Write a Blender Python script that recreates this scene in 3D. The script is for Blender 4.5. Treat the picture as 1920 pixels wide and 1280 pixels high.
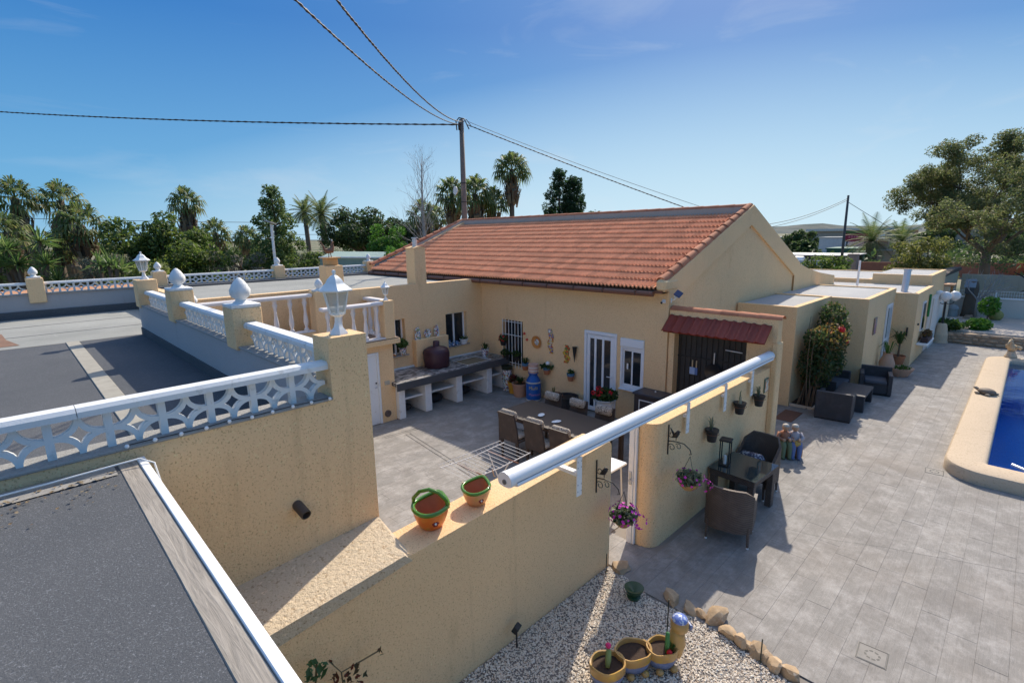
import bpy, bmesh, math, random
import numpy as np
from mathutils import Vector, Matrix, Euler
for o in list(bpy.data.objects): bpy.data.objects.remove(o)
S = bpy.context.scene
C = S.collection
R = math.radians
PI = math.pi
random.seed(7)

# ---------------------------------------------------------------- camera
# world axes: +X runs away along the garden wall, +Y away along the house front, Z up, terrace at z = 0
YAW, PITCH, ROLL, EYE = R(45.431), R(-11.625), R(-0.894), 4.4
_f = Vector((math.cos(PITCH)*math.cos(YAW), math.cos(PITCH)*math.sin(YAW), math.sin(PITCH)))
_r = Vector((math.sin(YAW), -math.cos(YAW), 0))
_u = _r.cross(_f)
_r, _u = math.cos(ROLL)*_r+math.sin(ROLL)*_u, -math.sin(ROLL)*_r+math.cos(ROLL)*_u
cam = bpy.data.cameras.new('camera'); camo = bpy.data.objects.new('camera', cam); C.objects.link(camo)
camo.matrix_world = Matrix(((_r.x, _u.x, -_f.x, 0), (_r.y, _u.y, -_f.y, 0), (_r.z, _u.z, -_f.z, EYE), (0, 0, 0, 1)))
cam.sensor_width = 36; cam.lens = 36*958/1920; cam.clip_start = 0.05; cam.clip_end = 9000
S.camera = camo

# ---------------------------------------------------------------- sky and sun
SUN_AZ, SUN_EL = R(23), R(40.8)            # azimuth measured from +X towards +Y
w = bpy.data.worlds.new('World'); S.world = w; w.use_nodes = True
nt = w.node_tree; nt.nodes.clear()
out = nt.nodes.new('ShaderNodeOutputWorld'); bg = nt.nodes.new('ShaderNodeBackground')
sky = nt.nodes.new('ShaderNodeTexSky'); sky.sky_type = 'NISHITA'; sky.sun_disc = False
sky.sun_elevation = SUN_EL; sky.sun_rotation = PI/2-SUN_AZ
sky.altitude = 50; sky.air_density = 1.0; sky.dust_density = 1.6; sky.ozone_density = 0.7
# pale-blue haze mixed over low sky all round; overhead left brighter for fill light
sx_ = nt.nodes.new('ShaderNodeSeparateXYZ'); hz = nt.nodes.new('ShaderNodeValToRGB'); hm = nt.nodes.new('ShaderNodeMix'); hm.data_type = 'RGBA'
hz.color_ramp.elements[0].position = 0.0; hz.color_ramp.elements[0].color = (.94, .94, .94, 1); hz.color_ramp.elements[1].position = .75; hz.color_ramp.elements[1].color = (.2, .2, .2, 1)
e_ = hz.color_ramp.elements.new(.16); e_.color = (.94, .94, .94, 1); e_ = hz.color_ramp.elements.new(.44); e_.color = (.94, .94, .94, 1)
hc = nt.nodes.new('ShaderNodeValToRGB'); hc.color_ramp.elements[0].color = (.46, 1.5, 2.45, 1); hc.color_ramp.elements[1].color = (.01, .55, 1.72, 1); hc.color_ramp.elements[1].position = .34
# the low sky pales on the sun's side
dt = nt.nodes.new('ShaderNodeVectorMath'); dt.operation = 'DOT_PRODUCT'; dt.inputs[1].default_value = (math.cos(SUN_AZ), math.sin(SUN_AZ), -2.4)
gp = nt.nodes.new('ShaderNodeValToRGB'); gp.color_ramp.elements[0].position = .25; gp.color_ramp.elements[1].position = 1.0; gp.color_ramp.elements[0].color = (0, 0, 0, 1); gp.color_ramp.elements[1].color = (.95, .95, .95, 1)
gmx = nt.nodes.new('ShaderNodeMix'); gmx.data_type = 'RGBA'; gmx.inputs[7].default_value = (2.2, 2.85, 3.2, 1)
tc = nt.nodes.new('ShaderNodeTexCoord'); mp = nt.nodes.new('ShaderNodeMapping')
mp.inputs['Rotation'].default_value = (0, 0, R(-20)); mp.inputs['Location'].default_value = (1.7, .4, .3); mp.inputs['Scale'].default_value = (1.1, 2.6, 8.5)
nz = nt.nodes.new('ShaderNodeTexNoise'); nz.inputs['Scale'].default_value = 1.5; nz.inputs['Detail'].default_value = 9
nz.inputs['Roughness'].default_value = .58; nz.inputs['Distortion'].default_value = .7
rp = nt.nodes.new('ShaderNodeValToRGB'); rp.color_ramp.elements[0].position = .55; rp.color_ramp.elements[1].position = .86
rp.color_ramp.elements[0].color = (0, 0, 0, 1); rp.color_ramp.elements[1].color = (.30, .30, .30, 1)
mx = nt.nodes.new('ShaderNodeMix'); mx.data_type = 'RGBA'; mx.inputs[7].default_value = (2.5, 2.65, 2.8, 1)
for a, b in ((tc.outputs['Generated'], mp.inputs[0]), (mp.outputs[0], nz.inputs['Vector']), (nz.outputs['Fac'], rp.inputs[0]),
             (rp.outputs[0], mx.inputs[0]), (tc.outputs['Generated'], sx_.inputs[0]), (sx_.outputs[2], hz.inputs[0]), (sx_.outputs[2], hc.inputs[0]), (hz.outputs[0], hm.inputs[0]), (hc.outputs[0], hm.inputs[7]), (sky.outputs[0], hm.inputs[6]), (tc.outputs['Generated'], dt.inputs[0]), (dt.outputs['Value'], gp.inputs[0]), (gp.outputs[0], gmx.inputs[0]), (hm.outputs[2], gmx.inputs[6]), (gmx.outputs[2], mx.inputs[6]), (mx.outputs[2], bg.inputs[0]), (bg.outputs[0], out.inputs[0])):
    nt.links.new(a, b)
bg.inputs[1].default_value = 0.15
sl = bpy.data.lights.new('sun', 'SUN'); sl.energy = 2.6; sl.angle = R(.53); sl.color = (1, .91, .77)
slo = bpy.data.objects.new('sun', sl); C.objects.link(slo)
slo.rotation_euler = Vector((math.cos(SUN_EL)*math.cos(SUN_AZ), math.cos(SUN_EL)*math.sin(SUN_AZ), math.sin(SUN_EL))).to_track_quat('Z', 'Y').to_euler()
S.view_settings.view_transform = 'Standard'; S.view_settings.look = 'None'
S.view_settings.exposure = 1.0; S.view_settings.gamma = 1
S.render.resolution_x = 1024; S.render.resolution_y = 682

# ---------------------------------------------------------------- mesh helpers
class MB:
    """collects shapes, then links them as ONE mesh object"""
    def __init__(s): s.v = []; s.f = []; s.mi = []; s.cur = 0
    def add(s, vs, fs):
        n = len(s.v); s.v += [tuple(p) for p in vs]
        for f in fs: s.f.append(tuple(i+n for i in f)); s.mi.append(s.cur)
        return s
    def box(s, x0, x1, y0, y1, z0, z1, b=0.0, rz=0, piv=None, M=None):
        if b <= 0:
            vs = [(x, y, z) for z in (z0, z1) for y in (y0, y1) for x in (x0, x1)]
            fs = [(0, 2, 3, 1), (4, 5, 7, 6), (0, 1, 5, 4), (2, 6, 7, 3), (0, 4, 6, 2), (1, 3, 7, 5)]
        else:
            b = min(b, (x1-x0)*.45, (y1-y0)*.45, (z1-z0)*.45)
            bm = bmesh.new(); bmesh.ops.create_cube(bm, size=1)
            for q in bm.verts: q.co = Vector(((x0+x1)/2+q.co.x*(x1-x0), (y0+y1)/2+q.co.y*(y1-y0), (z0+z1)/2+q.co.z*(z1-z0)))
            bmesh.ops.bevel(bm, geom=bm.edges[:], offset=b, segments=1, affect='EDGES')
            bm.verts.index_update(); vs = [q.co[:] for q in bm.verts]; fs = [[q.index for q in f.verts] for f in bm.faces]; bm.free()
        if rz:
            px, py = piv if piv else ((x0+x1)/2, (y0+y1)/2); c, d = math.cos(rz), math.sin(rz)
            vs = [(px+(x-px)*c-(y-py)*d, py+(x-px)*d+(y-py)*c, z) for x, y, z in vs]
        if M: vs = [M @ Vector(p) for p in vs]
        return s.add(vs, fs)
    def prism(s, poly, a0, a1, axis='z'):
        """extrude a 2d polygon (counter-clockwise) along an axis; x: (y,z), y: (x,z), z: (x,y)"""
        def P(p, a): return {'z': (p[0], p[1], a), 'y': (p[0], a, p[1]), 'x': (a, p[0], p[1])}[axis]
        n = len(poly); vs = [P(p, a0) for p in poly]+[P(p, a1) for p in poly]
        fs = [tuple(range(n))[::-1], tuple(range(n, 2*n))]+[(i, (i+1) % n, n+(i+1) % n, n+i) for i in range(n)]
        if axis == 'y': fs = [f[::-1] for f in fs]
        return s.add(vs, fs)
    def tube(s, pts, r, n=8, cap=True):
        pts = [Vector(p) for p in pts]; rs = r if isinstance(r, (list, tuple)) else [r]*len(pts)
        vs = []; fs = []; up = None
        for i, p in enumerate(pts):
            t = (pts[min(i+1, len(pts)-1)]-pts[max(i-1, 0)])
            if t.length < 1e-9: t = Vector((0, 0, 1))
            t.normalize()
            if up is None:
                up = Vector((0, 0, 1)) if abs(t.z) < .9 else Vector((1, 0, 0))
            a = t.cross(up)
            if a.length < 1e-6: a = t.orthogonal()
            a.normalize(); b = a.cross(t); up = b
            for k in range(n):
                q = 2*PI*k/n; vs.append(p+(a*math.cos(q)+b*math.sin(q))*rs[i])
        for i in range(len(pts)-1):
            for k in range(n): fs.append((i*n+k, i*n+(k+1) % n, (i+1)*n+(k+1) % n, (i+1)*n+k))
        if cap: fs += [tuple(range(n))[::-1], tuple(range((len(pts)-1)*n, len(pts)*n))]
        fs = [f[::-1] for f in fs]
        return s.add(vs, fs)
    def lathe(s, prof, c=(0, 0, 0), n=16, sx=1, sy=1, rot=0, cap=True):
        vs = []; fs = []; m = len(prof)
        for r, z in prof:
            for k in range(n):
                q = 2*PI*k/n+rot; vs.append((c[0]+r*math.cos(q)*sx, c[1]+r*math.sin(q)*sy, c[2]+z))
        for i in range(m-1):
            for k in range(n): fs.append((i*n+k, i*n+(k+1) % n, (i+1)*n+(k+1) % n, (i+1)*n+k))
        if cap: fs += [tuple(range(n))[::-1], tuple(range((m-1)*n, m*n))]
        return s.add(vs, fs)
    def ball(s, c, r, n=10, sz=1.0, sx=1.0, sy=1.0):
        m = max(4, n//2+1)
        return s.lathe([(max(1e-4, r*math.sin(PI*i/m)), -r*sz*math.cos(PI*i/m)) for i in range(m+1)], c, n, sx, sy)
    def quad(s, a, b, c, d): return s.add([a, b, c, d], [(0, 1, 2, 3)])
    def mesh(s, name, mats=None, smooth=False):
        me = bpy.data.meshes.new(name); me.from_pydata(s.v, [], s.f)
        if mats is not None:
            for m in (mats if isinstance(mats, (list, tuple)) else [mats]): me.materials.append(m)
            if any(s.mi): me.polygons.foreach_set('material_index', s.mi)
        if smooth:
            me.polygons.foreach_set('use_smooth', [True]*len(me.polygons))
            if smooth != True: me.set_sharp_from_angle(angle=R(smooth))
        me.update(); return me
    def build(s, name, mats, parent=None, smooth=False, world=True):
        """world=True: vertices are given in world coordinates (unrotated things)"""
        if parent is not None and world:
            g = org(parent); s.v = [(a-g[0], b-g[1], c-g[2]) for a, b, c in s.v]
        return link(name, s.mesh(name, mats, smooth), parent)

def org(o):
    g = Vector((0, 0, 0))
    while o is not None: g = g+Vector(o.location); o = o.parent
    return g
def link(name, me, parent=None, loc=(0, 0, 0), rot=(0, 0, 0), sc=None):
    o = bpy.data.objects.new(name, me); C.objects.link(o); o.parent = parent
    o.location = loc; o.rotation_euler = rot
    if sc: o.scale = sc
    return o
def inst(name, me, parent, wloc, rot=(0, 0, 0), sc=None):
    return link(name, me, parent, Vector(wloc)-org(parent) if parent else wloc, rot, sc)
def tag(o, label, cat, group=None):
    o['label'] = label; o['category'] = cat
    if group: o['group'] = group
    return o
def thing(name, label, cat, loc=(0, 0, 0), rz=0, group=None):
    o = bpy.data.objects.new(name, None); C.objects.link(o); o.location = loc; o.rotation_euler = (0, 0, rz); o.empty_display_size = .2
    return tag(o, label, cat, group)
def struct(o): o['kind'] = 'structure'; return o
def stuff(o): o['kind'] = 'stuff'; return o
def dup(root, loc, rz, label, group=None, sc=None):
    r = root.copy(); C.objects.link(r); r.location = loc; r.rotation_euler = (0, 0, rz); r['label'] = label
    if group: r['group'] = group
    if sc: r.scale = (sc, sc, sc)
    def rec(src, dst):
        for ch in list(src.children):
            c = ch.copy(); C.objects.link(c); c.parent = dst; rec(ch, c)
    rec(root, r); return r
def sag(a, b, drop, n=24):
    a, b = Vector(a), Vector(b)
    return [a.lerp(b, i/n)-Vector((0, 0, drop*4*(i/n)*(1-i/n))) for i in range(n+1)]
def arc(c, r, a0, a1, n=8): return [(c[0]+r*math.cos(a0+(a1-a0)*i/n), c[1]+r*math.sin(a0+(a1-a0)*i/n)) for i in range(n+1)]

# ---------------------------------------------------------------- materials
def newmat(name):
    m = bpy.data.materials.new(name); m.use_nodes = True; return m, m.node_tree, m.node_tree.nodes['Principled BSDF']
def N(t, k, **kw):
    n = t.nodes.new(k)
    for a, b in kw.items():
        if a in n.inputs: n.inputs[a].default_value = b
        else: setattr(n, a, b)
    return n
def mixc(t, fac, a, b, mode='MIX'):
    n = t.nodes.new('ShaderNodeMix'); n.data_type = 'RGBA'; n.blend_type = mode
    for i, v in ((0, fac), (6, a), (7, b)):
        if hasattr(v, 'links'): t.links.new(v, n.inputs[i])
        elif i == 0: n.inputs[0].default_value = v
        else: n.inputs[i].default_value = (*v[:3], 1)
    return n.outputs[2]
def ramp(t, fac, p0, p1, c0=(0, 0, 0), c1=(1, 1, 1)):
    n = t.nodes.new('ShaderNodeValToRGB'); e = n.color_ramp.elements
    e[0].position, e[1].position = p0, p1; e[0].color = (*c0, 1); e[1].color = (*c1, 1); t.links.new(fac, n.inputs[0]); return n.outputs[0]
def noise(t, scale, detail=4, rough=.55, sc3=None, coord='Object', dist=0):
    tcn = t.nodes.get('TC') or N(t, 'ShaderNodeTexCoord'); tcn.name = 'TC'
    src = tcn.outputs[coord]
    if coord == 'Object':
        gm = t.nodes.get('GEO') or N(t, 'ShaderNodeNewGeometry'); gm.name = 'GEO'; src = gm.outputs['Position']
    if sc3:
        mpn = N(t, 'ShaderNodeMapping', Scale=sc3); t.links.new(src, mpn.inputs[0]); src = mpn.outputs[0]
    n = N(t, 'ShaderNodeTexNoise', Scale=scale, Detail=detail, Roughness=rough, Distortion=dist); t.links.new(src, n.inputs['Vector']); return n.outputs['Fac']
def bump(t, b, h, strength, dist=.01):
    n = N(t, 'ShaderNodeBump', Strength=strength, Distance=dist); t.links.new(h, n.inputs['Height']); t.links.new(n.outputs[0], b.inputs['Normal'])
MATS = {}
def M(name, col, rough=.7, var=.18, vs=3.0, metal=0, bmp=0, bs=40, spec=.4, rnd=0, dirt=None, coat=0):
    """general painted / plain surface: tone varies softly, fine relief, optional dirt colour, optional per-object tone"""
    if name in MATS: return MATS[name]
    m, t, b = newmat(name); col = tuple(col)
    c = mixc(t, noise(t, vs, 5), tuple(x*(1-var) for x in col), tuple(min(1, x*(1+var)) for x in col))
    if dirt:
        c = mixc(t, ramp(t, noise(t, vs*1.7+.3, 8, .7), .56, .78), c, dirt)
    if rnd:
        oi = N(t, 'ShaderNodeObjectInfo'); c = mixc(t, 1, c, ramp(t, oi.outputs['Random'], 0, 1, (1-rnd,)*3, (1+rnd*.6,)*3), 'MULTIPLY')
    t.links.new(c, b.inputs['Base Color'])
    b.inputs['Roughness'].default_value = rough; b.inputs['Metallic'].default_value = metal
    b.inputs['Specular IOR Level'].default_value = spec; b.inputs['Coat Weight'].default_value = coat
    if bmp: bump(t, b, noise(t, bs, 6, .6), bmp, .006)
    MATS[name] = m; return m
def stucco(name, col, grain=1.0, stain=.35, scale=1.0):
    if name in MATS: return MATS[name]
    m, t, b = newmat(name)
    c = mixc(t, noise(t, .7, 6, .6), tuple(x*.9 for x in col), tuple(min(1, x*1.08) for x in col))
    c = mixc(t, ramp(t, noise(t, 1.3, 9, .72, (1, 1, .35)), .60, .86), c, tuple(x*y for x, y in zip(col, (.62, .55, .46))))if stain else c
    if stain:
        c = mixc(t, ramp(t, noise(t, .42, 10, .74, dist=.5), .60, .80, (0, 0, 0), (.7,)*3), c, (col[0]*.5, col[1]*.5, col[2]*.54))
        c = mixc(t, ramp(t, noise(t, 3.2, 7, .7, (1, 1, .09)), .60, .84, (0, 0, 0), (.65,)*3), c, (col[0]*.6, col[1]*.55, col[2]*.5))
    g = noise(t, 48*scale, 4, .75)
    c = mixc(t, ramp(t, g, .27, .41, (grain*.5,)*3, (0, 0, 0)), c, (col[0]*.5, col[1]*.38, col[2]*.26))
    c = mixc(t, ramp(t, noise(t, 34*scale, 3, .6), .60, .72, (0, 0, 0), (.35*grain,)*3), c, tuple(min(1, x*1.5) for x in col))
    c = mixc(t, ramp(t, noise(t, 62*scale, 2, .6), .34, .41, (.6*min(1, grain),)*3, (0, 0, 0)), c, (col[0]*.5, col[1]*.4, col[2]*.32))
    t.links.new(c, b.inputs['Base Color']); b.inputs['Roughness'].default_value = .93; b.inputs['Specular IOR Level'].default_value = .2
    bump(t, b, g, .9*grain, .016)
    MATS[name] = m; return m
def felt(name, col, col2, fleck=.5):
    m, t, b = newmat(name)
    c = mixc(t, ramp(t, noise(t, .55, 8, .65), .3, .7), col, col2)
    c = mixc(t, ramp(t, noise(t, 105, 3, .8), .55, .70, (0, 0, 0), (fleck,)*3), c, tuple(min(1, x*3.2+.1) for x in col))
    c = mixc(t, ramp(t, noise(t, 2.2, 8, .7, (1, .25, 1)), .58, .8, (0, 0, 0), (.35,)*3), c, tuple(x*1.6+.02 for x in col2))
    t.links.new(c, b.inputs['Base Color']); b.inputs['Roughness'].default_value = .9; b.inputs['Specular IOR Level'].default_value = .25
    bump(t, b, noise(t, 120, 3, .7), .7, .008); MATS[name] = m; return m
def leafmat(name, cols, rough=.55, trans=.42):
    if name in MATS: return MATS[name]
    if trans: cols = [tuple(min(.3, x*1.3) for x in c) for c in cols]
    m, t, b = newmat(name)
    g = N(t, 'ShaderNodeNewGeometry'); n = t.nodes.new('ShaderNodeValToRGB'); e = n.color_ramp.elements
    while len(e) < len(cols): e.new(.5)
    for i, c in enumerate(cols): e[i].position = i/(len(cols)-1); e[i].color = (*c, 1)
    t.links.new(g.outputs['Random Per Island'], n.inputs[0])
    t.links.new(n.outputs[0], b.inputs['Base Color']); b.inputs['Roughness'].default_value = rough; b.inputs['Specular IOR Level'].default_value = .3
    tr = N(t, 'ShaderNodeBsdfTranslucent'); ms = N(t, 'ShaderNodeMixShader', Fac=trans)
    hs = N(t, 'ShaderNodeHueSaturation', Value=1.5, Saturation=1.1); t.links.new(n.outputs[0], hs.inputs['Color']); t.links.new(hs.outputs[0], tr.inputs[0])
    t.links.new(b.outputs[0], ms.inputs[1]); t.links.new(tr.outputs[0], ms.inputs[2]); t.links.new(ms.outputs[0], t.nodes['Material Output'].inputs[0])
    MATS[name] = m; return m
def wood(name, c0, c1, axis='y', sc=6, rough=.85):
    m, t, b = newmat(name)
    s3 = {'x': (.6, 9, 9), 'y': (9, .6, 9), 'z': (9, 9, .6)}[axis]
    n = noise(t, sc, 8, .65, s3, dist=1.2)
    c = mixc(t, ramp(t, n, .3, .7), c0, c1)
    c = mixc(t, ramp(t, noise(t, 1.1, 5, .6), .6, .75, (0, 0, 0), (.5,)*3), c, tuple(x*.5 for x in c0))
    t.links.new(c, b.inputs['Base Color']); b.inputs['Roughness'].default_value = rough; bump(t, b, n, .5, .01); MATS[name] = m; return m
def weave(name, col, sc=55):
    m, t, b = newmat(name); gm = N(t, 'ShaderNodeNewGeometry')
    w1 = N(t, 'ShaderNodeTexWave', Scale=sc, Distortion=1.2); w1.bands_direction = 'Z'; w2 = N(t, 'ShaderNodeTexWave', Scale=sc*.55, Distortion=.8); w2.bands_direction = 'DIAGONAL'
    for w_ in (w1, w2): t.links.new(gm.outputs['Position'], w_.inputs[0])
    mm = N(t, 'ShaderNodeMath', operation='MULTIPLY'); t.links.new(w1.outputs['Fac'], mm.inputs[0]); t.links.new(w2.outputs['Fac'], mm.inputs[1])
    c = mixc(t, mm.outputs[0], tuple(x*.45 for x in col), tuple(x*1.5 for x in col)); c = mixc(t, ramp(t, noise(t, 6, 5, .6), .5, .8, (0, 0, 0), (.5,)*3), c, tuple(x*1.7 for x in col))
    t.links.new(c, b.inputs['Base Color']); b.inputs['Roughness'].default_value = .6; bump(t, b, mm.outputs[0], .8, .006); MATS[name] = m; return m
def glassmat(name, tint=(.02, .025, .03), rough=.03):
    if name in MATS: return MATS[name]
    m, t, b = newmat(name); b.inputs['Base Color'].default_value = (*tint, 1); b.inputs['Roughness'].default_value = rough
    b.inputs['Specular IOR Level'].default_value = .7; MATS[name] = m; return m

OCHRE = (.92, .63, .345)
m_wall = stucco('ochre_stucco', OCHRE)
m_coarse = stucco('coarse_ochre_stucco', (.60, .46, .29), 1.3, .3, .55)
m_grey = stucco('grey_render', (.44, .43, .43), .5)
m_greytop = stucco('grey_coping', (.34, .33, .31), .7)
m_white = M('white_paint', (.80, .80, .78), .5, .05, 4, bmp=.12, bs=60, dirt=(.52, .48, .42))
m_whitec = M('white_cast_concrete', (.74, .74, .72), .65, .08, 6, bmp=.3, bs=90, dirt=(.45, .42, .37))
m_pvc = M('white_pvc', (.80, .81, .82), .3, .03, 3)
m_alu = M('white_lacquered_aluminium', (.84, .84, .83), .32, .03, 2, spec=.5)
m_black = M('black_iron', (.025, .024, .023), .5, .2, 8)
m_felt = felt('dark_roofing_felt', (.080, .084, .090), (.108, .110, .114))
m_felt2 = felt('old_greenish_felt', (.25, .25, .225), (.36, .355, .32), .2)
m_gravelroof = felt('grey_gravel_roof', (.36, .355, .345), (.46, .45, .43), .3)
m_timber = wood('weathered_timber', (.20, .175, .145), (.40, .35, .29), 'y', 5)
m_glass = glassmat('dark_glass')
m_terra = M('terracotta', (.46, .17, .075), .75, .2, 9, bmp=.15, rnd=.15)
m_tile = M('roof_tile_clay', (.74, .345, .19), .85, .25, 14, bmp=.25, bs=60, rnd=.16, dirt=(.50, .27, .19), spec=.12)
m_tilecap = M('clay_cap_tile', (.52, .21, .115), .85, .25, 9, bmp=.25, rnd=.2, spec=.15, dirt=(.36, .2, .14))
m_redtile = M('painted_red_tile', (.23, .035, .02), .6, .15, 8, bmp=.15)
m_green = leafmat('leaf_green', [(.03, .06, .015), (.06, .11, .025), (.10, .15, .04)])
m_soil = M('soil', (.05, .03, .02), .95, .4, 30, bmp=.8, bs=50)
# ================================================================= GROUND, TERRACE, POOL
def ground_mat():
    m, t, b = newmat('dry_field_ground')
    c = mixc(t, noise(t, .06, 8, .65), (.20, .165, .10), (.32, .26, .165))
    c = mixc(t, ramp(t, noise(t, .035, 7, .65), .42, .56), c, (.075, .095, .035))
    t.links.new(c, b.inputs['Base Color']); b.inputs['Roughness'].default_value = .95; return m
hx0, hx1, hy0, hy1 = 11.9, 23.0, -6.2, .45
g = MB(); big = 3500
xs, ys = (-big, hx0, hx1, big), (-big, hy0, hy1, big)
for i in range(3):
    for j in range(3):
        if i == 1 and j == 1: continue
        g.quad((xs[i], ys[j], -.07), (xs[i+1], ys[j], -.07), (xs[i+1], ys[j+1], -.07), (xs[i], ys[j+1], -.07))
struct(g.build('ground', ground_mat()))

def deck_mat(name, base, dark):
    m, t, b = newmat(name)
    oi = N(t, 'ShaderNodeObjectInfo')
    gr = noise(t, 5, 10, .75, (.5, 6, 1), dist=1.4)
    c = mixc(t, ramp(t, gr, .34, .68), dark, base)
    bl = noise(t, 2.6, 10, .78)
    c = mixc(t, ramp(t, bl, .46, .72, (0, 0, 0), (.9,)*3), c, (base[0]*1.55, base[1]*1.55, base[2]*1.58))
    c = mixc(t, ramp(t, noise(t, 1.1, 10, .75, dist=.6), .48, .70, (0, 0, 0), (.75,)*3), c, (base[0]*.60, base[1]*.57, base[2]*.55))
    c = mixc(t, ramp(t, noise(t, .45, 6, .6), .5, .7, (0, 0, 0), (.4,)*3), c, (base[0]*1.0, base[1]*.9, base[2]*.8))
    c = mixc(t, 1, c, ramp(t, oi.outputs['Random'], 0, 1, (.955,)*3, (1.04, 1.035, 1.025)), 'MULTIPLY')
    t.links.new(c, b.inputs['Base Color']); b.inputs['Roughness'].default_value = .78; b.inputs['Specular IOR Level'].default_value = .3
    bump(t, b, gr, .45, .01); return m
m_deck = deck_mat('stamped_concrete', (.295, .272, .245), (.217, .198, .178))
m_joint = M('joint_concrete', (.235, .205, .175), .9, .3, 3)
terr = MB()
TZ = -.014
for q in ((2.2, 12.0, -6.2, 12.0), (12.0, 23.0, .45, 12.0), (23.0, 27.4, -6.2, 12.0)):
    terr.quad((q[0], q[2], TZ), (q[1], q[2], TZ), (q[1], q[3], TZ), (q[0], q[3], TZ))
terrace = struct(terr.build('terrace', m_joint))
BW, BL = .255, 1.06
def board_mesh(L, W):
    b = MB(); c = .0024; h = .008; g = .0005
    o = [(g, g), (L-g, g), (L-g, W-g), (g, W-g)]; i = [(g+c, g+c), (L-g-c, g+c), (L-g-c, W-g-c), (g+c, W-g-c)]
    b.add([(x, y, -h) for x, y in o]+[(x, y, -.0016) for x, y in o]+[(x, y, 0) for x, y in i],
          [(k, (k+1) % 4, 4+(k+1) % 4, 4+k) for k in range(4)]+[(4+k, 4+(k+1) % 4, 8+(k+1) % 4, 8+k) for k in range(4)]+[(8, 9, 10, 11)])
    return b
def free(y0, y1):
    iv = []
    yc = (y0+y1)/2
    if yc < 3.5: iv = [(5.12, 26.2)]
    elif yc < 3.9: iv = [(5.27, 5.93), (10.4, 16.8)]
    elif yc < 5.4: iv = [(2.3, 10.1), (10.45, 13.85)]
    elif yc < 11.4: iv = [(2.3, 10.1)]
    def cut(iv, a, b):
        r = []
        for p, q in iv:
            if b <= p or a >= q: r.append((p, q)); continue
            if a-p > .12: r.append((p, a))
            if q-b > .12: r.append((b, q))
        return r
    if yc < .2: iv = cut(iv, 12.0, 23.0)
    if yc > 2.45: iv = cut(iv, 20.85, 24.4)
    if 3.3 < yc < 3.6: iv = cut(iv, 5.95, 10.35)
    if yc > 10.65: iv = cut(iv, 2.2, 6.43)
    return iv
boards = []
k = int((-6.0-.135)/BW)
while .135+k*BW < 11.3:
    y = .135+k*BW; rr = random.Random(k*13+5)
    for a, b in free(y, y+BW):
        x = a-rr.random()*BL
        while x < b:
            LL = rr.choice((.62, .95, 1.06, 1.06, 1.3, 1.6)); p, q = max(a, x), min(b, x+LL)
            if q-p > .03: boards.append((p, q, y))
            x += LL
    k += 1
def seen(p):
    d = Vector(p)-Vector((0, 0, EYE)); z = d.dot(_f)
    if z < .5: return None
    return 960+958*d.dot(_r)/z, 640-958*d.dot(_u)/z, z
rank = []
for bd in boards:
    s = seen(((bd[0]+bd[1])/2, bd[2]+.12, 0))
    vis = s and -60 < s[0] < 1980 and -20 < s[1] < 1620
    if not vis: rank.append((0, bd)); continue
    inside = 4 < bd[2] and bd[0] < 10.2
    rank.append(((bd[1]-bd[0])/(s[2]**2.6)*(.25 if inside else 1), bd))
rank.sort(key=lambda t: -t[0])
bme = board_mesh(BL, BW).mesh('plank', m_deck)
for sc, (p, q, y) in rank[:300]:
    o = link('plank', bme, terrace, (p, y, random.uniform(-.0012, .0012))); o.scale = ((q-p)/BL, 1, 1)
rest = MB()
for sc, (p, q, y) in rank[300:]:
    bm_ = board_mesh(q-p, BW); rest.add([(x+p, yy+y, z) for x, yy, z in bm_.v], bm_.f)
stuff(rest.build('planks', m_deck, terrace))
# long hairline crack across the deck
cr = MB(); pts = [(7.84, 2.1), (7.93, 1.75), (8.0, 1.5), (8.16, 1.2), (8.3, .95), (8.42, .6), (8.6, .2), (8.72, -.1), (8.86, -.5)]
for a, b in zip(pts, pts[1:]):
    d = (Vector(b)-Vector(a)).normalized(); n = Vector((-d.y, d.x))*.0022
    cr.quad((a[0]+n.x, a[1]+n.y, .0025), (a[0]-n.x, a[1]-n.y, .0025), (b[0]-n.x, b[1]-n.y, .0025), (b[0]+n.x, b[1]+n.y, .0025))
cr.build('crack', m_black, terrace)
# double-lined drainage channel cut into the courtyard floor
dc = MB()
for (ax, ay, bx, by) in ((5.50, 9.80, 6.40, 9.74), (5.52, 9.72, 6.42, 9.66), (5.98, 9.58, 5.62, 6.6), (6.08, 9.56, 5.72, 6.6)):
    d = Vector((bx-ax, by-ay)).normalized(); n = Vector((-d.y, d.x))*.006
    dc.quad((ax+n.x, ay+n.y, .003), (ax-n.x, ay-n.y, .003), (bx-n.x, by-n.y, .003), (bx+n.x, by+n.y, .003))
stuff(dc.build('channel_groove', m_black, terrace))
# square floor drains with round slotted covers
for x, y, lab in ((5.92, .65, 'square floor drain cover in the deck near the rock edging'), (11.73, .78, 'square floor drain cover in the deck beside the pool coping')):
    t = thing('floor_drain', lab, 'drain', (x, y, 0), R(4), 'floor drains in the deck')
    b = MB(); b.box(-.12, .12, -.12, .12, -.006, .0035, .002); b.build('cover', M('drain_cover', (.27, .245, .215), .8, .3, 9), t, world=False)
    b = MB()
    for i in range(8):
        a = 2*PI*i/8; a2 = a+.55
        b.add([(r*math.cos(q), r*math.sin(q), .0045) for r in (.052, .074) for q in (a, (a+a2)/2, a2)], [(0, 3, 4, 1), (1, 4, 5, 2)])
    b.build('slot_ring', m_black, t, world=False)
    b = MB(); b.box(-.135, .135, -.135, -.125, -.004, .0022); b.box(-.135, .135, .125, .135, -.004, .0022); b.box(-.135, -.125, -.125, .125, -.004, .0022); b.box(.125, .135, -.125, .125, -.004, .0022)
    b.build('frame_gap', m_black, t, world=False)

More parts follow.
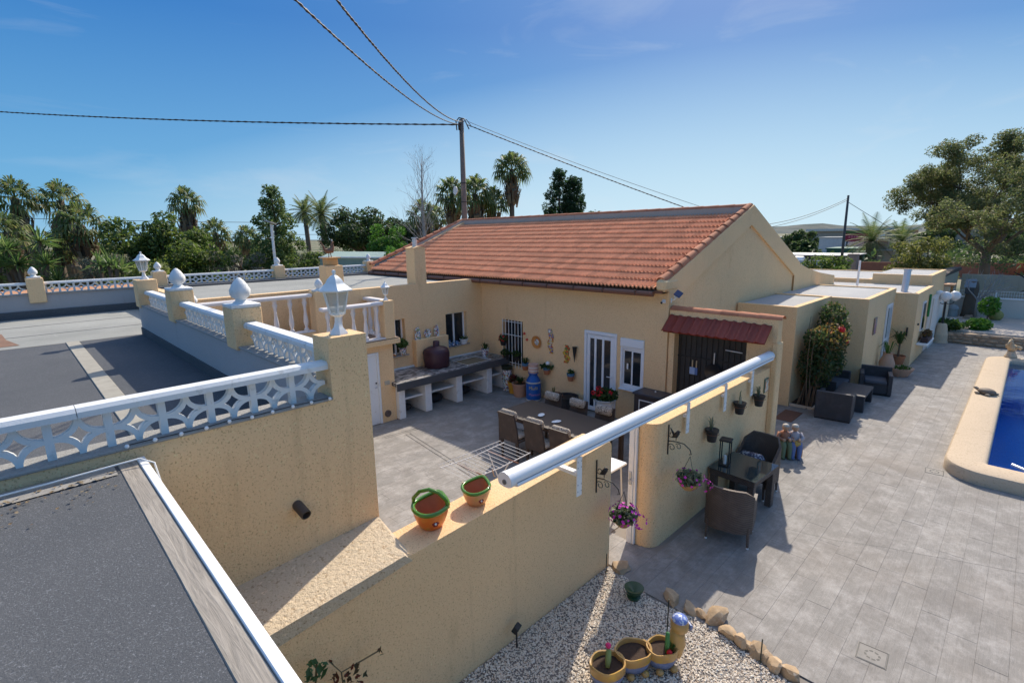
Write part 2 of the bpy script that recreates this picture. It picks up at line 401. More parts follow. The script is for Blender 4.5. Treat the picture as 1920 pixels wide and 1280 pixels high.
# ---- pool: raised stone coping with a rounded corner, blue basin, water
pool = thing('swimming_pool', 'raised sandstone coping round a blue swimming pool', 'pool', (12, 0, 0))
m_cop = stucco('sandstone_coping', (.60, .47, .33), .6, .3, .5)
PX0, PX1, PYI, PYO = 12.28, 22.75, .16, .70
b = MB()
def ring_pts(inset, y_end=-6.0, rad=.62):
    x0 = 11.58+inset; y0 = PYO-inset; r = max(.06, rad-inset)
    pts = [(x0, y_end)]+[(x0+r-r*math.cos(q), y0-r+r*math.sin(q)) for q in [PI/2*i/10 for i in range(11)]]
    x1 = 23.35-inset
    pts += [(x1-r+r*math.sin(q), y0-r+r*math.cos(q)) for q in [PI/2*i/10 for i in range(11)]]+[(x1, y_end)]
    return pts
prof = [(0.0, -.02), (0.0, .17), (.03, .215), (.09, .232), (.52, .235), (.57, .22), (.60, .18), (.60, -.05)]
rings = [[(x, y, z) for x, y in ring_pts(i)] for i, z in prof]
n = len(rings[0]); b.add([p for r_ in rings for p in r_], [(a*n+i, a*n+i+1, (a+1)*n+i+1, (a+1)*n+i) for a in range(len(rings)-1) for i in range(n-1)])
cop = b.build('coping', m_cop, pool, smooth=40)
def mosaic():
    m, t, bs = newmat('blue_mosaic'); gm = N(t, 'ShaderNodeNewGeometry')
    br = N(t, 'ShaderNodeTexBrick', Scale=16, offset=0.0); br.inputs['Color1'].default_value = (.03, .27, .72, 1); br.inputs['Color2'].default_value = (.045, .33, .80, 1); br.inputs['Mortar'].default_value = (.10, .28, .6, 1)
    br.inputs['Mortar Size'].default_value = .02; br.inputs['Brick Width'].default_value = .5; br.inputs['Row Height'].default_value = .5
    t.links.new(gm.outputs['Position'], br.inputs[0]); t.links.new(br.outputs[0], bs.inputs['Base Color']); bs.inputs['Roughness'].default_value = .25; return m
b = MB(); x0, x1, y0, y1, zb, zt = 12.17, 22.77, -6.0, .11, -1.5, .2
b.quad((x0, y0, zb), (x1, y0, zb), (x1, y1, zb), (x0, y1, zb)); b.quad((x0, y1, zb), (x1, y1, zb), (x1, y1, zt), (x0, y1, zt))
b.quad((x0, y0, zb), (x0, y1, zb), (x0, y1, zt), (x0, y0, zt)); b.quad((x1, y1, zb), (x1, y0, zb), (x1, y0, zt), (x1, y1, zt)); b.quad((x1, y0, zb), (x0, y0, zb), (x0, y0, zt), (x1, y0, zt))
b.build('basin', mosaic(), pool)
def watermat():
    m, t, bs = newmat('pool_water'); t.nodes.remove(bs)
    tr = N(t, 'ShaderNodeBsdfTransparent'); tr.inputs[0].default_value = (.80, .93, 1.0, 1); gl = N(t, 'ShaderNodeBsdfGlossy', Roughness=.04); fr = N(t, 'ShaderNodeFresnel', IOR=1.33); ms = N(t, 'ShaderNodeMixShader')
    bp = N(t, 'ShaderNodeBump', Strength=.25, Distance=.02); t.links.new(noise(t, 5, 3, .5), bp.inputs['Height'])
    t.links.new(bp.outputs[0], gl.inputs['Normal']); t.links.new(bp.outputs[0], fr.inputs['Normal'])
    for a, q in ((fr.outputs[0], ms.inputs[0]), (tr.outputs[0], ms.inputs[1]), (gl.outputs[0], ms.inputs[2]), (ms.outputs[0], t.nodes['Material Output'].inputs[0])): t.links.new(a, q)
    return m
b = MB(); nx, ny = 30, 18
vs = [(x0+.012+(x1-x0-.024)*i/nx, y0+(y1-y0-.012)*j/ny, .10+.004*math.sin(i*1.3+j*.7)) for j in range(ny+1) for i in range(nx+1)]
b.add(vs, [(j*(nx+1)+i, j*(nx+1)+i+1, (j+1)*(nx+1)+i+1, (j+1)*(nx+1)+i) for j in range(ny) for i in range(nx)])
struct(b.build('water', watermat(), smooth=True))
t = tag(MB().tube([(12.75, -.22, .112), (12.5, -.5, .115)], .03, 8).build('skimmer_pole', m_pvc), 'white pole end floating at the near corner of the pool', 'pole')

# ---- white gravel bed below the garden wall, rock edging
m_peb = leafmat('white_pebbles', [(.56, .43, .31), (.74, .62, .48), (.82, .72, .58), (.84, .77, .66), (.64, .52, .40)], .85, 0.0)
bed = MB(); bed.add([(1.6, 3.6, -.02), (1.6, .4, -.02), (4.98, .4, -.02), (5.02, 1.6, -.02), (5.2, 2.2, -.02), (5.08, 2.75, -.02), (5.26, 3.6, -.02)], [tuple(range(7))])
struct(bed.build('gravel_bed', M('bed_soil', (.48, .41, .34), .95, .3, 20)))
rg = np.random.default_rng(3)
ico = bmesh.new(); bmesh.ops.create_icosphere(ico, subdivisions=1, radius=1); ico.verts.index_update()
IV = np.array([v.co[:] for v in ico.verts]); IF = [[v.index for v in f.verts] for f in ico.faces]; ico.free()
OV = np.array([(1, 0, 0), (-1, 0, 0), (0, 1, 0), (0, -1, 0), (0, 0, 1), (0, 0, -1)], float); OF = [(0, 2, 4), (2, 1, 4), (1, 3, 4), (3, 0, 4), (2, 0, 5), (1, 2, 5), (3, 1, 5), (0, 3, 5)]
def edge_x(y): return np.interp(y, [.4, 1.3, 1.8, 2.2, 2.75, 3.2, 3.6], [4.95, 4.98, 5.1, 5.16, 5.08, 5.2, 5.22])
def pebbles(n, x0, x1, y0, y1, s0, s1, zf, edge=None):
    P = rg.uniform((x0, y0), (x1, y1), (n, 2))
    if edge is not None: P = P[P[:, 0] < edge(P[:, 1])-.01]
    vs, fs = [], []
    base = np.array(OV)
    for i, (x, y) in enumerate(P):
        s = rg.uniform(s0, s1); a_, b1, b2 = rg.uniform(0, 6.3), rg.normal()*.35, rg.normal()*.35; q = np.array(Euler((b1, b2, a_)).to_matrix())
        v = (base*np.array([1, .8, .6])*rg.uniform(.75, 1.25, (6, 1))) @ q.T*s
        v += (x, y, zf(x, y)+s*.25)
        n0 = len(vs); vs += v.tolist(); fs += [(a+n0, b_+n0, c+n0) for a, b_, c in OF]
    o = MB(); o.v = [tuple(v) for v in vs]; o.f = fs; o.mi = [0]*len(fs); return o
stuff(tag(pebbles(32000, 2.3, 5.3, 1.0, 3.52, .007, .0165, lambda x, y: -.008+.004*math.sin(x*5)*math.sin(y*4+1), edge_x).build('white_gravel', m_peb, smooth=False), 'loose white gravel covering the bed below the garden wall', 'gravel'))
m_rock = M('ochre_rock', (.46, .32, .19), .95, .5, 9, bmp=1.0, bs=26, dirt=(.62, .54, .44), rnd=.2)
def rock(name, loc, sx, sy, sz, seed, mat=None, label=None, cat='rock', group=None, parent=None):
    bm = bmesh.new(); bmesh.ops.create_icosphere(bm, subdivisions=2, radius=1); r_ = random.Random(seed)
    ph = [r_.uniform(0, 6) for _ in range(6)]
    for v in bm.verts:
        c = v.co.copy(); k = 1+.20*math.sin(3*c.x+ph[0])*math.cos(2.5*c.y+ph[1])+.14*math.sin(4*c.z+ph[2]+c.x*2)+r_.uniform(-.11, .11)
        fl_ = .78+.22*math.sin(ph[3]+2*c.x); v.co = Vector((c.x*sx*k, c.y*sy*k, min(fl_, max(-.7, c.z))*sz*k))
    for _ in range(7):
        n_ = Vector((r_.gauss(0, 1), r_.gauss(0, 1), abs(r_.gauss(0, .8)))).normalized(); dm = max(v.co.dot(n_) for v in bm.verts)*r_.uniform(.62, .85)
        for v in bm.verts:
            e_ = v.co.dot(n_)-dm
            if e_ > 0: v.co -= n_*e_*.93
    bm.verts.index_update(); b = MB().add([v.co[:] for v in bm.verts], [[v.index for v in f.verts] for f in bm.faces]); bm.free()
    o = link(name, b.mesh(name, mat or m_rock, smooth=24), parent, loc, (0, 0, r_.uniform(0, 6)))
    if label: tag(o, label, cat, group)
    return o
RK = [(5.23, 2.58, .16, .10, .09, 'pale flat rock at the shaded upper end of the gravel edging'), (5.2, 2.33, .12, .08, .07, 'small orange rock second from the upper end of the gravel edging'),
      (5.28, 2.06, .15, .12, .12, 'big pale boulder with orange veins, largest stone of the gravel edging'), (5.16, 1.86, .12, .09, .08, 'cream rock just below the biggest boulder of the edging'),
      (5.12, 1.70, .11, .08, .09, 'grey brown rock wedged between the cream and orange edging stones'), (5.12, 1.52, .14, .09, .08, 'long orange rock of the edging beside the thin metal stake'),
      (5.06, 1.34, .11, .1, .08, 'low tan rock of the edging above the bottom rim'), (5.06, 1.2, .10, .1, .08, 'orange tan rock of the edging nearest the bottom rim of the picture'),
      (5.22, 2.21, .09, .07, .06, 'small cream rock between the orange rock and the big boulder'), (5.12, 1.61, .08, .07, .06, 'small brown rock above the long orange rock of the edging'), (5.09, 1.43, .08, .07, .06, 'small tan rock below the long orange rock of the edging'),
      (5.3, 3.38, .14, .12, .06, 'flat pinkish rock at the foot of the garden wall by the gate')]
for i, (x, y, sx, sy, sz, lab) in enumerate(RK): rock('edging_rock', (x, y, sz*.42), sx*1.0, sy*1.0, sz*.95, 40+i, label=lab, group='rocks edging the gravel bed')
# ================================================================= MAIN HOUSE
FX, GY, FGY, EZ = 10.165, 5.45, 17.7, 3.18      # front plane x, near gable y, far gable y, eave height
RX, RZ = 14.5, 4.92                               # ridge
house = thing('house', 'long ochre stucco house with a red clay tile roof', 'house', (FX, GY, 0))
b = MB()
# front wall with openings (door, two windows) built of slabs
OP = [(6.74, 7.70, 0, 2.08), (6.0, 6.63, .80, 2.02), (9.88, 10.70, .70, 2.04)]
ys = sorted({GY, FGY}|{o[0] for o in OP}|{o[1] for o in OP})
for a, c in zip(ys, ys[1:]):
    mid = (a+c)/2; o = next((o for o in OP if o[0] < mid < o[1]), None)
    if o is None: b.box(FX, FX+.25, a, c, -.05, EZ)
    else:
        if o[2] > 0: b.box(FX, FX+.25, a, c, -.05, o[2])
        b.box(FX, FX+.25, a, c, o[3], EZ)
# back wall, far gable, near gable with recessed field
b.box(18.55, 18.8, GY+.2, FGY, -.05, 3.3)
gab = [(FX, -.05), (18.8, -.05), (18.8, 3.40), (RX, 5.10), (FX, 3.36)]
b.prism([(FX+.25, -.05), (18.55, -.05), (18.55, 3.45), (RX, 5.05), (FX+.25, 3.42)], FGY-.25, FGY, 'y')
b.prism([(FX+.25, -.05), (18.55, -.05), (18.55, 3.45), (RX, 5.02), (FX+.25, 3.42)], GY+.04, GY+.25, 'y')
b.build('wall', m_wall, house)
b = MB()   # proud verge band up both slopes of the gable, and the low sweeping side wall
b.prism([(FX-.02, 2.95), (FX+.3, 2.95), (FX+.3, 3.0), (14.44, 4.60), (18.35, 3.02), (18.35, -.05), (18.82, -.05), (18.82, 3.40), (RX, 5.12), (FX-.12, 3.40), (FX-.12, 3.2), (FX-.02, 3.18)], GY-.015, GY+.04, 'y')
b.build('gable_band', m_wall, house)
b = MB(); b.prism([(18.82, -.05), (23.3, -.05), (23.3, 2.70), (21.3, 2.92), (20.0, 3.12), (18.82, 3.36)], GY, GY+.2, 'y'); b.build('sweeping_wall', m_wall, house)
m_rust = M('rust_stain_line', (.46, .25, .10), .9)
b = MB()
def strip(p, q, wd, y):
    d = (Vector(q)-Vector(p)).normalized(); n = Vector((-d.y, d.x))*wd/2
    b.add([(p[0]+n.x, y, p[1]+n.y), (p[0]-n.x, y, p[1]-n.y), (q[0]-n.x, y, q[1]-n.y), (q[0]+n.x, y, q[1]+n.y)], [(0, 1, 2, 3)])
b.box(14.44, 14.5, GY+.036, GY+.0395, 4.5, 4.56)
b.box(18.345, 18.352, GY-.012, GY+.038, 2.2, 3.0)
b.build('stain', m_rust, house)
# roof deck + individually laid tiles
SLOPE = math.atan2(RZ-3.24, RX-(FX-.28)); SL = math.hypot(RZ-3.24, RX-(FX-.28))
roof = MB()
roof.add([(FX-.26, GY+.02, 3.20), (RX, GY+.02, RZ-.03), (RX, FGY, RZ-.03), (FX-.26, FGY, 3.20), (FX-.26, GY+.02, 3.15), (FX-.26, FGY, 3.15), (FX+.1, GY+.02, 3.15), (FX+.1, FGY, 3.15)],
         [(0, 1, 2, 3), (0, 3, 5, 4), (4, 5, 7, 6)])
roof.add([(RX, GY+.02, RZ-.03), (19.0, GY+.02, 3.3), (19.0, FGY, 3.3), (RX, FGY, RZ-.03)], [(0, 1, 2, 3)])
roofo = roof.build('roof', M('roof_underlay', (.20, .09, .05), .9), house)
TW, ROWS = .2085, 13
TL = SL/ROWS
def tile_mesh():
    b = MB(); n = 12; prof = []
    for i in range(n+1):
        u = (i/n*2) % 1 if i < n else 1.0; prof.append((i/n*TW*1.02, .046*math.sin(PI*(u-.34)/.66) if u > .34 else .002))
    L = TL*1.16
    top0 = [(0, y, z+.052) for y, z in prof]; top1 = [(L, y, z+.002) for y, z in prof]; bot0 = [(0.004, y, z+.010) for y, z in prof]
    b.add(top0+top1, [(i, n+1+i, n+2+i, i+1) for i in range(n)]); b.add(top0+bot0, [(i, i+1, n+2+i, n+1+i) for i in range(n)])
    b.f = [f[::-1] for f in b.f]
    return b
tme = tile_mesh().mesh('tile', m_tile, smooth=35)
ncol = int((FGY-GY-.30)/TW)
tl = []
for r_ in range(ROWS):
    for c_ in range(ncol):
        d = r_*TL; x = FX-.28+d*math.cos(SLOPE); z = 3.225+d*math.sin(SLOPE); y = GY+.20+c_*TW
        s = seen((x, y, z)); tl.append((1/s[2]**2, x, y, z))
tl.sort(key=lambda t: -t[0])
rr = random.Random(2)
for _, x, y, z in tl[:300]: inst('tile', tme, roofo, (x+rr.uniform(-.004, .004), y+rr.uniform(-.003, .003), z), (rr.uniform(-.012, .012), -SLOPE+rr.uniform(-.008, .008), 0))
rest = MB(); src = tile_mesh()
for _, x, y, z in tl[300:]:
    mt = Matrix.Translation((x, y, z)) @ Euler((rr.uniform(-.012, .012), -SLOPE+rr.uniform(-.008, .008), 0)).to_matrix().to_4x4()
    rest.add([mt @ Vector(v) for v in src.v], src.f)
def tile_stuff_mat():
    m = m_tile.copy(); m.name = 'roof_tile_clay_far'; t = m.node_tree
    oi = next(n for n in t.nodes if n.type == 'OBJECT_INFO'); gm = t.nodes['GEO']
    for l in list(t.links):
        if l.from_node == oi: to = l.to_socket; t.links.remove(l); t.links.new(gm.outputs['Random Per Island'], to)
    return m
stuff(rest.build('tiles', tile_stuff_mat(), roofo, smooth=35))
# barrel cap tiles: near verge, far verge, ridge on a low upstand
def cap_mesh(L, r):
    b = MB(); n = 8; a = [(math.cos(PI*i/n)*r, math.sin(PI*i/n)*r) for i in range(n+1)]; q = [(x*.86, y*.86) for x, y in a]; qi = [(x*.82, y*.8) for x, y in a]
    v = [(0, x, z) for x, z in a]+[(L, x, z) for x, z in q]+[(0, x*.86, z*.86) for x, z in a]
    b.add(v, [(i, n+1+i, n+2+i, i+1) for i in range(n)]+[(i, i+1, 2*n+3+i, 2*n+2+i) for i in range(n)]); b.f = [f[::-1] for f in b.f]; return b
cme = cap_mesh(.46, .105).mesh('cap_tile', m_tilecap, smooth=40)
nv = 12
for yv in (GY+.10, FGY-.02):
    for i in range(nv):
        k = (i+.0)/nv; x = FX-.20+(RX-FX+.15)*k; z = 3.40+(RZ+.16-3.40)*k
        inst('verge_tile', cme, roofo, (x, yv, z), (rr.uniform(-.03, .03), -math.atan2(RZ+.16-3.4, RX-FX+.15)+.03, 0), (1.0, 1, 1))
up = MB(); up.box(RX-.09, RX+.09, GY+.04, FGY, RZ-.1, RZ+.17); 
up.prism([(FX-.12, 3.2), (FX+.2, 3.2), (RX-.09, RZ-.02), (RX-.09, RZ+.17), (FX-.12, 3.36)], FGY-.14, FGY-.02, 'y')
up.build('upstand', stucco('grey_upstand', (.50, .44, .38), .6), roofo)
nr = 27
for i in range(nr):
    y = GY+.05+(FGY-GY-.1)*i/nr
    inst('ridge_tile', cme, roofo, (RX, y, RZ+.165), (0, 0, PI/2), (1.02, 1, .75))
b = MB(); b.tube([(FX-.33, GY+.2, 3.14), (FX-.33, FGY-.1, 3.14)], .06, 10); b.build('gutter', M('brown_gutter', (.20, .085, .05), .5), roofo)
b = MB()
for i in range(14): y = GY+.6+i*.86; b.box(FX-.395, FX-.0, y, y+.03, 3.10, 3.205)
b.build('gutter_bracket', M('brown_bracket', (.10, .05, .035), .6), roofo)
b = MB(); b.box(FX-.27, FX+.35, GY-.04, GY+.20, 3.18, 3.45, .06); b.build('kneeler', m_wall, house)
# ---- glazed door in the front wall
def front_door():
    y0, y1, z1 = 6.74, 7.70, 2.08
    d = MB()
    for q in ((y0, y0+.07, 0, z1), (y1-.07, y1, 0, z1), (y0+.07, y1-.07, z1-.08, z1)): d.box(FX-.03, FX+.08, q[0], q[1], q[2], q[3], .006)
    door = d.build('door', m_pvc, house)
    s = MB(); iy0, iy1 = y0+.075, y1-.075
    for q in ((iy0, iy0+.11), (iy1-.09, iy1), (iy0+.30, iy0+.36), (iy0+.53, iy0+.59)): s.box(FX-.005, FX+.045, q[0], q[1], .02, z1-.09, .006)
    for (a, c) in ((iy0+.11, iy0+.30), (iy0+.36, iy0+.53), (iy0+.59, iy1-.09)):
        for z0, z2 in ((.02, .13), (z1-.19, z1-.09)): s.box(FX-.004, FX+.044, a+.001, c-.001, z0, z2, .004)
    s.build('leaf', m_pvc, door)
    for (a, c) in ((iy0+.11, iy0+.30), (iy0+.36, iy0+.53), (iy0+.59, iy1-.09)):
        p = MB(); p.box(FX+.012, FX+.026, a, c, .13, z1-.19); p.build('pane', m_glass, door)
    h = MB(); h.tube([(FX-.005, iy0+.05, 1.0), (FX-.05, iy0+.05, 1.0), (FX-.055, iy0+.17, 1.0)], .010, 8); h.box(FX-.012, FX-.004, iy0+.03, iy0+.07, .90, 1.06, .003); h.build('handle', m_alu, door)
front_door()
def front_window():
    y0, y1, z0, z1 = 6.0, 6.63, .80, 2.02
    wd = MB()
    wd.box(FX-.05, FX+.06, y0, y1, z1-.20, z1, .012)
    for q in ((y0, y0+.05, z0, z1-.20), (y1-.05, y1, z0, z1-.20), (y0+.05, y1-.05, z0, z0+.06), (y0+.05, y1-.05, z1-.26, z1-.20)): wd.box(FX-.02, FX+.06, *q, .005)
    wo = wd.build('window', m_pvc, house)
    f = MB(); ym = (y0+y1)/2
    for a, c, xo in ((y0+.05, ym+.02, 0.0), (ym-.02, y1-.05, .022)):
        for q in ((a, a+.04, z0+.06, z1-.26), (c-.04, c, z0+.06, z1-.26), (a+.04, c-.04, z0+.06, z0+.11), (a+.04, c-.04, z1-.31, z1-.26)): f.box(FX+xo, FX+xo+.02, *q, .003)
        p = MB(); p.box(FX+xo+.008, FX+xo+.014, a+.04, c-.04, z0+.11, z1-.31); p.build('pane', m_glass, wo)
    f.build('sash', m_pvc, wo)
    s = MB(); s.box(FX-.07, FX+.02, y0-.01, y1+.01, z0-.035, z0-.002, .006); s.build('sill', m_pvc, wo)
    c = MB(); c.box(FX-.006, FX-.001, ym+.10, ym+.14, 1.28, 1.42); c.build('thermometer', m_white, wo)
front_window()
def grille_window():
    y0, y1, z0, z1 = 9.88, 10.70, .70, 2.04
    p = MB(); p.box(FX+.14, FX+.155, y0, y1, z0, z1); wo = p.build('barred_window', m_glass, house)
    f = MB()
    for q in ((y0+.001, y0+.06, z0, z1), (y1-.06, y1-.001, z0, z1), ((y0+y1)/2-.03, (y0+y1)/2+.03, z0, z1)): f.box(FX+.11, FX+.139, *q)
    f.build('frame', M('brown_window_frame', (.10, .06, .04), .5), wo)
    for i in range(7):
        y = y0+.03+(y1-y0-.06)*i/6; q = MB(); q.tube([(FX-.03, y, z0-.04), (FX-.03, y, z1+.02)], .009, 6); q.build('bar', m_white, wo)
    q = MB()
    for z in (z0+.10, z0+.92, z1-.04): q.tube([(FX-.03, y0, z), (FX-.03, y1, z)], .009, 6)
    q.build('cross_bar', m_white, wo)
grille_window()
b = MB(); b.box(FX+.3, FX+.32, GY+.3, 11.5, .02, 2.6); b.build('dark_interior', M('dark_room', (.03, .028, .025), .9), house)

# ---- camera and solar flood light on the house corner
t = thing('security_camera', 'small white dome camera on the house corner below the eave', 'camera', (FX, 5.56, 2.95))
b = MB(); b.box(-.03, 0, -.04, .04, -.03, .05, .006); b.tube([(-.03, 0, .01), (-.09, .01, -.01)], .028, 10); b.build('housing', m_pvc, t, world=False)
b = MB(); b.ball((-.10, .012, -.015), .026, 10); b.build('lens', m_black, t, world=False)
t = thing('solar_light', 'small dark blue solar panel lamp on the gable corner', 'solar lamp', (FX+.06, GY-.016, 2.98))
b = MB(); b.tube([(0, 0, 0), (-.02, -.10, .03), (-.03, -.16, .12)], .012, 6); b.box(-.02, .02, -.015, 0, -.05, .05, .004); b.build('arm', m_pvc, t, world=False)
b = MB(); mt = Matrix.Translation((-.03, -.18, .16)) @ Euler((R(35), R(-25), 0)).to_matrix().to_4x4(); b.box(-.10, .10, -.075, .075, -.008, .008, .004, M=mt); b.build('solar_panel', M('solar_cell', (.012, .025, .09), .15), t, world=False)
b = MB(); mt = Matrix.Translation((-.05, -.15, .10)) @ Euler((R(80), 0, R(-20))).to_matrix().to_4x4(); b.box(-.05, .05, -.03, .03, -.015, .015, .005, M=mt); b.build('lamp_head', m_pvc, t, world=False)

# ================================================================= BARBECUE-NICHE WALL (red canopy, black grille)
pw = thing('porch_wall', 'ochre wall with a red tiled canopy over a barred opening', 'wall', (10.2, 3.27, 0))
b = MB(); X0, X1, Y0, Y1, ZT = 10.2, 10.42, 3.27, 5.43, 2.80
b.box(X0, X1, Y0+.02, 3.76, -.03, 2.29); b.box(X0, X1, 5.30, Y1, -.03, 2.29); b.box(X0, X1, Y0+.02, Y1, 2.29, ZT); b.box(X0, X1, 3.76, 5.30, -.03, .12)
b.box(X0-.02, X1+.02, Y0-.10, Y0+.02, -.03, 2.35, .02); b.prism([(X0-.02, 2.35), (X1+.02, 2.35), (X1, 2.48), (X1, ZT), (X0, ZT), (X0, 2.48)], Y0-.06, Y0+.02, 'y')
b.box(X1, X1+.35, 5.20, 5.30, 0, 2.3); b.box(X1, X1+.35, 3.70, 3.76, 0, 2.3); b.box(X1, X1+.35, 3.70, 5.30, 2.3, 2.4); b.box(X1+.3, X1+.35, 3.76, 5.2, 0, 2.3)
b.build('wall', m_wall, pw)
gr = MB(); gr.box(10.40, 10.41, 3.765, 5.295, .12, 2.285); gm_ = gr.build('grille', M('charcoal_mesh_screen', (.045, .042, .04), .7, .5, 3), pw)
for i in range(13):
    y = 3.82+i*.118; q = MB(); q.tube([(10.385, y, .12), (10.385, y, 2.28)], .008, 6); q.build('bar', m_black, gm_)
q = MB()
for z in (.9, 1.75): q.box(10.375, 10.395, 3.77, 5.29, z, z+.03)
q.build('cross_bar', m_black, gm_)
ccm = cap_mesh(.44, .105).mesh('cap_tile', m_redtile, smooth=40); ccl = cap_mesh(.44, .105).mesh('cap_tile', m_tilecap, smooth=40)
for i in range(6): inst('cap_tile', ccl, pw, (10.31, 5.42-i*.365, ZT-.02), (0, 0, -PI/2), (1, 1.25, .85))
nT = 11; wT = (5.42-3.32)/nT
def canopy_tile():
    b = MB(); n = 8; pr = []
    for i in range(n+1):
        u = i/n; pr.append((u*wT*1.03, .036*math.sin(PI*(u-.4)/.6) if u > .4 else .004))
    L = .46; m = n+1
    b.add([(0, y, z+.012) for y, z in pr]+[(L, y, z) for y, z in pr]+[(0, y, z-.012) for y, z in pr]+[(L, y, z-.022) for y, z in pr], [(i+1, m+i+1, m+i, i) for i in range(n)]+[(i, 2*m+i, 2*m+i+1, i+1) for i in range(n)]+[(2*m+i, 3*m+i, 3*m+i+1, 2*m+i+1) for i in range(n)]+[(0, m, 3*m, 2*m), (n, 2*m+n, 3*m+n, m+n)])
    return b
ctm = canopy_tile().mesh('tile', M('painted_red_canopy_tile', (.25, .04, .022), .6, .18, 8, bmp=.2, rnd=.2), smooth=35)
cb_ = MB(); cb_.add([(10.2, 3.33, 2.645), (10.2, 5.41, 2.645), (9.88, 5.41, 2.36), (9.88, 3.33, 2.36), (10.2, 3.33, 2.60), (10.2, 5.41, 2.60), (9.90, 5.41, 2.34), (9.90, 3.33, 2.34)], [(0, 1, 2, 3), (4, 7, 6, 5), (3, 2, 6, 7), (0, 3, 7, 4), (1, 5, 6, 2)]); cano = cb_.build('canopy', m_redtile, pw)
for i in range(nT): inst('tile', ctm, cano, (9.84, 3.32+i*wT, 2.365+rr.uniform(-.003, .003)), (rr.uniform(-.01, .01), -math.atan2(.30, .35)+rr.uniform(-.015, .015), 0))
# things hanging on the grille
def hang(name, label, cat, y, z, parts, x=10.372):
    t = thing(name, label, cat, (x, y, z))
    for nm, bb, mt in parts: bb.build(nm, mt, t, smooth=40, world=False)
    return t
pan = MB(); pan.lathe([(.001, 0), (.10, 0), (.175, .05), (.185, .055), (.17, .052), (.10, .012), (.001, .012)], n=20, cap=False)
pan.v = [(-z-.012, y, x) for x, y, z in pan.v]
hd = MB(); hd.box(-.04, -.02, -.015, .015, .17, .42, .005)
hang('frying_pan', 'black frying pan with grey handle hanging on the black grille', 'pan', 4.45, 1.52, [('bowl', pan, M('pan_black', (.03, .03, .032), .3, metal=.3)), ('handle', hd, M('steel', (.45, .47, .5), .35, metal=.8))])
for y, lab, c in ((4.93, 'wide pale blue basting brush hanging on the black grille', (.35, .45, .65)), (4.84, 'narrow blue brush with yellow handle on the black grille', (.12, .2, .42))):
    wd = .06 if y > 4.9 else .03
    q = MB(); q.box(-.02, -.008, -wd, wd, -.16, 0, .004); q2 = MB(); q2.box(-.022, -.006, -.014, .014, 0, .16, .005)
    hang('brush', lab, 'brush', y, 1.55, [('bristles', q, M('brush%d' % int(c[0]*100), c, .7)), ('handle', q2, M('pale_wood', (.62, .45, .25), .6))])
q = MB(); q.tube([(-.02, -.16, 0), (-.03, .18, .015)], .010, 6); hang('steel_skewer', 'bright steel bar lying across the black grille above the pan', 'bar', 4.05, 2.02, [('rod', q, m_alu)])
# ================================================================= GARDEN WALLS
nw = thing('garden_wall', 'near ochre garden wall with a broad flat top carrying two pots', 'wall', (2.2, 3.53, 0))
b = MB(); yo, yi = 3.53, 3.95
prof = [(-.6, -.05), (5.26, -.05), (5.26, 1.72)]+[(5.26-.08+.08*math.cos(q), 1.72+.08*math.sin(q)) for q in (PI/6, PI/3, PI/2)]+[(2.22, 1.655), (2.1, 1.66), (-.6, 1.52)]
b.prism(prof, yo, yi, 'y'); b.build('wall', m_coarse if False else m_wall, nw)
b = MB(); b.add([(2.12, 3.522, 1.60), (2.12, 3.522, 1.685), (.3, 3.522, 1.56), (.3, 3.522, 1.40), (2.25, 4.19, 1.735), (.3, 4.19, 1.62), (2.28, 4.19, 1.60), (2.19, 3.522, 1.60), (2.20, 3.62, 1.66)],
                [(1, 4, 5, 2), (7, 0, 3, 2, 1), (7, 1, 8), (8, 1, 4, 6), (7, 8, 6)]); b.build('ledge', stucco('rough_ledge_render', (.66, .53, .37), 1.8, .2, .5), nw)
fw = thing('garden_wall', 'far ochre garden wall with rounded end beyond the gate, under the awning', 'wall', (6, 3.28, 0))
b = MB(); r_ = .22
poly = [(10.2, 3.28), (10.2, 3.66), (5.94, 3.66), (5.94, 3.28+r_)]+[(5.94+r_-r_*math.cos(q), 3.28+r_-r_*math.sin(q)) for q in [PI/2*i/8 for i in range(1, 9)]]
b.prism(poly[::-1], -.05, 1.86); b.build('wall', m_wall, fw, smooth=30)
gate = thing('gate_frame', 'narrow white metal gate post with latch against the rounded wall end', 'gate post', (5.9, 3.6, 0))
b = MB(); b.box(5.885, 5.935, 3.58, 3.66, 0, 1.85, .004); b.box(5.89, 5.93, 3.54, 3.575, 0, 1.8, .004); b.build('post', m_white, gate)
b = MB(); b.box(5.87, 5.884, 3.60, 3.64, .92, 1.12, .003); b.tube([(5.875, 3.62, 1.0), (5.84, 3.62, 1.0), (5.84, 3.56, 1.0)], .008, 6); b.build('latch', M('steel', (.45, .47, .5), .35), gate)
# white metal gate leaf swung open into the courtyard (its top shows bright)
t = thing('folding_table', 'white plastic side table seen through the gate gap', 'table', (6.45, 4.55, 0))
b = MB(); b.box(-.35, .35, -.3, .3, .70, .74, .012); b.build('table_top', m_pvc, t, world=False)
for sx in (-.3, .3):
    for sy in (-.25, .25): b = MB(); b.tube([(sx*.9, sy*.9, .70), (sx, sy, 0)], .014, 8); b.build('leg', m_alu, t, world=False)
b = MB(); b.lathe([(.001, 0), (.07, 0), (.1, .10), (.095, .19), (.105, .2), (.085, .19), (.08, .02), (.001, .02)], (5.52, 4.0, 0), 16); tag(b.build('white_pot', m_pvc, smooth=40), 'small white plastic pot on the floor behind the gate gap', 'pot')
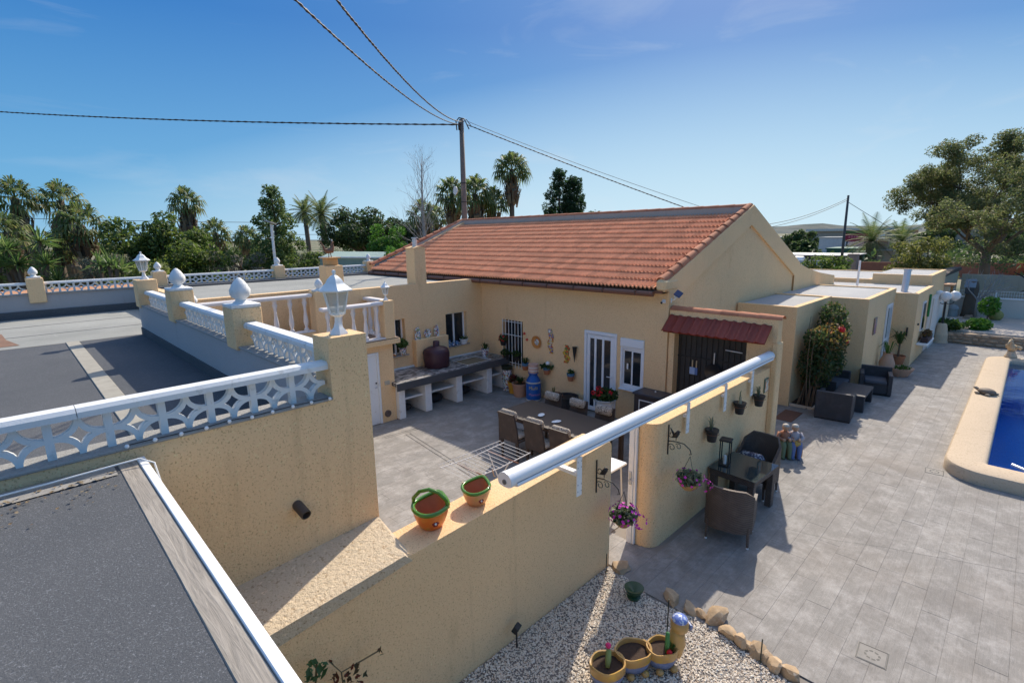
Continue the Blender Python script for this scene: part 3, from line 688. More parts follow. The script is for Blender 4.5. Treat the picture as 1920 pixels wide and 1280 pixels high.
# sunlit bright threshold handled by the sun; door stop plate
# ---- awning cassette on its brackets
aw = thing('awning', 'long white rolled awning cassette carried above the garden wall', 'awning', (3.15, 3.3, 2.1))
def cas(r=.084, n=22):
    p = []
    for i in range(n):
        q = 2*PI*i/n; y = math.cos(q)*r*1.08; z = math.sin(q)*r
        if z < -r*.55: z = -r*.55-(abs(z)-r*.55)*.35
        p.append((y, z))
    return p
b = MB(); b.prism([(y+3.3, z+2.10) for y, z in cas()], 3.19, 10.08, 'x'); b.build('cassette', m_alu, aw, smooth=50)
b = MB(); b.prism([(y*.6+3.25, z*.32+2.055) for y, z in cas()], 3.2, 10.06, 'x'); b.build('front_bar', m_alu, aw, smooth=50)
b = MB(); b.box(3.2, 10.05, 3.2075, 3.2135, 2.076, 2.083); b.build('seam', M('grey_seam', (.3, .31, .33), .5), aw)
b = MB(); b.prism([(y*1.04+3.3, z*1.04+2.10) for y, z in cas()], 10.08, 10.14, 'x'); b.build('end_cap', m_pvc, aw, smooth=40); b = MB(); b.prism([(y*1.04+3.3, z*1.04+2.10) for y, z in cas()], 3.12, 3.19, 'x'); cp = b.build('end_cap', m_pvc, aw, smooth=40)
b = MB(); b.tube([(3.123, 3.3, 2.09), (3.113, 3.3, 2.09)], .026, 14); b.tube([(3.114, 3.3, 2.09), (3.106, 3.3, 2.09)], .012, 10); b.build('end_boss', M('grey_plastic', (.16, .16, .16), .5), cp)
for x, yw in ((4.18, 3.53), (6.72, 3.28), (8.0, 3.28), (9.12, 3.28)):
    b = MB(); y = 3.225; b.box(x-.045, x+.045, y-.012, y, 1.56, 2.02, .004); br_ = b.build('bracket', m_white, aw)
    b = MB(); b.box(x-.035, x+.035, y, yw+.01, 1.80, 1.84); b.box(x-.03, x+.03, y, 3.3, 1.98, 2.02); b.build('bracket_arm', m_white, br_)
    b = MB()
    for z in (1.62, 1.70, 1.9, 1.97):
        for s_ in (-.03, .03): b.box(x+s_-.006, x+s_+.006, y-.017, y-.012, z-.006, z+.006)
    b.build('bolt', M('steel', (.45, .47, .5), .35), br_)
# ================================================================= ROOFS AND PARAPETS ON THE LEFT
# near flat roof the viewer stands on
nr_ = thing('flat_roof', 'near dark felt flat roof edged by a grey weathered board and white trim', 'roof', (0, 2, 2.9))
b = MB(); b.add([(-6, -2, 2.93), (.40, -2, 2.93), (.36, 4.17, 2.93), (-6, 4.17, 2.93)], [(0, 1, 2, 3)]); b.build('felt', m_felt, nr_)
b = MB(); b.add([(-3.5, 3.93, 2.937), (.33, 3.97, 2.937), (.33, 4.17, 2.94), (-3.5, 4.17, 2.94)], [(0, 1, 2, 3)]); b.build('mortar_fillet', M('pale_mortar', (.30, .28, .25), .9, .3, 12, bmp=.6, dirt=(.10, .10, .10)), nr_)
b = MB(); b.box(.35, .455, -2, 4.172, 2.70, 2.936, .004); bo = b.build('edge_board', m_timber, nr_)
b = MB(); b.box(.457, .505, -2, 4.165, 2.66, 2.948, .004); bt = b.build('trim', m_alu, nr_)
b = MB(); b.box(-6, .34, -2, 4.17, 2.2, 2.90); b.build('slab', m_wall, nr_)
lit = MB(); q = random.Random(6)
for i in range(90):
    x, y = .33-abs(q.gauss(0, .5)), 4.05-abs(q.gauss(0, .22)); s_ = q.uniform(.006, .016); a = q.uniform(0, 6.3)
    if x > -2: lit.add([(x+s_*math.cos(a+k)*(1 if k % 2 else .5), y+s_*math.sin(a+k)*(1 if k % 2 else .5), 2.942+.004*(k % 2)) for k in (0, 1.57, 3.14, 4.71)], [(0, 1, 2, 3)])
stuff(tag(lit.build('leaf_litter', leafmat('dry_litter', [(.22, .15, .08), (.12, .08, .05), (.30, .24, .15)], .9, 0)), 'dry leaf litter blown against the foot of the nearest balustrade', 'leaf litter'))
b = MB(); b.tube([(-1.3, 4.10, 2.955), (-.6, 4.08, 2.955), (0, 4.07, 2.96), (.3, 4.05, 2.975), (.46, 4.03, 2.985), (.53, 3.98, 2.95), (.545, 3.94, 2.80), (.54, 3.93, 2.55), (.54, 3.93, 1.9)], .0055, 6)
tag(b.build('cable', m_white, smooth=True), 'thin white cable lying on the near felt roof and looping over its edge', 'cable')

# wall with the drain spout, square lamp pillar, near balustrade
pwl = thing('parapet_wall', 'ochre parapet wall with a dark drain spout, ending in a square pillar', 'wall', (1.5, 4.2, 0))
b = MB(); b.prism([(-6, -.05), (2.26, -.05), (2.26, 3.56), (1.9, 3.56), (1.9, 3.01), (-6, 3.01)], 4.19, 4.42, 'y'); b.build('wall', m_wall, pwl)
b = MB(); b.box(-6, 1.898, 4.175, 4.43, 3.012, 3.035, .006); b.build('coping', m_greytop, pwl)
b = MB(); b.box(1.9, 2.26, 4.42, 4.50, -.05, 3.56); b.build('pillar_back', m_wall, pwl)
b = MB()
for r_, flip in ((.044, 0), (.037, 1)):
    n0 = len(b.v); ax = Vector((.10, -.85, -.30)).normalized(); u_ = ax.orthogonal().normalized(); v_ = ax.cross(u_)
    for L in (-.05, .145):
        b.v += [tuple(Vector((1.50, 4.19, 2.16))+ax*L+(u_*math.cos(2*PI*k/16)+v_*math.sin(2*PI*k/16))*r_) for k in range(16)]
    for k in range(16):
        f = (n0+k, n0+(k+1) % 16, n0+16+(k+1) % 16, n0+16+k); b.f.append(f[::-1] if flip else f); b.mi.append(0)
for k in range(16): b.f.append((16+k, 16+(k+1) % 16, 48+(k+1) % 16, 48+k)); b.mi.append(0)
b.build('spout', M('brown_pipe', (.075, .055, .045), .55), pwl, smooth=40)

def pierced_block(W, H, D, seg=7, th=.066):
    """pierced block: four concave quarter arcs round a star shaped hole; lies in the xz plane, centred"""
    b = MB()
    for sx in (-1, 1):
        for sz in (-1, 1):
            rows = []
            for i in range(seg+1):
                q = PI/2*i/seg
                for rad in (.5-th, .5+th):
                    x = -.5+rad*math.cos(q); z = -.5+rad*math.sin(q); x, z = min(x, 0), min(z, 0)
                    rows.append((x*W*-sx*-1 if False else x*W*sx, z*H*sz))
            vs = [(x, -D/2, z) for x, z in rows]+[(x, D/2, z) for x, z in rows]; m = len(rows); fs = []
            for i in range(seg):
                a, c, d, e = 2*i, 2*i+1, 2*i+3, 2*i+2
                fs += [(a, c, d, e), (m+a, m+e, m+d, m+c), (a, e, m+e, m+a), (c, m+c, m+d, d)]
            if sx*sz < 0: fs = [f[::-1] for f in fs]
            b.add(vs, fs)
    return b
def finial_mesh(s=1.0):
    b = MB(); b.box(-.17*s, .17*s, -.17*s, .17*s, 0, .045*s, .008*s)
    n = 16; prof = [(.11, .045), (.085, .06), (.06, .085), (.062, .10), (.10, .13), (.118, .17), (.115, .21), (.09, .27), (.055, .32), (.02, .355), (.002, .362)]
    vs = []
    for r_, z in prof:
        for k in range(n):
            q = 2*PI*k/n+z*5; rr_ = r_*(1+.07*math.cos(6*q)*(1 if z > .11 else 0)); vs.append((rr_*s*math.cos(q), rr_*s*math.sin(q), z*s))
    b.add(vs, [(i*n+k, i*n+(k+1) % n, (i+1)*n+(k+1) % n, (i+1)*n+k) for i in range(len(prof)-1) for k in range(n)]); return b
fin_me = finial_mesh().mesh('finial', m_whitec, smooth=45); fin_s = finial_mesh(.8).mesh('finial', m_whitec, smooth=45)
BLK = {}
def balustrade(name, label, p0, p1, z0, z1, railt=.065, pitch=.30, depth=.055, railw=.15, group=None, post=True):
    """white pierced-block balustrade from p0 to p1 (straight along x or y)"""
    p0, p1 = Vector((*p0, 0)), Vector((*p1, 0)); L = (p1-p0).length; d = (p1-p0)/L; ang = math.atan2(d.y, d.x)
    t = thing(name, label, 'balustrade', (p0.x, p0.y, z0), ang, group)
    n = max(1, round(L/pitch)); p = L/n; h = z1-railt-z0; pw_ = .046 if post else .03
    key = (round(p, 3), round(h, 3), depth)
    if key not in BLK: BLK[key] = pierced_block(p-pw_, h, depth).mesh('block', m_whitec)
    pm = MB().box(-pw_/2, pw_/2, -depth*.55, depth*.55, 0, h).mesh('post', m_whitec)
    for i in range(n):
        link('block', BLK[key], t, (p*(i+.5), 0, h/2)); link('post', pm, t, (p*i if i else pw_/2, 0, 0))
    b = MB(); k = max(1, round(L/1.5))
    for i in range(k):
        a0, a1 = L*i/k+(.002 if i else 0), L*(i+1)/k-.002
        b = MB(); b.prism([(-railw/2, 0), (railw/2, 0), (railw/2, railt*.6), (railw*.36, railt), (-railw*.36, railt), (-railw/2, railt*.6)], a0, a1, 'x'); b.v = [(x, y, z+h) for x, y, z in b.v]
        b.build('rail', m_whitec, t, world=False)
    return t
balustrade('balustrade', 'nearest white pierced balustrade above the wall with the drain spout', (-1.50, 4.30), (1.9, 4.30), 3.035, 3.35, pitch=.302, group='pierced white balustrades')
# string of little bulbs along its foot
sl_ = thing('string_light', 'thin cable with small white bulbs along the foot of the nearest balustrade', 'lights', (1, 4.2, 3.03))
b = MB(); pts = [(.42+.16*i, 4.185-.01*(i % 2), 3.045+.004*math.sin(i*2)) for i in range(10)]; b.tube(pts, .004, 5); b.build('cable', m_black, sl_)
for i, p in enumerate(pts): b = MB(); b.ball((p[0], p[1]-.012, p[2]-.004), .015, 8); b.build('bulb', m_pvc, sl_, smooth=True)

# side balustrade wall running away from the pillar
sw = thing('parapet_wall', 'long grey rendered parapet wall with ochre pillars beside the lower roof', 'wall', (2, 8, 2.5))
b = MB(); b.box(1.9, 2.22, 4.50, 12.95, -.05, 3.12); b.build('wall', m_grey, sw)
b = MB(); b.box(1.885, 2.235, 4.50, 12.95, 3.12, 3.145, .005); b.build('coping', m_greytop, sw)
b = MB(); b.box(1.88, 1.9, 4.43, 12.95, 2.48, 2.66); b.build('felt_upstand', m_felt, sw)
b = MB(); b.box(1.86, 2.20, 6.62, 6.98, 3.10, 3.60, .01); b.build('pillar', m_wall, sw); inst('finial', fin_me, sw, (2.03, 6.80, 3.60))
b = MB(); b.box(1.86, 2.20, 9.74, 10.10, 3.10, 3.61, .01); b.build('pillar', m_wall, sw); inst('finial', fin_me, sw, (2.03, 9.92, 3.61))
b = MB(); b.box(1.86, 2.22, 12.58, 12.94, 3.10, 3.65, .01); b.build('pillar', m_wall, sw)
for a, c, lab in ((4.51, 6.61, 'white pierced balustrade between lamp pillar and first finial pillar'), (6.99, 9.73, 'white pierced balustrade between the two finial pillars beside the lower roof'), (10.11, 12.57, 'white pierced balustrade between second finial pillar and far lantern pillar')):
    balustrade('balustrade', lab, (2.05, a), (2.05, c), 3.145, 3.43, pitch=.29, railw=.17, group='pierced white balustrades')

# lanterns
def lantern(loc, s, label, n=6, rz=0):
    t = thing('lantern', label, 'lantern', loc, rz, 'white garden lanterns'); 
    b = MB(); b.lathe([(.105*s, 0), (.10*s, .02*s), (.055*s, .07*s), (.036*s, .13*s), (.034*s, .19*s), (.05*s, .20*s)], n=n); b.build('foot', m_white, t, smooth=30, world=False)
    b = MB(); b.lathe([(.04*s, .19*s), (.085*s, .215*s), (.088*s, .23*s)], n=n)
    for k in range(n):
        q = 2*PI*k/n; c_, s_ = math.cos(q), math.sin(q); b.tube([(.083*s*c_, .083*s*s_, .22*s), (.138*s*c_, .138*s*s_, .47*s)], .0085*s, 5)
    b.lathe([(.142*s, .465*s), (.146*s, .48*s)], n=n); b.build('cage', m_white, t, world=False)
    b = MB(); b.lathe([(.074*s, .225*s), (.130*s, .467*s)], n=n, cap=False); b.build('pane', GLZ, t, world=False)
    b = MB(); b.tube([(0, 0, .2*s), (0, 0, .36*s)], .02*s, 8); b.build('bulb_holder', m_pvc, t, world=False)
    b = MB(); b.lathe([(.19*s, .475*s), (.19*s, .487*s), (.135*s, .53*s), (.105*s, .555*s), (.10*s, .565*s), (.08*s, .60*s), (.04*s, .635*s), (.016*s, .645*s), (.016*s, .66*s), (.024*s, .672*s), (.018*s, .695*s), (.003*s, .70*s)], n=n); b.build('hood', m_white, t, smooth=25, world=False)
    return t
def frosted():
    m, t, bs = newmat('frosted_pane'); tr = N(t, 'ShaderNodeBsdfTransparent'); tr.inputs[0].default_value = (.85, .87, .86, 1); ms = N(t, 'ShaderNodeMixShader', Fac=.45)
    bs.inputs['Base Color'].default_value = (.55, .58, .56, 1); bs.inputs['Roughness'].default_value = .15
    t.links.new(tr.outputs[0], ms.inputs[1]); t.links.new(bs.outputs[0], ms.inputs[2]); t.links.new(ms.outputs[0], t.nodes['Material Output'].inputs[0]); return m
GLZ = frosted()
lantern((2.08, 4.345, 3.56), .82, 'large white hexagonal lantern on the nearest square pillar', rz=R(12))
lantern((2.04, 12.76, 3.65), .80, 'white lantern on the far end pillar of the grey parapet wall', rz=R(5))

# lower dark felt roof, old felt beyond, concrete strip, rusty patch
lr = thing('flat_roof', 'lower dark felt roof behind the nearest balustrade', 'roof', (0, 9, 2.5))
b = MB(); b.add([(-8, 4.42, 2.5), (1.9, 4.42, 2.5), (1.9, 13.0, 2.5), (-8, 13.3, 2.5)], [(0, 1, 2, 3)]); b.build('felt', m_felt, lr)
b = MB(); b.add([(-8, 13.3, 2.503), (1.9, 13.0, 2.503), (3.0, 13.0, 2.503), (3.0, 18.1, 2.503), (-8, 18.1, 2.503)], [(0, 1, 2, 3, 4)]); b.build('old_felt', m_felt2, lr)
b = MB(); b.box(.66, .86, 4.43, 13.05, 2.49, 2.515, .006); b.build('concrete_strip', M('strip_concrete', (.36, .33, .27), .9, .25, 5, bmp=.4, dirt=(.22, .2, .17)), lr)
b = MB(); b.add([(-1.6, 13.45, 2.509), (.02, 13.4, 2.509), (-.16, 14.4, 2.509), (-.22, 15.4, 2.509), (-1.6, 15.5, 2.509)], [(0, 1, 2, 3, 4)]); b.build('bare_patch', M('rusty_patch', (.22, .125, .08), .95, .5, 5, bmp=.5, dirt=(.35, .28, .22)), lr)
b = MB(); b.box(-8, 2.2, 4.45, 13.0, -.05, 2.48); b.box(-8, 2.95, 13.0, 18.1, -.05, 2.48); b.build('building', m_wall, lr)
for y_ in (14.6, 16.3):
    b = MB(); b.box(-8, 2.25, y_, y_+.03, 2.5, 2.507); b.build('seam', m_felt, lr)

# far parapet with its balustrade, pillars, finials
fp = thing('parapet_wall', 'low grey far parapet wall at the garden side of the roofs', 'wall', (4, 18.2, 2.5))
b = MB(); b.box(-9, 10.3, 18.1, 18.38, -.05, 3.10); b.build('wall', stucco('pale_grey_render', (.42, .40, .39), .4), fp)
b = MB(); b.box(-9, 10.3, 18.06, 18.42, 3.10, 3.14, .01); b.build('coping', m_greytop, fp)
b = MB(); b.box(-9, 3.0, 18.06, 18.098, 2.5, 2.70); b.build('felt_upstand', m_felt, fp)
PX = [-4.2, .55, 3.27, 6.72, 10.16]
for x in PX[1:]:
    b = MB(); b.box(x-.17, x+.17, 18.03, 18.37, 2.9, 3.53, .01); b.build('pillar', m_wall, fp); inst('finial', fin_s, fp, (x, 18.2, 3.53))
for a, c, lab in ((PX[0], PX[1]-.17, 'white pierced balustrade left of the leftmost far pillar'), (PX[1]+.17, PX[2]-.17, 'white pierced far balustrade behind the far lantern'), (PX[2]+.17, PX[3]-.17, 'white pierced far balustrade in front of the pine tree'), (PX[3]+.17, PX[4]-.17, 'white pierced far balustrade nearest the house roof')):
    balustrade('balustrade', lab, (a, 18.2), (c, 18.2), 3.14, 3.42, pitch=.31, group='pierced white balustrades')

# upper flat roof, court wall, chimney
ur = thing('flat_roof', 'upper pale grey-green flat roof between court wall and far balustrade', 'roof', (7, 15, 3.1))
b = MB(); b.add([(3.0, 13.0, 3.06), (5.6, 13.0, 3.06), (5.6, 11.8, 3.06), (FX, 11.8, 3.06), (FX, 18.1, 3.06), (3.0, 18.1, 3.06)], [(0, 1, 2, 3, 4, 5)]); b.build('felt', m_felt2, ur)
b = MB(); b.box(2.25, 5.6, 12.8, 13.02, 2.0, 3.14); b.box(5.42, 5.62, 11.62, 12.8, 2.0, 3.16); b.box(2.9, 3.1, 13.02, 18.1, 2.45, 3.10); b.build('edge_wall', m_wall, ur)
b = MB(); b.box(3.1, FX, 17.7, 18.09, 3.062, 3.11); b.build('dark_fillet', m_felt, ur)
cw = thing('court_wall', 'ochre wall of the courtyard with two deep windows above the kitchen counter', 'wall', (8, 11.6, 0))
b = MB(); x0, x1, y0, y1, zt = 5.62, FX, 11.6, 11.82, 3.18
WN = [(6.95, 7.42, 1.33, 2.30), (8.78, 9.56, 1.30, 2.26)]
xs = sorted({x0, x1}|{o[0] for o in WN}|{o[1] for o in WN})
for a, c in zip(xs, xs[1:]):
    o = next((o for o in WN if o[0] < (a+c)/2 < o[1]), None)
    if o is None: b.box(a, c, y0, y1, -.05, zt)
    else: b.box(a, c, y0, y1, -.05, o[2]); b.box(a, c, y0, y1, o[3], zt)
b.box(x0, x1, y1, y1+.02, -.05, 3.05)
b.build('wall', m_wall, cw)
b = MB(); b.box(7.62, 8.72, 11.42, 11.598, .95, 1.69, .01); b.build('shelf_block', m_wall, cw)
for (a, c, z0, z1) in WN:
    d_ = .17; p = MB(); p.box(a, c, y0+d_, y0+d_+.012, z0, z1); wo = p.build('window', m_glass, cw)
    f = MB(); xm = (a+c)/2
    for q in ((a, a+.04, z0, z1), (c-.04, c, z0, z1), (xm-.025, xm+.025, z0, z1), (a+.04, c-.04, z1-.04, z1), (a+.04, c-.04, z0, z0+.04)): f.box(q[0], q[1], y0+d_-.03, y0+d_-.001, q[2], q[3])
    f.build('frame', m_pvc, wo)
    s = MB(); s.box(a-.03, c+.06, y0-.05, y0+d_-.03, z0-.03, z0+.001, .006); s.build('sill', m_greytop, wo)
ch = thing('chimney', 'square ochre chimney with a short metal flue on the court wall', 'chimney', (8, 11.8, 3.1))
b = MB(); b.box(7.84, 8.20, 11.61, 12.02, 3.05, 4.13, .008); b.prism([(7.82, 4.13), (8.22, 4.13), (8.02, 4.18)], 11.60, 12.03, 'y'); b.build('stack', m_wall, ch)
b = MB(); b.tube([(8.0, 11.8, 4.14), (8.0, 11.8, 4.36)], .065, 14); b.tube([(8.0, 11.8, 4.38), (8.0, 11.8, 4.41)], .085, 14); b.tube([(8.0, 11.8, 4.35), (8.0, 11.8, 4.39)], .05, 10); b.build('flue', M('galvanised', (.62, .63, .65), .4, metal=.5), ch, smooth=40)
pd = thing('roof_pedestal', 'square ochre pedestal on the upper roof carrying a planter and metal cockerel', 'pedestal', (6, 12.6, 3.1))
b = MB(); b.box(5.76, 6.22, 12.45, 12.85, 3.05, 3.74, .01); b.build('stack', m_wall, pd)
b = MB(); b.box(5.84, 6.14, 12.53, 12.77, 3.745, 3.92, .01); b.box(5.78, 6.20, 12.47, 12.83, 3.92, 3.945, .004); b.build('cap', M('ochre_cap', (.62, .36, .15), .8), pd)
ck = thing('cockerel_figure', 'rusty metal cockerel standing on the roof pedestal', 'figure', (5.99, 12.65, 3.945))
b = MB(); b.tube([(-.03, 0, .0), (-.02, 0, .12)], .01, 6); b.tube([(.04, 0, .0), (.02, 0, .12)], .01, 6)
b.tube([(-.15, 0, .30), (-.13, 0, .2), (-.05, 0, .16), (.05, 0, .17), (.09, 0, .26), (.08, 0, .36), (.10, 0, .39)], [.012, .035, .07, .075, .045, .03, .028], 10); b.tube([(.10, 0, .39), (.145, 0, .375)], [.014, .003], 6)
for k in range(5): b.tube([(-.10, 0, .2), (-.16-.02*k, .01*(k-2), .30+.03*k), (-.22+.015*k, .012*(k-2), .24+.05*k)], [.012, .016, .004], 5)
b.build('body', M('rusty_metal', (.20, .10, .06), .7, .4, 20), ck, smooth=True, world=False)
b = MB(); b.prism([(.06, .41), (.075, .46), (.09, .42), (.10, .45), (.115, .41)], -.006, .006, 'y'); b.build('comb', M('cream_metal', (.75, .68, .58), .6), ck, world=False)

# ================================================================= STORE ROOM WITH TERRACE ABOVE
st = thing('store_room', 'ochre store room with a white door below the balcony', 'room', (5, 10.65, 0))
b = MB(); b.box(2.24, 5.53, 10.65, 12.8, -.05, 1.93); b.box(5.99, 6.43, 10.65, 11.6, -.05, 1.93); b.box(5.53, 5.99, 10.65, 11.6, 1.72, 1.93); b.box(5.53, 5.99, 10.73, 11.6, -.05, 1.72)
b.box(5.7, 6.43, 11.6, 11.62, 0, 1.9); b.build('wall', m_wall, st)
b = MB(); b.box(2.24, 6.56, 10.49, 12.79, 1.93, 2.05, .008); b.build('slab', m_wall, st)
b = MB(); b.box(2.26, 6.54, 10.50, 12.78, 2.05, 2.075, .004); b.build('floor', M('terrace_floor', (.20, .15, .12), .8), st)
b = MB(); b.box(5.53, 5.99, 10.655, 10.70, 0.0, 1.72, .004); do = b.build('door', m_white, st)
b = MB()
for q in ((5.50, 5.545, 0, 1.76), (5.965, 6.02, 0, 1.76), (5.545, 5.965, 1.70, 1.76)): b.box(q[0], q[1], 10.615, 10.649, q[2], q[3], .005)
b.build('frame', m_white, do)
b = MB(); b.tube([(5.92, 10.65, .92), (5.92, 10.61, .92), (5.86, 10.605, .92)], .010, 6); b.build('handle', M('steel', (.45, .47, .5), .35), do)
b = MB(); b.lathe([(.001, 0), (.02, 0), (.02, .01), (.001, .01)], n=10); b.v = [(x+5.925, 10.652-z, y+1.02) for x, y, z in b.v]; b.build('lock', m_black, do)
b = MB(); b.box(6.14, 6.28, 10.628, 10.648, .92, 1.02, .008); tag(b.build('wall_switch', M('beige_plastic', (.48, .42, .32), .5)), 'beige double switch plate beside the white store door', 'switch')
b = MB(); b.lathe([(.02, 0), (.085, 0), (.085, .03), (.06, .045), (.035, .03)], n=20); b.v = [(x+6.18, 10.65-z, y+.20) for x, y, z in b.v]; tag(b.build('vent', M('brown_vent', (.12, .085, .07), .6), smooth=40), 'round dark vent low beside the white store door', 'vent')
m_bal = M('pinkish_white_baluster', (.74, .68, .64), .6, .06, 6, bmp=.2, bs=80)
BPR = [(.055, 0), (.055, .05), (.035, .065), (.03, .085), (.052, .17), (.055, .22), (.042, .32), (.028, .42), (.034, .435), (.028, .45), (.034, .52), (.055, .60), (.04, .64), (.05, .67), (.055, .70)]
bal_me = MB().lathe(BPR, n=12).mesh('baluster', m_bal, smooth=40)
def turned(label, x0, x1, y, z0, n, z1, along='x'):
    t = thing('balustrade', label, 'balustrade', ((x0+x1)/2, y, z0) if along == 'x' else (y, (x0+x1)/2, z0), 0, 'turned baluster railings of the balcony')
    h = z1-z0-.08
    for i in range(n):
        u = x0+(x1-x0)*(i+.5)/n; inst('baluster', bal_me, t, (u, y, z0+.03) if along == 'x' else (y, u, z0+.03), (0, 0, 0), (1, 1, (h-.03)/.70))
    b = MB()
    if along == 'x': b.box(x0, x1, y-.10, y+.10, z1-.08, z1, .02)
    else: b.box(y-.10, y+.10, x0, x1, z1-.08, z1, .02)
    b.build('rail', m_bal, t)
    b = MB()
    if along == 'x': b.box(x0, x1, y-.11, y+.11, z0, z0+.03, .008)
    else: b.box(y-.11, y+.11, x0, x1, z0, z0+.03, .008)
    b.build('base', m_bal, t); return t
turned('white turned balusters at the front of the balcony beside the lantern pier', 4.70, 6.18, 10.60, 2.075, 5, 2.95)
turned('white turned balusters on the left stretch below the finial pier', 2.65, 4.96, 11.62, 2.30, 7, 3.18)
turned('short railing returning from the lantern pier to the court wall', 10.74, 11.58, 6.32, 2.075, 3, 2.98, 'y')
b = MB(); b.box(2.24, 5.4, 11.5, 11.75, 2.07, 2.30); b.build('kerb', m_wall, st)
for nm, x0, x1, y0, y1, z1, lab in (('balcony_pier', 6.18, 6.44, 10.50, 10.74, 2.97, 'ochre pier carrying a small lantern at the balcony corner'), ('balcony_pier', 4.98, 5.36, 11.45, 11.80, 3.22, 'ochre pier with a white finial behind the large lantern'), ('balcony_pier', 2.45, 2.70, 11.5, 11.75, 3.1, 'low ochre pier with a white finial behind the first finial pillar')):
    t = thing(nm, lab, 'pier', ((x0+x1)/2, y0, 2), 0, 'piers of the balcony'); b = MB(); b.box(x0, x1, y0, y1, 2.05, z1, .01); b.build('pier', m_wall, t)
    if x0 < 6: inst('finial', fin_s, t, ((x0+x1)/2, (y0+y1)/2, z1))
lantern((6.31, 10.62, 2.97), .64, 'small white lantern on the balcony corner pier')
# ================================================================= ANNEX (low flat roofed blocks on the right)
an = thing('annex', 'low ochre annex of stepped blocks with flat gravel roofs', 'building', (17, 3, 0))
m_roofedge = M('ochre_roof_edge', (.55, .40, .25), .9, .2, 6)
def block(x0, x1, y0, y1, h, name='block', open_=None):
    b = MB()
    b.box(x0, x1, y0, y1, -.05, h-.10); 
    e = .14; z0, z1 = h-.10, h
    b.box(x0, x1, y0, y0+e, z0, z1); b.box(x0, x0+e, y0+e, y1, z0, z1); b.box(x1-e, x1, y0+e, y1, z0, z1)
    o = b.build(name, m_wall, an)
    g = MB(); g.box(x0+e, x1-e, y0+e, y1, h-.10, h-.035); g.build('roof_gravel', m_gravelroof, o)
    return o
A_ = block(13.9, 16.95, 3.98, 5.44, 2.56); B_ = block(16.9, 20.8, 3.05, 9.0, 2.54); C_ = block(20.8, 24.4, 2.45, 9.0, 2.39); D_ = block(24.4, 28.4, 2.55, 4.4, 2.74); E_ = block(24.4, 29.6, 4.4, 8.6, 2.52)
b = MB(); b.box(24.4, 27.6, 2.40, 2.6, -.05, 1.9); b.build('white_side_wall', stucco('white_render', (.72, .68, .62), .3), an)
b = MB(); b.tube([(21.6, 2.95, 2.3), (21.75, 2.95, 3.05)], .10, 14); b.tube([(21.75, 2.95, 3.05), (21.76, 2.95, 3.09)], .115, 14); b.build('flue', M('galvanised', (.62, .63, .65), .4, metal=.5), an, smooth=40)
b = MB(); b.tube([(22.0, 4.4, 2.3), (22.0, 4.4, 3.35)], .035, 8); b.build('mast', m_white, an)
# door in B, plaque, window in C
b = MB(); b.box(19.50, 20.32, 3.005, 3.045, .02, 2.10); do = b.build('door', m_pvc, an)
for z0, z1 in ((.15, .95), (1.05, 2.0)): b = MB(); b.box(19.60, 20.22, 2.998, 3.004, z0, z1); b.build('pane', glassmat('green_grey_glass', (.05, .10, .10)), do)
for k in range(4): b = MB(); x = 19.72+k*.13; b.box(x, x+.02, 2.985, 2.998, .1, 2.05); b.build('bar', m_white, do)
b = MB(); b.box(22.0, 22.6, 2.415, 2.448, 1.0, 2.0); wo = b.build('window', m_pvc, an)
b = MB(); b.box(22.06, 22.54, 2.408, 2.414, 1.06, 1.94); b.build('pane', m_glass, wo)
b = MB(); b.box(21.7, 23.3, 2.14, 2.45, .56, .62, .01); b.build('sill', m_white, wo)
b = MB(); b.box(23.4, 24.2, 2.42, 2.448, .05, 2.0); do2 = b.build('door', M('pale_cream_door', (.66, .58, .50), .6), an)
b = MB(); b.box(23.3, 23.42, 2.38, 2.44, 1.35, 2.15, .01); b.build('green_plaque', M('green_enamel', (.03, .22, .07), .4), an)
t = thing('wall_plaque', 'ceramic picture plaque beside the annex door', 'plaque', (18.0, 3.05, 1.65))
b = MB(); b.box(-.18, .18, -.03, 0, -.25, .25, .008); b.build('frame', M('plaque_brown', (.25, .17, .12), .6), t, world=False)
def ceramic(name, seed, cols, sc=14):
    if name in MATS: return MATS[name]
    m, t, bs = newmat(name); gm = N(t, 'ShaderNodeNewGeometry'); v = N(t, 'ShaderNodeTexVoronoi', Scale=sc); ad = N(t, 'ShaderNodeVectorMath', operation='ADD'); ad.inputs[1].default_value = (seed, seed*1.7, 0)
    t.links.new(gm.outputs['Position'], ad.inputs[0]); t.links.new(ad.outputs[0], v.inputs[0]); sp = N(t, 'ShaderNodeSeparateColor'); t.links.new(v.outputs['Color'], sp.inputs[0])
    n = t.nodes.new('ShaderNodeValToRGB'); n.color_ramp.interpolation = 'CONSTANT'; e = n.color_ramp.elements
    while len(e) < len(cols): e.new(.5)
    for i, c in enumerate(cols): e[i].position = i/len(cols); e[i].color = (*c, 1)
    t.links.new(sp.outputs[0], n.inputs[0]); t.links.new(n.outputs[0], bs.inputs['Base Color']); bs.inputs['Roughness'].default_value = .25; MATS[name] = m; return m
b = MB(); b.box(-.15, .15, -.036, -.031, -.22, .22); b.build('picture', ceramic('plaque_picture', 2, [(.5, .45, .38), (.35, .2, .3), (.55, .3, .22), (.3, .28, .22)], 9), t, world=False)
b = MB(); b.box(21.3, 21.36, 2.40, 2.44, 1.3, 1.36) ; b.tube([(20.79, 2.62, 1.15), (20.75, 2.62, 1.15)], .02, 6); b.tube([(20.75, 2.62, 1.0), (20.75, 2.62, 1.28)], .025, 6); b.build('wall_hook', m_black, an)
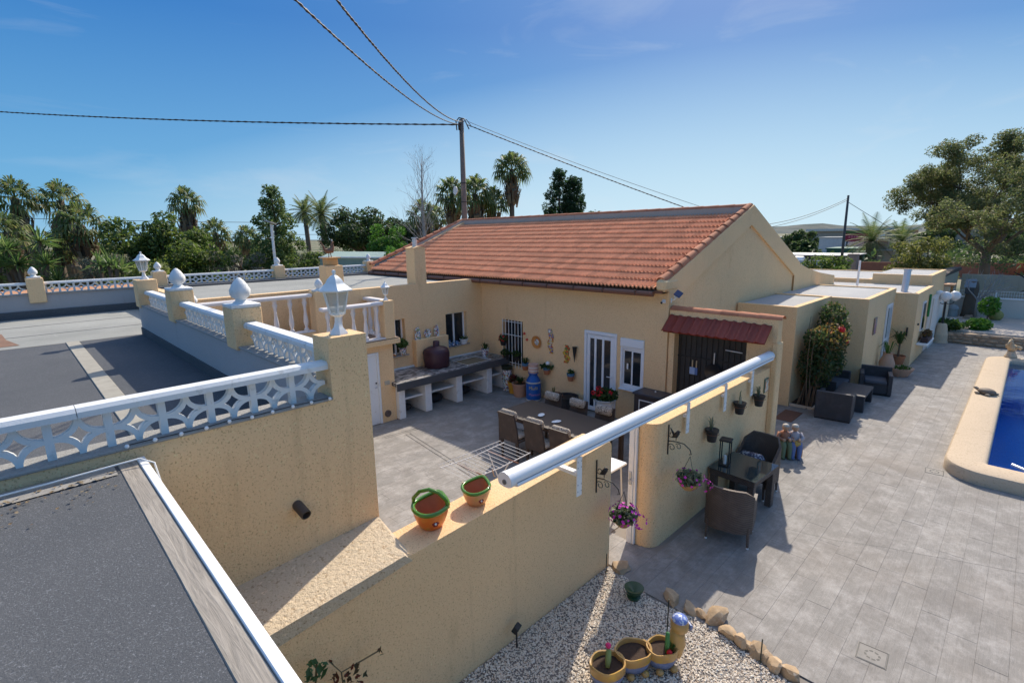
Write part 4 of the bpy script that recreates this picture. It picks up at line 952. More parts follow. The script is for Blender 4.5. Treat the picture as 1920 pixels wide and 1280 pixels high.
def pot_mesh(b, r, h, rim=.12, c=(0, 0, 0), n=16, taper=.7):
    b.lathe([(.001, 0), (r*taper, 0), (r*.96, h*(1-rim)), (r*1.04, h*(1-rim)), (r*1.06, h), (r*.93, h), (r*.90, h*.86), (.001, h*.84)], c, n); return b
def blades(n, r, h, seed, wd=.012, bend=.5, c=(0, 0, 0)):
    b = MB(); q = random.Random(seed)
    for i in range(n):
        a = q.uniform(0, 2*PI); L = h*q.uniform(.6, 1.1); out_ = r*q.uniform(.4, 1.1); d = Vector((math.cos(a), math.sin(a), 0)); s = Vector((-math.sin(a), math.cos(a), 0))*wd*q.uniform(.6, 1.2)
        P = [Vector(c)+d*r*.12, Vector(c)+d*out_*.45+Vector((0, 0, L*.75)), Vector(c)+d*out_+Vector((0, 0, L*(1-bend*q.random())))]
        b.add([P[0]-s*.6, P[0]+s*.6, P[1]+s, P[1]-s, P[2]], [(0, 1, 2, 3), (3, 2, 4)])
    return b
def leaves(n, rx, ry, rz, seed, size=.05, c=(0, 0, 0), droop=0):
    b = MB(); q = random.Random(seed)
    for i in range(n):
        while True:
            p = Vector((q.uniform(-1, 1), q.uniform(-1, 1), q.uniform(-1, 1)))
            if .25 < p.length < 1: break
        p = Vector((p.x*rx, p.y*ry, p.z*rz))+Vector(c); s = size*q.uniform(.6, 1.3)
        mt = Euler((q.uniform(-1.2, 1.2), q.uniform(-1.2, 1.2)+droop, q.uniform(0, 6.3))).to_matrix()
        b.add([p+mt @ Vector(v)*s for v in ((-1, 0, 0), (-.2, -.5, .1), (1, 0, -.1), (-.2, .5, .1))], [(0, 1, 2, 3)])
    return b
def flowers(n, rx, ry, rz, seed, size=.02, c=(0, 0, 0)):
    b = MB(); q = random.Random(seed)
    for i in range(n):
        d = Vector((q.gauss(0, 1), q.gauss(0, 1), q.gauss(0, .8))).normalized(); p = Vector((d.x*rx, d.y*ry, d.z*rz))+Vector(c); s = size*q.uniform(.7, 1.2)
        u_ = d.orthogonal().normalized(); v_ = d.cross(u_)
        ring = [p+(u_*math.cos(2*PI*k/5)+v_*math.sin(2*PI*k/5))*s+d*s*.25 for k in range(5)]
        b.add([p]+ring, [(0, 1+k, 1+(k+1) % 5) for k in range(5)])
    return b
m_petal_pink = M('magenta_petals', (.62, .04, .42), .6, .3, 30); m_petal_red = M('red_petals', (.60, .012, .02), .6, .3, 30)
m_leafdark = leafmat('leaf_dark', [(.02, .045, .015), (.04, .075, .02), (.07, .10, .03)]); m_leafbri = leafmat('leaf_bright', [(.05, .12, .02), (.09, .2, .03), (.14, .27, .05)])
m_leafgrey = leafmat('leaf_grey', [(.09, .11, .07), (.14, .16, .10), (.20, .20, .14)])
# pots and planters by the annex door
t = thing('clay_jar', 'tall pinkish clay jar with spiky leaves at the annex door', 'jar', (19.0, 2.78, 0))
b = MB(); b.lathe([(.001, 0), (.14, 0), (.2, .2), (.21, .4), (.13, .62), (.12, .68), (.15, .72), (.1, .7), (.001, .6)], n=16); b.build('jar', M('pink_clay', (.52, .32, .22), .8), t, smooth=40, world=False); blades(16, .35, .5, 4, .02, .8, (0, 0, .66)).build('leaf', m_green, t, world=False)
t = thing('potted_palm', 'young potted plant with arching leaves right of the annex door', 'potted plant', (20.45, 2.72, 0))
b = MB(); pot_mesh(b, .2, .38); b.build('pot', m_terra, t, smooth=40, world=False); b = MB(); b.tube([(0, 0, .33), (.02, 0, .8)], .03, 7); b.build('stem', M('bark', (.14, .09, .06), .9), t, world=False); blades(24, .5, .5, 9, .025, .9, (.02, 0, .78)).build('leaf', m_leafdark, t, world=False)
t = thing('clay_bowl', 'wide shallow clay bowl planted with moss near the annex door', 'planter', (19.2, 2.45, 0))
b = MB(); b.lathe([(.001, 0), (.2, 0), (.32, .2), (.35, .26), (.31, .25), (.001, .22)], n=18); b.build('bowl', M('pink_clay', (.52, .32, .22), .8), t, smooth=40, world=False); leaves(150, .28, .28, .05, 3, .05, (0, 0, .26)).build('foliage', m_green, t, world=False)
t = thing('window_box', 'dark planter box with withered plants on the annex window sill', 'planter', (22.5, 2.27, .62))
b = MB(); b.box(-.55, .55, -.10, .10, 0, .18, .01); b.build('box', M('dark_box', (.05, .03, .03), .7), t, world=False); leaves(200, .5, .12, .12, 5, .06, (0, 0, .25)).build('foliage', leafmat('withered', [(.10, .05, .03), (.12, .09, .03), (.06, .03, .03)]), t, world=False)
t = thing('doormat', 'reddish brown doormat on the floor behind the porch wall', 'doormat', (13.1, 3.72, 0)); b = MB(); b.box(-.42, .42, -.2, .2, .001, .018, .004); b.build('mat', M('coir', (.16, .075, .045), .95, .3, 20, bmp=.5), t, world=False)
# climbing rose against the annex corner
rb = thing('rose_bush', 'tall climbing rose bush with red blooms against the annex corner', 'rose bush', (14.3, 3.62, 0))
b = MB(); q = random.Random(11)
for i in range(16):
    a = (q.uniform(-.35, .5), q.uniform(-.12, .2)); e = (a[0]+q.uniform(-.4, 1.1), a[1]+q.uniform(-.25, .1)); b.tube([(a[0], a[1], 0), (a[0]*.7+e[0]*.3, e[1]*.5, .7), (e[0]*.8, e[1], 1.4), (e[0], e[1]-.05, q.uniform(1.9, 2.35))], [.016, .013, .01, .004], 5)
b.build('stem', M('rose_stem', (.16, .11, .07), .9), rb, world=False)
L_ = MB()
for (cx, cy, cz, rx, ry, rz, n) in ((1.5, .0, 2.2, .6, .32, .35, 620), (1.2, -.08, 1.75, .8, .42, .48, 1000), (.5, -.1, 1.55, .7, .42, .5, 1000), (.05, -.05, 1.1, .5, .40, .45, 700), (.8, -.12, 1.0, .85, .42, .45, 1000), (-.1, -.02, 1.75, .35, .28, .3, 330), (.3, -.05, .7, .55, .36, .35, 420), (1.6, -.02, 1.3, .55, .36, .55, 700)):
    l = leaves(n, rx, ry, rz, n, .055, (cx, cy, cz)); L_.add(l.v, l.f)
L_.build('foliage', leafmat('rose_leaf', [(.02, .04, .015), (.035, .06, .02), (.06, .085, .03), (.05, .075, .025), (.16, .10, .045)]), rb, world=False)
l = leaves(420, .65, .42, .4, 77, .05, (.55, -.2, 1.72)); stuff_ = l.build('new_growth', leafmat('rose_new', [(.20, .06, .04), (.18, .16, .04), (.25, .12, .07)]), rb, world=False); stuff(stuff_)
for x, y, z, s in ((.42, -.46, 1.98, .075), (1.32, -.42, 1.52, .04)):
    b = MB(); b.ball((x, y, z), s, 10, .8); flowers_ = flowers(16, s, s, s*.8, int(s*1000), s*.5, (x, y, z)); b.add(flowers_.v, flowers_.f); stuff(b.build('bloom', m_petal_red, rb, smooth=False, world=False))
b = MB(); b.box(13.95, 15.1, 3.40, 3.46, 0, .06, .01); b.box(13.95, 14.0, 3.46, 3.97, 0, .06); b.build('bed_kerb', M('kerb_stone', (.55, .46, .36), .9), an)
b = MB(); b.box(14.0, 15.1, 3.46, 3.975, -.01, .03); b.build('bed_soil', m_soil, an)
# ================================================================= COURTYARD THINGS
# ---- outdoor kitchen counter
kc = thing('kitchen_counter', 'white masonry kitchen counter with a black and white patterned top', 'counter', (8, 10.6, 0))
def pattern_top():
    m, t, bs = newmat('black_white_oilcloth'); n = noise(t, 5, 3, .5, (1.1, 3.2, 1), dist=.5)
    c = mixc(t, ramp(t, n, .47, .53), (.045, .045, .05), (.42, .40, .38)); t.links.new(c, bs.inputs['Base Color']); bs.inputs['Roughness'].default_value = .35; return m
b = MB(); b.box(6.34, FX-.01, 10.42, 11.59, .86, .95, .012); b.build('top', pattern_top(), kc)
b = MB(); b.box(6.33, FX-.02, 10.395, 10.418, .76, .955, .008); b.build('front_edge', M('grey_plastic_sheet', (.085, .087, .092), .4), kc)
b = MB(); b.box(6.36, FX-.02, 11.555, 11.585, .951, 1.0, .004); b.build('back_edge', m_white, kc)
for x0, x1 in ((6.44, 6.62), (7.22, 7.42), (8.24, 8.44), (9.34, 9.54), (10.02, 10.15)):
    b = MB(); b.box(x0, x1, 10.52, 11.58, 0, .859, .008); b.build('pier', m_white, kc)
for x0, x1 in ((6.62, 7.22), (7.42, 8.24), (8.44, 9.34), (9.54, 10.02)):
    b = MB(); b.box(x0+.002, x1-.002, 10.62, 11.57, .43, .48, .005); b.build('shelf', m_white, kc)
b = MB(); b.box(6.62, 10.02, 11.585, 11.598, 0, .86); b.build('back_panel', m_white, kc)
t = thing('counter_tray', 'worn wooden board in a wire tray at the counter front', 'tray', (9.05, 10.62, .951))
b = MB(); b.box(-.42, .34, -.1, .5, .004, .02, .004); b.build('board', wood('tray_wood', (.16, .12, .07), (.28, .21, .12), 'x', 3), t, world=False)
b = MB(); b.tube([(-.44, -.14, .03), (.44, -.14, .03), (.44, .5, .03), (-.44, .5, .03), (-.44, -.14, .03)], .006, 5); b.tube([(-.44, -.14, .0), (-.44, -.14, .05)], .006, 5); b.build('wire', m_alu, t, world=False)
for x, s, lab in ((6.9, .2, 'dark bundle under the counter nearest the store door'), (7.85, .26, 'dark sack under the second bay of the counter'), (8.85, .25, 'black bag under the third bay of the counter'), (9.75, .16, 'dark shoes bundle under the last bay of the counter')):
    b = MB(); b.ball((x, 11.05, s*.45), s, 10, .45, 1.1, .8); tag(b.build('bundle', M('dark_cloth', (.03, .03, .033), .9, .4, 6), smooth=True), lab, 'bundle', 'bundles under the counter')
# barbecue under a maroon cover
bc = thing('covered_barbecue', 'round barbecue under a dark maroon plastic cover on the counter', 'barbecue', (8.05, 11.1, .951))
b = MB(); n = 22; prof = [(.30, 0), (.33, .03), (.335, .2), (.34, .40), (.31, .49), (.22, .535), (.10, .565), (.085, .585), (.085, .70), (.07, .71), (.001, .712)]
vs = []; q = random.Random(4)
for r_, z in prof:
    for k in range(n): a = 2*PI*k/n; rr_ = r_*(1+(.035*math.sin(5*a+z*3)+.03*math.sin(9*a-z*7))*(1 if r_ > .15 else .3)); vs.append((rr_*math.cos(a)*1.05, rr_*math.sin(a), z))
b.add(vs, [(i*n+k, i*n+(k+1) % n, (i+1)*n+(k+1) % n, (i+1)*n+k) for i in range(len(prof)-1) for k in range(n)]); b.build('cover', M('maroon_plastic', (.055, .022, .032), .45, .25, 6, bmp=.3, bs=12), bc, smooth=60, world=False)
b = MB(); b.tube([(.08*math.cos(a), .08*math.sin(a), .60) for a in [2*PI*k/14 for k in range(15)]], .012, 6); b.build('tie', M('maroon_dark', (.03, .012, .018), .6), bc, world=False)
# ceramics
cer_w = ceramic('blue_white_ceramic', 5, [(.75, .74, .72), (.7, .7, .72), (.10, .16, .38), (.72, .7, .66), (.5, .18, .10), (.3, .38, .2)], 32)
cer_o = ceramic('orange_ceramic', 9, [(.62, .25, .05), (.55, .12, .03), (.65, .4, .08), (.15, .2, .4), (.6, .55, .45)], 26)
for x, w_, h_, lab in ((7.75, .17, .34, 'tall painted ceramic tile figure left on the shelf block'), (8.08, .16, .22, 'round painted ceramic dish between the tall tiles on the shelf block'), (8.38, .16, .32, 'tall painted ceramic tile figure right on the shelf block')):
    t = thing('ceramic_ornament', lab, 'ornament', (x, 11.52, 1.69), 0, 'ceramics on the shelf block')
    b = MB()
    if h_ < .3: b.lathe([(.001, 0), (w_*.6, .0), (w_*.75, .02), (w_*.7, .035), (.001, .015)], n=18); b.v = [(x_, .02-z_, y_+w_*.75) for x_, y_, z_ in b.v]
    else: b.prism([(-w_/2, 0), (w_/2, 0), (w_/2*1.05, h_*.35), (w_*.38, h_*.8), (w_*.18, h_), (-w_*.2, h_*.97), (-w_*.4, h_*.78), (-w_/2, h_*.35)], -.02, .02, 'y')
    b.build('plaque', cer_w, t, world=False); b = MB(); b.box(-w_*.3, w_*.3, .02, .06, 0, .02); b.build('stand', m_black, t, world=False)
def potted(name, label, loc, r, h, potmat, leaf=None, rz=0, group=None, cat='potted plant', taper=.7, soil=True):
    t = thing(name, label, cat, loc, rz, group); b = MB(); pot_mesh(b, r, h, taper=taper); b.build('pot', potmat, t, smooth=40, world=False)
    if soil: b = MB(); b.lathe([(.001, h*.88), (r*.9, h*.88), (.001, h*.885)], n=12, cap=False); b.build('soil', m_soil, t, world=False)
    if leaf: leaf[0].build('foliage', leaf[1], t, world=False)
    return t
potted('potted_plant', 'green plant in a painted ceramic pot on the small window sill', (7.30, 11.60, 1.332), .11, .20, cer_w, (leaves(160, .17, .14, .13, 8, .05, (0, 0, .30)), m_green))
b = MB(); b.ball((7.05, 11.58, 1.38), .05, 10, .8); tag(b.build('sill_ornament', cer_o, smooth=True), 'small reddish ornament in the left corner of the small window sill', 'ornament')
potted('bonsai_dish', 'white dish planter with leaves at the right of the large court window sill', (9.42, 11.60, 1.302), .13, .15, m_white, (leaves(40, .14, .08, .05, 2, .04, (0, 0, .17)), m_leafdark), cat='planter')
for x, h_, lab in ((8.86, .18, 'little blue and white jug at the left of the large window sill'), (9.0, .10, 'small blue ceramic bowl beside the jug on the large sill'), (9.15, .12, 'blue painted pot in the middle of the large sill')):
    b = MB(); b.lathe([(.001, 0), (.04, 0), (.06, h_*.4), (.04, h_*.8), (.05, h_), (.001, h_*.9)], (x, 11.59, 1.302), 12); tag(b.build('ceramic_jug', ceramic('blue_pot_ceramic', 3, [(.08, .2, .4), (.6, .62, .65), (.1, .3, .45), (.05, .1, .3)], 30), smooth=40), lab, 'jug', 'blue ceramics on the sill')
potted('potted_plant', 'plant in a white and blue pot at the far end of the counter', (9.72, 11.0, .951), .12, .24, cer_w, (blades(26, .22, .22, 5, .02, .7, (0, 0, .2)), m_leafdark))
# ---- wall ornaments on the house front
def onwall(name, label, cat, y, z, parts, group=None):
    t = thing(name, label, cat, (FX, y, z), 0, group)
    for nm, bb, mt in parts: bb.build(nm, mt, t, smooth=40, world=False)
def flat(outline, d=.025):  # outline in (y,z), thickness towards -x
    b = MB(); b.prism(outline, -d, -.001, 'x'); return b
pl = MB(); pl.lathe([(.001, .0), (.09, .0), (.17, .03), (.175, .038), (.165, .036), (.09, .012), (.001, .012)], n=22, cap=False); pl.v = [(-z, y, x) for x, y, z in pl.v]
pc = MB(); pc.lathe([(.001, .014), (.085, .014)], n=18, cap=False); pc.v = [(-z, y, x) for x, y, z in pc.v]
onwall('wall_plate', 'round orange ceramic plate with blue centre on the house front', 'plate', 9.34, 1.54, [('plate', pl, M('orange_glaze', (.60, .24, .06), .3, .25, 20)), ('centre', pc, cer_w)])
def wavy(h, w_, seed, n=12):
    q = random.Random(seed); L = []; Rr = []
    for i in range(n+1):
        z = h/2-h*i/n; ww = w_*(.55+.45*math.sin(PI*min(1, (i+.6)/n*.9)))*(1+.25*math.sin(i*2.1+seed)); o_ = .03*math.sin(i*.9+seed); L.append((o_-ww/2, z)); Rr.append((o_+ww/2, z))
    return L+Rr[::-1]
onwall('wall_ornament', 'long painted ceramic lizard ornament high on the house front', 'ornament', 8.83, 1.63, [('body', flat(wavy(.66, .16, 1)[::-1]), cer_o), ('head', (lambda b: b.ball((-.03, 0, .26), .075, 12, 1, .5, 1) or b)(MB()), cer_w)])
onwall('wall_ornament', 'red and yellow ceramic ornament between lizard and black cone', 'ornament', 8.28, 1.36, [('body', flat(wavy(.48, .17, 3)[::-1]), ceramic('red_yellow', 4, [(.5, .05, .03), (.6, .12, .04), (.62, .42, .05), (.12, .2, .06), (.55, .3, .08)], 24))])
cn = MB(); cn.lathe([(.003, -.26), (.06, .12), (.065, .14), (.05, .14)], n=12); cn.v = [(x-.06, y, z) for x, y, z in cn.v]
onwall('wall_cone', 'black cone shaped wall vase left of the glazed door', 'vase', 7.98, 1.46, [('cone', cn, m_black)])
for y, z, lab in ((9.80, 1.74, 'tiny red and white hanging ornament, upper one beside the barred window'), (9.70, 1.58, 'tiny red and white hanging ornament, lower one beside the barred window')):
    a = MB(); a.tube([(-.01, 0, .14), (-.01, .015, 0)], .003, 4); a2 = MB(); a2.ball((-.02, 0, -.02), .04, 8); onwall('wall_charm', lab, 'ornament', y, z, [('string', a, m_white), ('bead', a2, M('charm_red', (.5, .06, .04), .4))], 'charms beside the barred window')
wallpot = M('blue_rim', (.10, .22, .35), .5)
for y, z, k, lab in ((9.69, .70, 1, 'wall pot with blue rim and spiky leaves, leftmost of the three'), (8.89, .72, 2, 'wall pot with blue rim and a white flower, middle of the three'), (8.06, .70, 3, 'wall pot with blue rim and sparse leaves, nearest the door')):
    t = thing('wall_pot', lab, 'wall pot', (FX-.11, y, z), 0, 'terracotta pots hung on the house front')
    b = MB(); b.lathe([(.001, 0), (.065, 0), (.09, .13), (.001, .13)], n=14); b.build('pot', m_terra, t, smooth=40, world=False)
    b = MB(); b.lathe([(.093, .128), (.108, .20), (.10, .205), (.09, .19)], n=14); b.build('rim', wallpot, t, smooth=40, world=False)
    b = MB(); b.tube([(.11, 0, .15), (.0, .1, .15), (-.1, 0, .15), (0, -.1, .15), (.11, 0, .15)], .004, 4); b.build('holder', m_black, t, world=False)
    (blades(30, .2, .2, k, .014, .6, (0, 0, .18)) if k == 1 else leaves(90 if k == 2 else 30, .16 if k == 2 else .08, .18 if k == 2 else .08, .07, k, .06, (0, 0, .22))).build('foliage', m_leafdark, t, world=False)
    if k == 2: b = MB(); b.ball((-.02, -.06, .32), .06, 10); b.build('bloom', m_white, t, smooth=True, world=False)
for y, z, lab in ((10.55, 1.30, 'hanging pot of red flowers at the top of the barred window'), (10.45, .90, 'hanging green plant at the left of the barred window'), (10.02, .92, 'hanging green plant at the right of the barred window')):
    t = thing('hanging_pot', lab, 'hanging plant', (FX-.13, y, z), 0, 'pots hung on the barred window')
    b = MB(); b.lathe([(.001, 0), (.07, 0), (.10, .14), (.105, .15), (.09, .14), (.001, .12)], n=12); b.build('pot', m_black, t, smooth=40, world=False)
    b = MB(); b.tube([(.10, 0, .12), (.10, 0, .50)], .004, 4); b.tube([(.10, 0, .13), (0, 0, .13)], .004, 4); b.build('hook', m_black, t, world=False)
    leaves(90, .15, .15, .10, int(y*10), .05, (0, 0, .2)).build('foliage', m_leafdark, t, world=False)
    if z > 1.2: stuff(flowers(22, .13, .13, .12, 3, .03, (0, 0, .22)).build('bloom', m_petal_red, t, world=False))
# ---- floor pots along the front
potted('painted_pot', 'stack of two white and blue painted pots at the counter end', (9.98, 10.36, 0), .15, .34, cer_w, None, cat='pot', taper=.85)
t = thing('painted_pot', 'upper white painted pot with a dark bowl at the counter end', 'pot', (9.98, 10.36, .34)); b = MB(); b.lathe([(.001, 0), (.12, 0), (.155, .12), (.13, .26), (.14, .28), (.001, .27)], n=16); b.build('pot', cer_w, t, smooth=40, world=False); b = MB(); b.lathe([(.001, .28), (.15, .29), (.165, .38), (.13, .39), (.001, .36)], n=16); b.build('bowl', M('dark_green_glaze', (.03, .035, .02), .3), t, smooth=40, world=False)
potted('terracotta_pot', 'terracotta pot with a yellow glazed band and red plant', (9.90, 10.02, 0), .17, .34, M('yellow_band_glaze', (.55, .27, .03), .4, .3, 3), (leaves(90, .15, .15, .12, 7, .06, (0, 0, .42)), leafmat('red_leaf', [(.16, .015, .02), (.06, .05, .02), (.2, .03, .03)])))
potted('terracotta_pot', 'pale terracotta pot of small cacti left of the blue milk churn', (9.82, 9.68, 0), .22, .38, M('pale_terracotta', (.50, .26, .16), .8, .15, 6), (blades(40, .2, .16, 3, .03, .1, (0, 0, .36)), m_leafdark), taper=.75)
mc = thing('milk_churn', 'bright blue painted milk churn with yellow and pink lettering', 'milk churn', (9.82, 9.16, 0))
b = MB(); b.lathe([(.001, 0), (.20, 0), (.205, .03), (.205, .52), (.19, .56), (.135, .66), (.115, .70), (.115, .735), (.14, .75), (.14, .77), (.001, .77)], n=24); b.build('body', M('royal_blue_paint', (.012, .10, .36), .35, .12, 8), mc, smooth=40, world=False)
for z, r_ in ((.03, .208), (.52, .21)): b = MB(); b.lathe([(r_-.005, z-.02), (r_+.004, z-.01), (r_+.004, z+.01), (r_-.005, z+.02)], n=24, cap=False); b.build('band', M('pale_band', (.55, .52, .45), .4), mc, smooth=True, world=False)
def squiggle(text, z, a0, col, size):
    """painted lettering wrapped round the churn"""
    cu = bpy.data.curves.new('lettering', 'FONT'); cu.body = text; cu.size = size; cu.extrude = .0005; ob = bpy.data.objects.new('lettering', cu); C.objects.link(ob)
    dg = bpy.context.evaluated_depsgraph_get(); me = bpy.data.meshes.new_from_object(ob.evaluated_get(dg)); bpy.data.objects.remove(ob)
    for v in me.vertices: a = a0+v.co.x/.208; v.co = ((.2075+v.co.z)*math.cos(a), (.2075+v.co.z)*math.sin(a), z+v.co.y)
    me.materials.clear(); me.materials.append(col); link('lettering', me, mc)
squiggle('Muñi', .34, R(185), M('yellow_paint', (.62, .50, .10), .5), .13); squiggle('Monteur', .17, R(185), M('pink_paint', (.55, .25, .40), .5), .10)
t = thing('striped_pot', 'pink and white striped pot standing on the blue milk churn', 'pot', (9.82, 9.16, .77)); b = MB(); b.lathe([(.001, 0), (.12, 0), (.14, .10), (.13, .20), (.14, .24), (.12, .24), (.001, .20)], n=18); b.build('pot', M('pink_glaze', (.66, .42, .33), .5, .2, 10), t, smooth=40, world=False)
for z in (.06, .14): b = MB(); b.lathe([(.135, z), (.142, z+.01), (.135, z+.02)], n=18, cap=False); b.build('stripe', m_white, t, world=False)
potted('terracotta_pot', 'brown terracotta pot behind the far table chairs', (9.70, 8.34, 0), .24, .36, M('brown_terracotta', (.20, .10, .06), .7), (blades(8, .12, .3, 3, .012, .3, (0, 0, .3)), m_leafdark))
potted('black_tub', 'empty black plastic tub left of the glazed door', (9.80, 7.95, 0), .27, .38, M('black_plastic', (.025, .026, .028), .5), None, cat='tub', taper=.85)
ug = thing('urn', 'white classical urn of red geraniums in front of the glazed door', 'urn', (9.55, 6.62, 0))
b = MB(); b.box(-.17, .17, -.17, .17, 0, .10, .01); b.lathe([(.13, .10), (.09, .16), (.08, .22), (.17, .28), (.20, .36), (.21, .56), (.205, .60), (.26, .63), (.27, .66), (.24, .66), (.2, .62), (.001, .60)], n=20); b.build('vase', m_white, ug, smooth=40, world=False)
leaves(420, .30, .30, .16, 21, .06, (0, 0, .74)).build('foliage', m_leafdark, ug, world=False); b = MB()
for c_ in ((-.1, .12, .90), (-.15, -.02, .88), (0, .2, .84), (-.2, .18, .80), (-.05, -.16, .84), (-.24, .02, .80)): f_ = flowers(12, .06, .06, .05, int(c_[0]*50+90), .03, c_); b.add(f_.v, f_.f)
stuff(b.build('bloom', m_petal_red, ug, world=False))
bx_ = thing('storage_box', 'dark brown cabinet with a light frame below the front window', 'cabinet', (9.92, 5.62, 0))
b = MB(); b.box(-.22, .22, -.33, .33, 0, .88, .01); b.build('cabinet', M('dark_brown_metal', (.055, .045, .045), .5), bx_, world=False)
b = MB(); b.box(-.25, .24, -.36, .36, .88, .93, .01); b.build('lid', M('dark_lid', (.06, .06, .07), .35), bx_, world=False)
b = MB()
for q in ((-.20, .20, .20, .22), (-.20, .20, .76, .78), (-.20, -.18, .22, .76), (.18, .20, .22, .76)): b.box(-.228, -.221, *q)
b.build('panel_line', m_white, bx_, world=False)
b = MB(); b.ball((.05, -.05, .945), .02, 8); b.build('knob', m_alu, bx_, world=False)
# ---- dining set
m_wick = weave('brown_wicker', (.115, .080, .060)); m_cushion = None
def swirl():
    m, t, bs = newmat('cream_scroll_cushion'); gm = N(t, 'ShaderNodeNewGeometry'); v = N(t, 'ShaderNodeTexVoronoi', Scale=13.0); t.links.new(gm.outputs['Position'], v.inputs[0])
    mt = N(t, 'ShaderNodeMath', operation='MULTIPLY'); mt.inputs[1].default_value = 34; t.links.new(v.outputs['Distance'], mt.inputs[0]); sn = N(t, 'ShaderNodeMath', operation='SINE'); t.links.new(mt.outputs[0], sn.inputs[0])
    c = mixc(t, ramp(t, sn.outputs[0], .1, .35), (.58, .50, .40), (.045, .035, .03)); t.links.new(c, bs.inputs['Base Color']); bs.inputs['Roughness'].default_value = .9; return m
m_cushion = swirl()
tb = thing('dining_table', 'long dark brown table in the courtyard with six chairs', 'table', (7.6, 6.4, 0))
b = MB(); b.box(-.56, .56, -1.25, 1.25, .715, .74, .008); b.build('table_top', M('dark_brown_top', (.068, .048, .036), .5, .15, 3), tb, world=False)
b = MB(); b.box(-.52, .52, -1.20, 1.20, .64, .714); b.build('apron', m_wick, tb, world=False)
for sx in (-.50, .50):
    for sy in (-1.18, 1.18): b = MB(); b.box(sx-.04, sx+.04, sy-.04, sy+.04, 0, .64, .005); b.build('leg', m_wick, tb, world=False)
def dining_chair(label, loc, rz):
    t = thing('dining_chair', label, 'chair', loc, rz, 'wicker chairs round the dining table')   # faces +x
    b = MB(); b.box(-.24, .24, -.24, .24, .38, .44, .02); b.build('seat', m_wick, t, world=False)
    b = MB(); n = 6
    for i in range(n):
        z0 = .44+.56*i/n; z1 = .44+.56*(i+1)/n
        for s in (0,): pass
    L = []
    for i in range(n+1):
        z = .40+.60*i/n; xb = -.22-.10*(i/n)**1.5; wd = .235-.03*(i/n)**3; L.append((xb, wd, z))
    vs = [(x-.02, -w_, z) for x, w_, z in L]+[(x-.02, w_, z) for x, w_, z in L]+[(x+.02, -w_, z) for x, w_, z in L]+[(x+.02, w_, z) for x, w_, z in L]; m = n+1
    fs = [(i, i+1, m+i+1, m+i) for i in range(n)]+[(2*m+i, 3*m+i, 3*m+i+1, 2*m+i+1) for i in range(n)]+[(i, 2*m+i, 2*m+i+1, i+1) for i in range(n)]+[(m+i, m+i+1, 3*m+i+1, 3*m+i) for i in range(n)]+[(n, 2*m+n, 3*m+n, m+n)]
    b.add(vs, fs); b.build('backrest', m_wick, t, smooth=50, world=False)
    for sx, sy in ((-.21, -.21), (-.21, .21), (.21, -.21), (.21, .21)): b = MB(); b.box(sx-.02, sx+.02, sy-.02, sy+.02, 0, .38, .004); b.build('leg', m_wick, t, world=False)
    b = MB(); b.box(-.31, -.20, -.20, .20, .84, 1.03, .035); b.v = [(x+.035-(z-.9)*.15, y, z+.02*math.cos(y*6)) for x, y, z in b.v]; b.build('back_cushion', m_cushion, t, smooth=50, world=False)
    b = MB(); b.box(-.18, .22, -.21, .21, .44, .50, .025); b.build('seat_cushion', m_cushion, t, smooth=50, world=False)
    return t
for y, lab in ((6.92, 'brown dining chair with scroll cushion, leftmost of the near row'), (6.22, 'brown dining chair with scroll cushion, middle of the near row'), (5.58, 'brown dining chair with scroll cushion, rightmost of the near row')):
    dining_chair(lab, (6.92, y, 0), R(2))
for y, lab in ((7.22, 'dark chair with scroll cushion, leftmost beyond the table'), (6.50, 'dark chair with scroll cushion, middle one beyond the table'), (5.82, 'dark chair with scroll cushion, rightmost beyond the table')):
    o = dining_chair(lab, (8.12, y, -.0), R(180)); o.scale = (1, 1, .92)
for x, y, r_, lab in ((7.50, 6.78, .4, 'small white fish shaped dish, left one on the dining table'), (7.42, 6.30, -.3, 'small white oblong dish, right one on the dining table')):
    b = MB(); b.lathe([(.001, 0), (.07, 0), (.11, .02), (.105, .022), (.001, .008)], n=14, sx=1.0, sy=.6); o = link('dish', b.mesh('dish', m_white, smooth=40), None, (x, y, .741), (0, 0, r_)); tag(o, lab, 'dish', 'dishes on the dining table')
# ---- drying rack
dr = thing('drying_rack', 'folding wire drying rack with rusty bars standing in the courtyard', 'drying rack', (5.0, 5.68, 0))
m_wire = M('white_wire', (.62, .60, .57), .5); m_rustw = M('rusty_wire', (.22, .09, .05), .8)
for i in range(15):
    x = -.66+i*.094; b = MB(); b.tube([(x, -.30, .90+.03*abs(i-7)/7), (x, .32, .90+.03*abs(i-7)/7)], .0045, 5); b.build('wire', m_wire, dr, world=False)
for y in (-.30, .32): b = MB(); b.tube([(-.68, y, .93), (0, y, .90), (.68, y, .93)], .008, 6); b.build('side_bar', m_wire, dr, world=False)
b = MB(); b.tube([(-.66, .39, .95), (.66, .39, .95)], .006, 5)
for i in range(15): x = -.66+i*.094; b.tube([(x, .32, .91), (x, .39, .95)], .0035, 4)
b.build('edge_rail', m_wire, dr, world=False)
for x in (-.36, .30): b = MB(); b.tube([(x, .30, .90), (x-.02, -.42, .92)], .010, 6); b.build('cross_bar', m_rustw, dr, world=False)
for sx, sy in ((-.25, 1), (-.25, -1), (.25, 1), (.25, -1)): b = MB(); b.tube([(sx, -.25*sy, .90), (sx*1.05, .30*sy, 0)], .010, 6); b.build('leg', m_wire, dr, world=False)
for x in (-.5, -.42, -.2): b = MB(); b.tube([(x, -.34, .96), (x+.01, -.36, .86), (x+.03, -.36, .84)], .008, 5); b.build('peg', M('wooden_peg', (.40, .27, .16), .8), dr, world=False)
